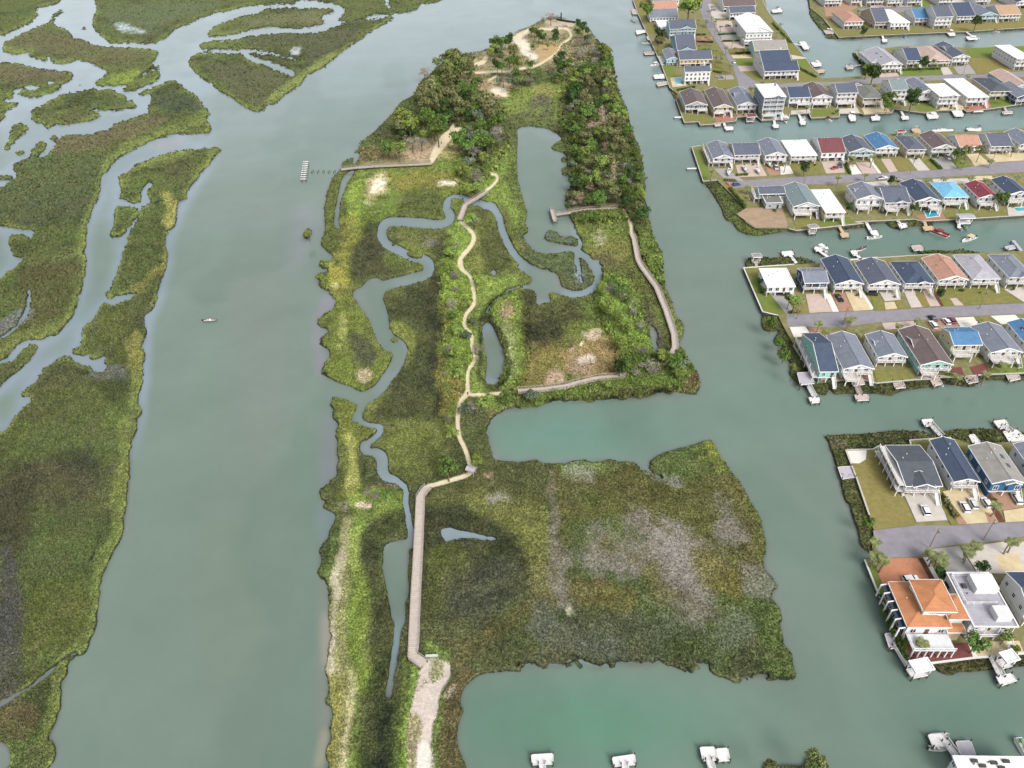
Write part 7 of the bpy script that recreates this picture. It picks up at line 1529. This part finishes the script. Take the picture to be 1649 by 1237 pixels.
NE = 'in the wood on the island\'s east side'
trees('X', NE, 'd310,320,60 d370,250,60 o400,370,70 o460,320,54 d350,420,56 o60,470,52 u280,490,60 g400,480,54 o330,520,50 k200,400,60 g560,180,60 g650,200,70 k600,260,54 g700,70,56 g780,180,70 g850,230,60 g790,320,60 l900,140,60 l965,200,60 o1000,310,62 o950,370,60 u880,400,54 o700,400,60 d620,450,62 l560,500,60 l700,470,60 o800,430,56 b940,470,80 b1000,550,72 l520,590,60 b600,600,62 b700,560,62 d480,690,80 d560,710,90 d500,790,80 u440,770,60 b680,740,64 b720,820,64 p640,780,60 b760,640,56 g930,700,56 l960,620,60 b1000,700,62 l1050,640,50 l960,800,60 l1060,790,70 l1100,860,62 d860,880,62 o830,850,50 b740,930,60 u540,900,62 g470,950,60 p620,930,60 o680,990,88 d740,1030,70 o500,1080,82 o560,1130,90 b640,1110,54 o850,1080,42 u980,1000,50 o1040,950,60 l1100,950,62 o1150,950,52 b1060,1080,82 b1130,1140,72 l1180,1050,62 o1200,1160,52 b980,1180,60 o420,1180,60 o620,1180,60 p800,980,50 l900,560,50')
trees('X2', NE, 'o540,60,88 o600,130,62 b690,160,72 l740,230,72 o760,300,72 o560,200,62 l880,90,80 p970,110,80 b1060,120,80 b1130,90,70 b1130,230,92 b1200,300,72 p1060,300,60 k950,290,54 k930,350,50 o1240,70,62 d1290,230,36 o1340,370,52 o1380,450,50 o560,350,70 l680,370,72 o620,450,62 b700,510,82 b770,490,60 u840,430,60 l900,510,90 b1020,470,80 p1100,440,60 u520,520,60 p620,610,72 o560,660,62 g720,640,50 l800,710,72 o640,740,72 o720,780,62 d540,770,72 d600,830,62 o860,780,54 b910,810,62 g990,700,50 l985,800,50 k750,850,62 g1180,560,60 u1260,560,54 d1270,640,62 g1140,680,52 o1190,740,52 g1270,770,60 g1320,820,50 o1390,560,58 o1410,690,54 l1400,840,60 l1430,940,60 b560,940,64 k620,980,82 g520,1050,60 g640,1050,60 o740,1000,60 o860,970,82 d920,920,60 o880,1040,56 b1060,890,72 b1100,960,62 o1250,870,92 o1310,940,80 d1230,1040,90 b1390,1080,62 d1440,1190,82 d450,1090,42 o740,1215,70 o830,1230,64 l1080,1215,60 o670,1250,56 k1000,980,50 o820,640,60 u680,700,50')
SC = 'in the bright scrub of the park'
trees('G', SC, 'o1060,720,62 o1120,690,60 d1000,735,50 g1160,630,62 g1200,730,70 l1320,650,52 o1410,690,50 u1440,720,50 o1440,640,44 g1100,340,32 g1150,440,34 g960,190,34 g1020,220,30 o950,90,40 o1000,160,44 l930,300,50 l1060,440,46 l1000,560,44 o1180,680,50 g1250,750,50 g1110,770,40 l870,180,36 o1060,240,34 l1440,780,44 u350,970,50 o160,960,50 l900,860,34')
trees('F', SC, 'g1220,230,32 g1210,340,52 g1225,130,42 g1155,880,28 g1385,690,40 o1210,430,40 u1330,590,40 l1240,540,44 l1200,60,44 l1400,150,36 u1370,470,34 g1390,760,30 l1220,720,44 l1260,880,40 g1390,1100,44 g1340,1150,44 o1420,1130,40')
trees('D', SC, 'l780,90,54 g890,50,62 g960,50,50 o1330,70,60 g1380,90,62 u1330,190,54 g1390,310,62 o1290,50,52 o1250,20,56 l1450,160,50 l1300,260,44 l1400,390,44 g1240,850,36 l1350,640,44 g1380,660,40 l1200,900,44 o700,90,50 g1220,1080,40 u1480,90,50 o1420,30,60 l1330,400,40 o1450,250,44 g1560,30,60')
trees('C', SC, 'g400,850,70 u300,860,60 o330,900,60 g240,950,60 o400,760,52')
trees('H', SC, 'o550,700,36 g490,700,34 g440,690,30 l1180,110,50 g1120,140,44 u1060,150,40 l640,700,30 l970,300,34 l1130,480,36')
tree('G', 990, 360, 50, 'l', SC, label='round pale green tree standing alone in the bright eastern scrub')
tree('H', 943, 520, 62, 'o', SC, label='lone green tree beside the path bend above the long boardwalk')
tree('H', 290, 770, 42, 'g', SC, label='pale grey dead shrub on the sandy western strip')
tree('H', 942, 215, 36, 'g', SC, label='pale grey dead shrub just left of the curved path')
tree('F', 1160, 700, 54, 'g', SC, label='large pale grey dead shrub left of the winding trail')
tree('W', 325, 440, 84, 'k', NW, label='pinkish leafless tree leaning over the water at the island\'s north west shore')
tree('K', 520, 40, 80, 'l', '', label='big bright green tree beside the road at the top of the farthest block')
for t, x, y, r, k, l in [('K',200,75,50,'o','green tree on the west lawn at the top of the farthest block'), ('K',290,270,46,'d','dark tree beside the light blue house'), ('K',285,320,34,'b','brown shrub below the light blue house'), ('N',615,745,46,'o','tall green tree left of the ninth upper canal house'), ('N',615,800,42,'o','lower green tree left of the ninth upper canal house'),
  ('N',805,745,56,'d','dark tree right of the ninth upper canal house'), ('N',505,555,46,'d','green tree at the corner of the boat basin'), ('N',455,525,40,'l','yellow green shrub on the basin corner'), ('N',890,470,40,'d','dark tree between the basin houses'), ('N',430,235,36,'d','dark shrub on the topmost olive lawn'), ('N',1290,160,34,'d','dark shrub right of the navy roof on the topmost row'),
  ('O',690,710,80,'l','wide olive shrub beside the grey drive'), ('O',630,690,66,'b','brownish shrub left half of the clump by the grey drive'), ('O',300,500,36,'d','dark shrub on the bright green corner lawn'), ('O',345,600,30,'d','lower dark shrub on the bright green corner lawn'), ('PP',725,635,44,'d','dark green shrub beside the red mulch strip'),
  ('T',730,320,58,'d','dark shrub between the mansion and the flat roofed house'), ('T',765,420,46,'d','lower dark shrub beside the mansion\'s east wing'), ('T',1045,265,48,'d','dark shrub beside the blue fence strip'), ('T',1000,870,66,'o','green shrub at the corner of the dark red patio'), ('T',1235,820,60,'l','yellow green shrub on the gravel yard'), ('T',1310,920,40,'l','small yellow green shrub beside the gravel yard seawall'),
  ('Q',170,230,80,'o','marsh shrub leftmost below the corner lawn'), ('Q',265,455,66,'o','second marsh shrub below the corner lawn'), ('Q',320,610,66,'o','third marsh shrub below the corner lawn'), ('Q',430,760,56,'p','lowest marsh shrub beside the leaning seawall'), ('S',385,915,54,'o','bright shrub at the end of the grey seawall'),
  ('M',740,690,40,'o','green shrub left of the pool patio'), ('M',1460,610,46,'o','green tree right of the dark red roof'), ('M',550,462,34,'d','round bush at the road behind the slate roof'), ('L',1115,362,40,'d','round dark bush on the olive lawn'), ('M',1110,240,46,'o','green tree right of the brown gable'), ('M',1180,220,46,'b','bare brown tree before the salmon roof'), ('M',1290,215,44,'b','bare brown shrub right of the salmon roof'),
  ('M',200,690,34,'d','dark bush between the white and grey canal houses'), ('V',1530,395,50,'p','brown shrub rising at the bottom edge'), ('V',1310,415,34,'p','small brown shrub left at the bottom edge'), ('D',78,755,40,'l','single green bush standing in the western channel')]:
    tree(t, x, y, r, k, '', name='shrub' if r < 45 else None, label=l)
M_FR = leafmat('palm_frond', K(88,104,62), K(158,160,108)); M_PT = mat('palm_trunk', K(148,130,112), .95, .2, 3)
def frond_mesh(a, droop, L):
    mb = MB(); pts = []
    for i in range(6):
        t_ = i / 5; rr = L * (t_ - .12 * t_ * t_ * droop); zz_ = .55 * t_ * L * .5 - droop * t_ * t_ * L * .55; pts.append(Vector((rr * math.cos(a), rr * math.sin(a), zz_)))
    sd_ = Vector((-math.sin(a), math.cos(a), 0))
    for i in range(5):
        w0 = .17 * math.sin(math.pi * (i / 5 * .85 + .12)); w1 = .17 * math.sin(math.pi * ((i + 1) / 5 * .85 + .12)) if i < 4 else .02
        for s_ in (-1, 1):
            for q_ in range(2):
                u0, u1 = q_ / 2, (q_ + .8) / 2
                A_ = pts[i].lerp(pts[i+1], u0); B_ = pts[i].lerp(pts[i+1], u1); ww = w0 + (w1 - w0) * u0
                out = (sd_ * s_ * 1.0 + (pts[i+1] - pts[i]).normalized() * .5) * ww * 2.2; dn = Vector((0, 0, -.22 * ww * 2))
                mb.face([A_, B_, B_ + out + dn, A_ + out * .96 + dn])
    return mb.mesh('frond', M_FR)
FRM = [frond_mesh(6.283 * i / 14 + (i % 3) * .1, [.5, 1.0, 1.5, .2][i % 4], 1.0) for i in range(14)]
_m = MB(); _m.tube([(0,0,0), (.02,.01,.35), (.0,.03,.7), (0,0,1)], [.030, .022, .02, .024], 7); PTM = _m.mesh('trunk', M_PT)
def palm(t, x, y, h, r=2.0):
    px, py = z1(t, x, y); p = G(px, py, LZ + h); root = empty('palm_tree', (p.x, p.y, LZ), (x * 13 + y) % 6.28)
    o = bpy.data.objects.new('trunk', PTM); link(o, root); o.scale = (h * 1.2 + 2, h * 1.2 + 2, h)
    for m_ in FRM: f = bpy.data.objects.new('frond', m_); link(f, root); f.location = (0, 0, h); f.scale = (r, r, r)
    return root
PAL = {'along the farthest road': ('K', 5.5, '585,300 600,340 680,340 700,460 770,470 800,540 715,160 760,200 780,120 850,300 560,180 590,150 545,160 1080,620 1190,240 1240,290 1215,180 670,80 910,280 880,190 610,250 650,280 668,296 700,375 728,378 758,420 768,440 728,430 822,490 838,500 690,50 730,145 650,155 870,365 992,665 800,360 690,130 940,372'),
 'beside the upper canal houses': ('K', 4.5, '620,690 790,665 700,835 862,825 1082,850 1415,810 655,165'),
 'around the upper right houses': ('N', 4.5, '655,375 690,372 970,455 985,490 830,490 690,615 725,620 875,595 510,648 462,640 172,655 1222,578 1392,570 1452,588 1485,745 840,372 1020,360 980,345 200,100 395,80 600,10 1640,470'),
 'in the third block': ('L', 5.5, '345,385 640,520 640,600 955,320'),
 'on the third block beside the road': ('M', 5.5, '112,440 338,418 220,270 245,290 398,268 860,455 1378,300 1572,190 1340,460 1088,225 1150,315 1220,440 1600,430 990,450 830,470'),
 'beside the fourth block road': ('O', 4.5, '955,965 1290,930 1030,1060 1405,1070 760,690 1320,915'),
 'at the right of the fourth block': ('R', 5, '150,255 375,195 1400,720 1200,835 860,870 1110,175'),
 'beside the near road': ('S', 4.5, '455,1060 470,1165 930,1170 1000,1180 1270,1085 1205,1130 1430,770 1575,1060'),
 'round the orange mansion': ('T', 5, '195,175 235,190 270,205 640,150 700,195 735,230 1010,95 575,865 1280,60 945,150')}
for wl, (t, h, s) in PAL.items():
    for it in s.split():
        x, y = map(float, it.split(',')); r_ = palm(t, x, y, h * random.Random(int(x)).uniform(.75, 1.2), 1.75 if t in 'STR' else 2.0)
        tag(r_, 'feathery palm with slim pale trunk ' + wl, 'palm tree', 'palms ' + wl)
# ------------------------------------------------------------------ undergrowth and marsh grass, standing on the ground sheet
def scatter(name, n_, masks, hm, size, seed, m, density_by_cover=None):
    rs = np.random.RandomState(seed); out = []
    Zg = Z.reshape(idx_rows, idx_cols); Cg = colr.reshape(idx_rows, idx_cols, 3)
    px, py = [], []
    for pm in masks:
        a = pm.a.sum(); k = int(n_ * a / sum(p.a.sum() for p in masks))
        x = pm.x0 + rs.rand(k * 3) * pm.a.shape[1]; y = pm.y0 + rs.rand(k * 3) * pm.a.shape[0]
        ok = samp(pm.a, x, y, pm.x0, pm.y0) > rs.rand(len(x)); px.append(x[ok][:k]); py.append(y[ok][:k])
    px = np.concatenate(px); py = np.concatenate(py)
    ok = (px > -140) & (px < 1640 + 120) & (py > -130) & (py < 1237 + 120); px, py = px[ok], py[ok]
    ci = np.clip(((px - gx[0]) / STEP).astype(int), 0, idx_cols - 1); ri = np.clip(((py - gy[0]) / STEP).astype(int), 0, idx_rows - 1)
    z = Zg[ri, ci]; c = Cg[ri, ci]; X, Y = gnd(px, py)
    for pm in NOVEG:
        inn = (px > pm.x0) & (px < pm.x0 + pm.a.shape[1] - 1) & (py > pm.y0) & (py < pm.y0 + pm.a.shape[0] - 1)
        z = np.where(inn & (samp(pm.a, px, py, pm.x0, pm.y0) > .2), 0, z)
    ok = (z > .15) & (samp(LAND, px, py) > .45) & (TEX.reshape(idx_rows, idx_cols)[ri, ci] > .3); X, Y, z, c = X[ok], Y[ok], z[ok], c[ok]; k = len(X)
    dist = np.clip(np.hypot(X, Y + 0) / 260, .55, 2.0)
    s = size * dist * (.6 + .8 * rs.rand(k)); h = hm * np.minimum(dist, 1.3) * (.5 + rs.rand(k))
    a = rs.rand(k) * 3.14159; V = np.zeros((k, 8, 3), np.float32)
    for j, aa in enumerate((a, a + 1.4)):
        dx, dy = np.cos(aa) * s / 2, np.sin(aa) * s / 2; tx, ty = rs.normal(size=k) * s * .35, rs.normal(size=k) * s * .35
        b_ = j * 4
        V[:, b_] = np.stack([X - dx, Y - dy, z - .1], 1); V[:, b_+1] = np.stack([X + dx, Y + dy, z - .1], 1)
        V[:, b_+2] = np.stack([X + dx * .7 + tx, Y + dy * .7 + ty, z + h], 1); V[:, b_+3] = np.stack([X - dx * .7 + tx, Y - dy * .7 + ty, z + h * .9], 1)
    me = npmesh(name, V.reshape(-1, 3), np.arange(k * 8).reshape(-1, 4), np.repeat(c * (.75 + .6 * rs.rand(k, 1)), 8, 0), False)
    me.materials.append(m); o = bpy.data.objects.new(name, me); link(o); print(name, k); return o
gm = bpy.data.materials.new('grass_blades'); gm.use_nodes = True; nt = gm.node_tree; b = nt.nodes['Principled BSDF']; at = nt.nodes.new('ShaderNodeAttribute'); at.attribute_name = 'cover'
nt.links.new(at.outputs['Color'], b.inputs['Base Color']); b.inputs['Roughness'].default_value = .85; b.inputs['Specular IOR Level'].default_value = .1
for t_, p_, w_ in TR: NOVEG.append(ls(t_, p_, w_, 1.2))
whole = Patch(-MG, -MG, LAND)
o = scatter('marsh_grass', 230000, [whole], .45, .5, 5, gm); tag(o, 'tufted marsh grass covering the tidal flats and island', 'grass', kind='stuff')
scr = [lp('G', [(840,60),(1060,150),(1150,250),(1180,400),(1240,650),(1130,720),(1000,740),(980,560),(880,420),(840,250)], 3), lp('F', [(1130,0),(1250,60),(1340,160),(1370,300),(1290,470),(1350,640),(1370,790),(1320,900),(1310,1020),(1230,1237),(1110,1237),(1140,900),(1150,600)], 3),
  lp('G', [(40,320),(250,200),(310,300),(290,860),(130,860),(130,520)], 3), lp('D', [(1280,0),(1640,0),(1560,200),(1500,300),(1300,420),(1260,250)], 3), lp('X2', [(480,0),(1240,0),(1400,400),(1460,900),(1440,1237),(460,1237),(500,700)], 3),
  lp('X', [(300,200),(900,60),(1040,400),(1100,800),(1250,1237),(430,1237),(420,600)], 3), lp('W', [(480,250),(900,260),(900,560),(1250,900),(1300,1200),(560,1050),(0,1237),(200,800)], 3), lp('G', [(1000,760),(1400,620),(1590,870),(1170,960),(600,980),(200,1020),(300,940),(800,870)], 3),
  lp('E', [(1170,860),(1290,800),(1390,1060),(1400,1237),(1330,1237),(1230,1060)], 3), lp('D', [(520,60),(760,40),(700,140),(560,190)], 3)]
for s_ in scr: pass
o = scatter('undergrowth', 90000, scr, 1.1, .95, 9, gm); tag(o, 'low tangled scrub between the trees and along the trail', 'scrub', kind='stuff')

# small garden shrubs beside the houses
hs_l = [o for o in scene.collection.objects if o.name.startswith('house') and o.parent is None]
rg = random.Random(4); SH = [PROTO[k][0] for k in 'odlu']
for h_ in hs_l:
    if proj(h_.location.x, h_.location.y, LZ)[0] > 1690: continue
    W_, D_ = h_['w'], h_['d']
    for i in range(rg.choice([1, 2, 2, 3])):
        sx = rg.choice([-1, 1]); x_ = sx * (W_/2 + rg.uniform(.9, 1.6)) if rg.random() < .6 else rg.uniform(-W_/2, W_/2); y_ = -D_/2 - rg.uniform(1, 3.5) if abs(x_) < W_/2 else rg.uniform(-D_/2, D_/2)
        p = h_.matrix_basis @ Vector((x_, y_, 0)); s_ = rg.uniform(.6, 1.3); r = empty('garden_shrub', (p.x, p.y, LZ), rg.random() * 6)
        o = bpy.data.objects.new('crown', rg.choice(SH)[0]); link(o, r); o.scale = (s_, s_, s_ * .9); o.location = (0, 0, s_ * .7)
        tag(r, 'small rounded garden shrub close beside a canal house', 'shrub', 'small garden shrubs by the houses')

def hedge(t, x0, y0, x1, y1, label, k='d', hh=1.3):
    a = G(*z1(t, x0, y0), LZ); b = G(*z1(t, x1, y1), LZ); rs = np.random.RandomState(int(x0)); d = np.array((b - a)[:2]); L = np.linalg.norm(d); N_ = int(60 * L)
    u = rs.rand(N_); c = np.stack([u * d[0], u * d[1], rs.rand(N_) * hh], 1) + rs.normal(size=(N_, 3)) * [.3, .3, .1]
    V = np.zeros((N_, 4, 3)); A_ = rs.normal(size=(N_, 3)) * .16; B_ = rs.normal(size=(N_, 3)) * .16
    V[:, 0] = c - A_ - B_; V[:, 1] = c + A_ - B_; V[:, 2] = c + A_ + B_; V[:, 3] = c - A_ + B_
    me = npmesh('hedge', V.reshape(-1, 3), np.arange(N_ * 4).reshape(-1, 4), None, False); me.materials.append(LM[k]); o = bpy.data.objects.new('hedge', me); link(o); o.location = a; tag(o, label, 'hedge', 'low hedges between the lots')
for i, h_ in enumerate([('K',575,322,698,326,'d'), ('K',570,270,640,268,'o'), ('K',738,268,920,256,'o'), ('K',768,318,928,314,'d'), ('K',575,388,690,378,'l'), ('K',700,545,760,560,'o'), ('K',860,412,1000,405,'d'), ('K',1150,180,1290,330,'o'), ('K',1320,505,1480,590,'o'),
   ('L',540,430,640,425,'o'), ('L',440,470,540,478,'b'), ('M',170,335,205,418,'o'), ('M',870,300,960,378,'o'), ('N',200,870,235,845,'o'), ('N',420,470,445,560,'d'), ('O',620,860,740,850,'b'), ('PP',520,195,720,185,'o'), ('R',700,860,790,875,'l'), ('S',985,700,1095,880,'b'), ('T',668,430,742,440,'d'), ('T',440,1000,250,600,'o'), ('N',690,540,1010,528,'o'), ('K',430,690,560,665,'o'), ('L',490,540,620,690,'o')]):
    hedge(*h_[:5], 'low planted hedge or border row between the canal lots', h_[5])
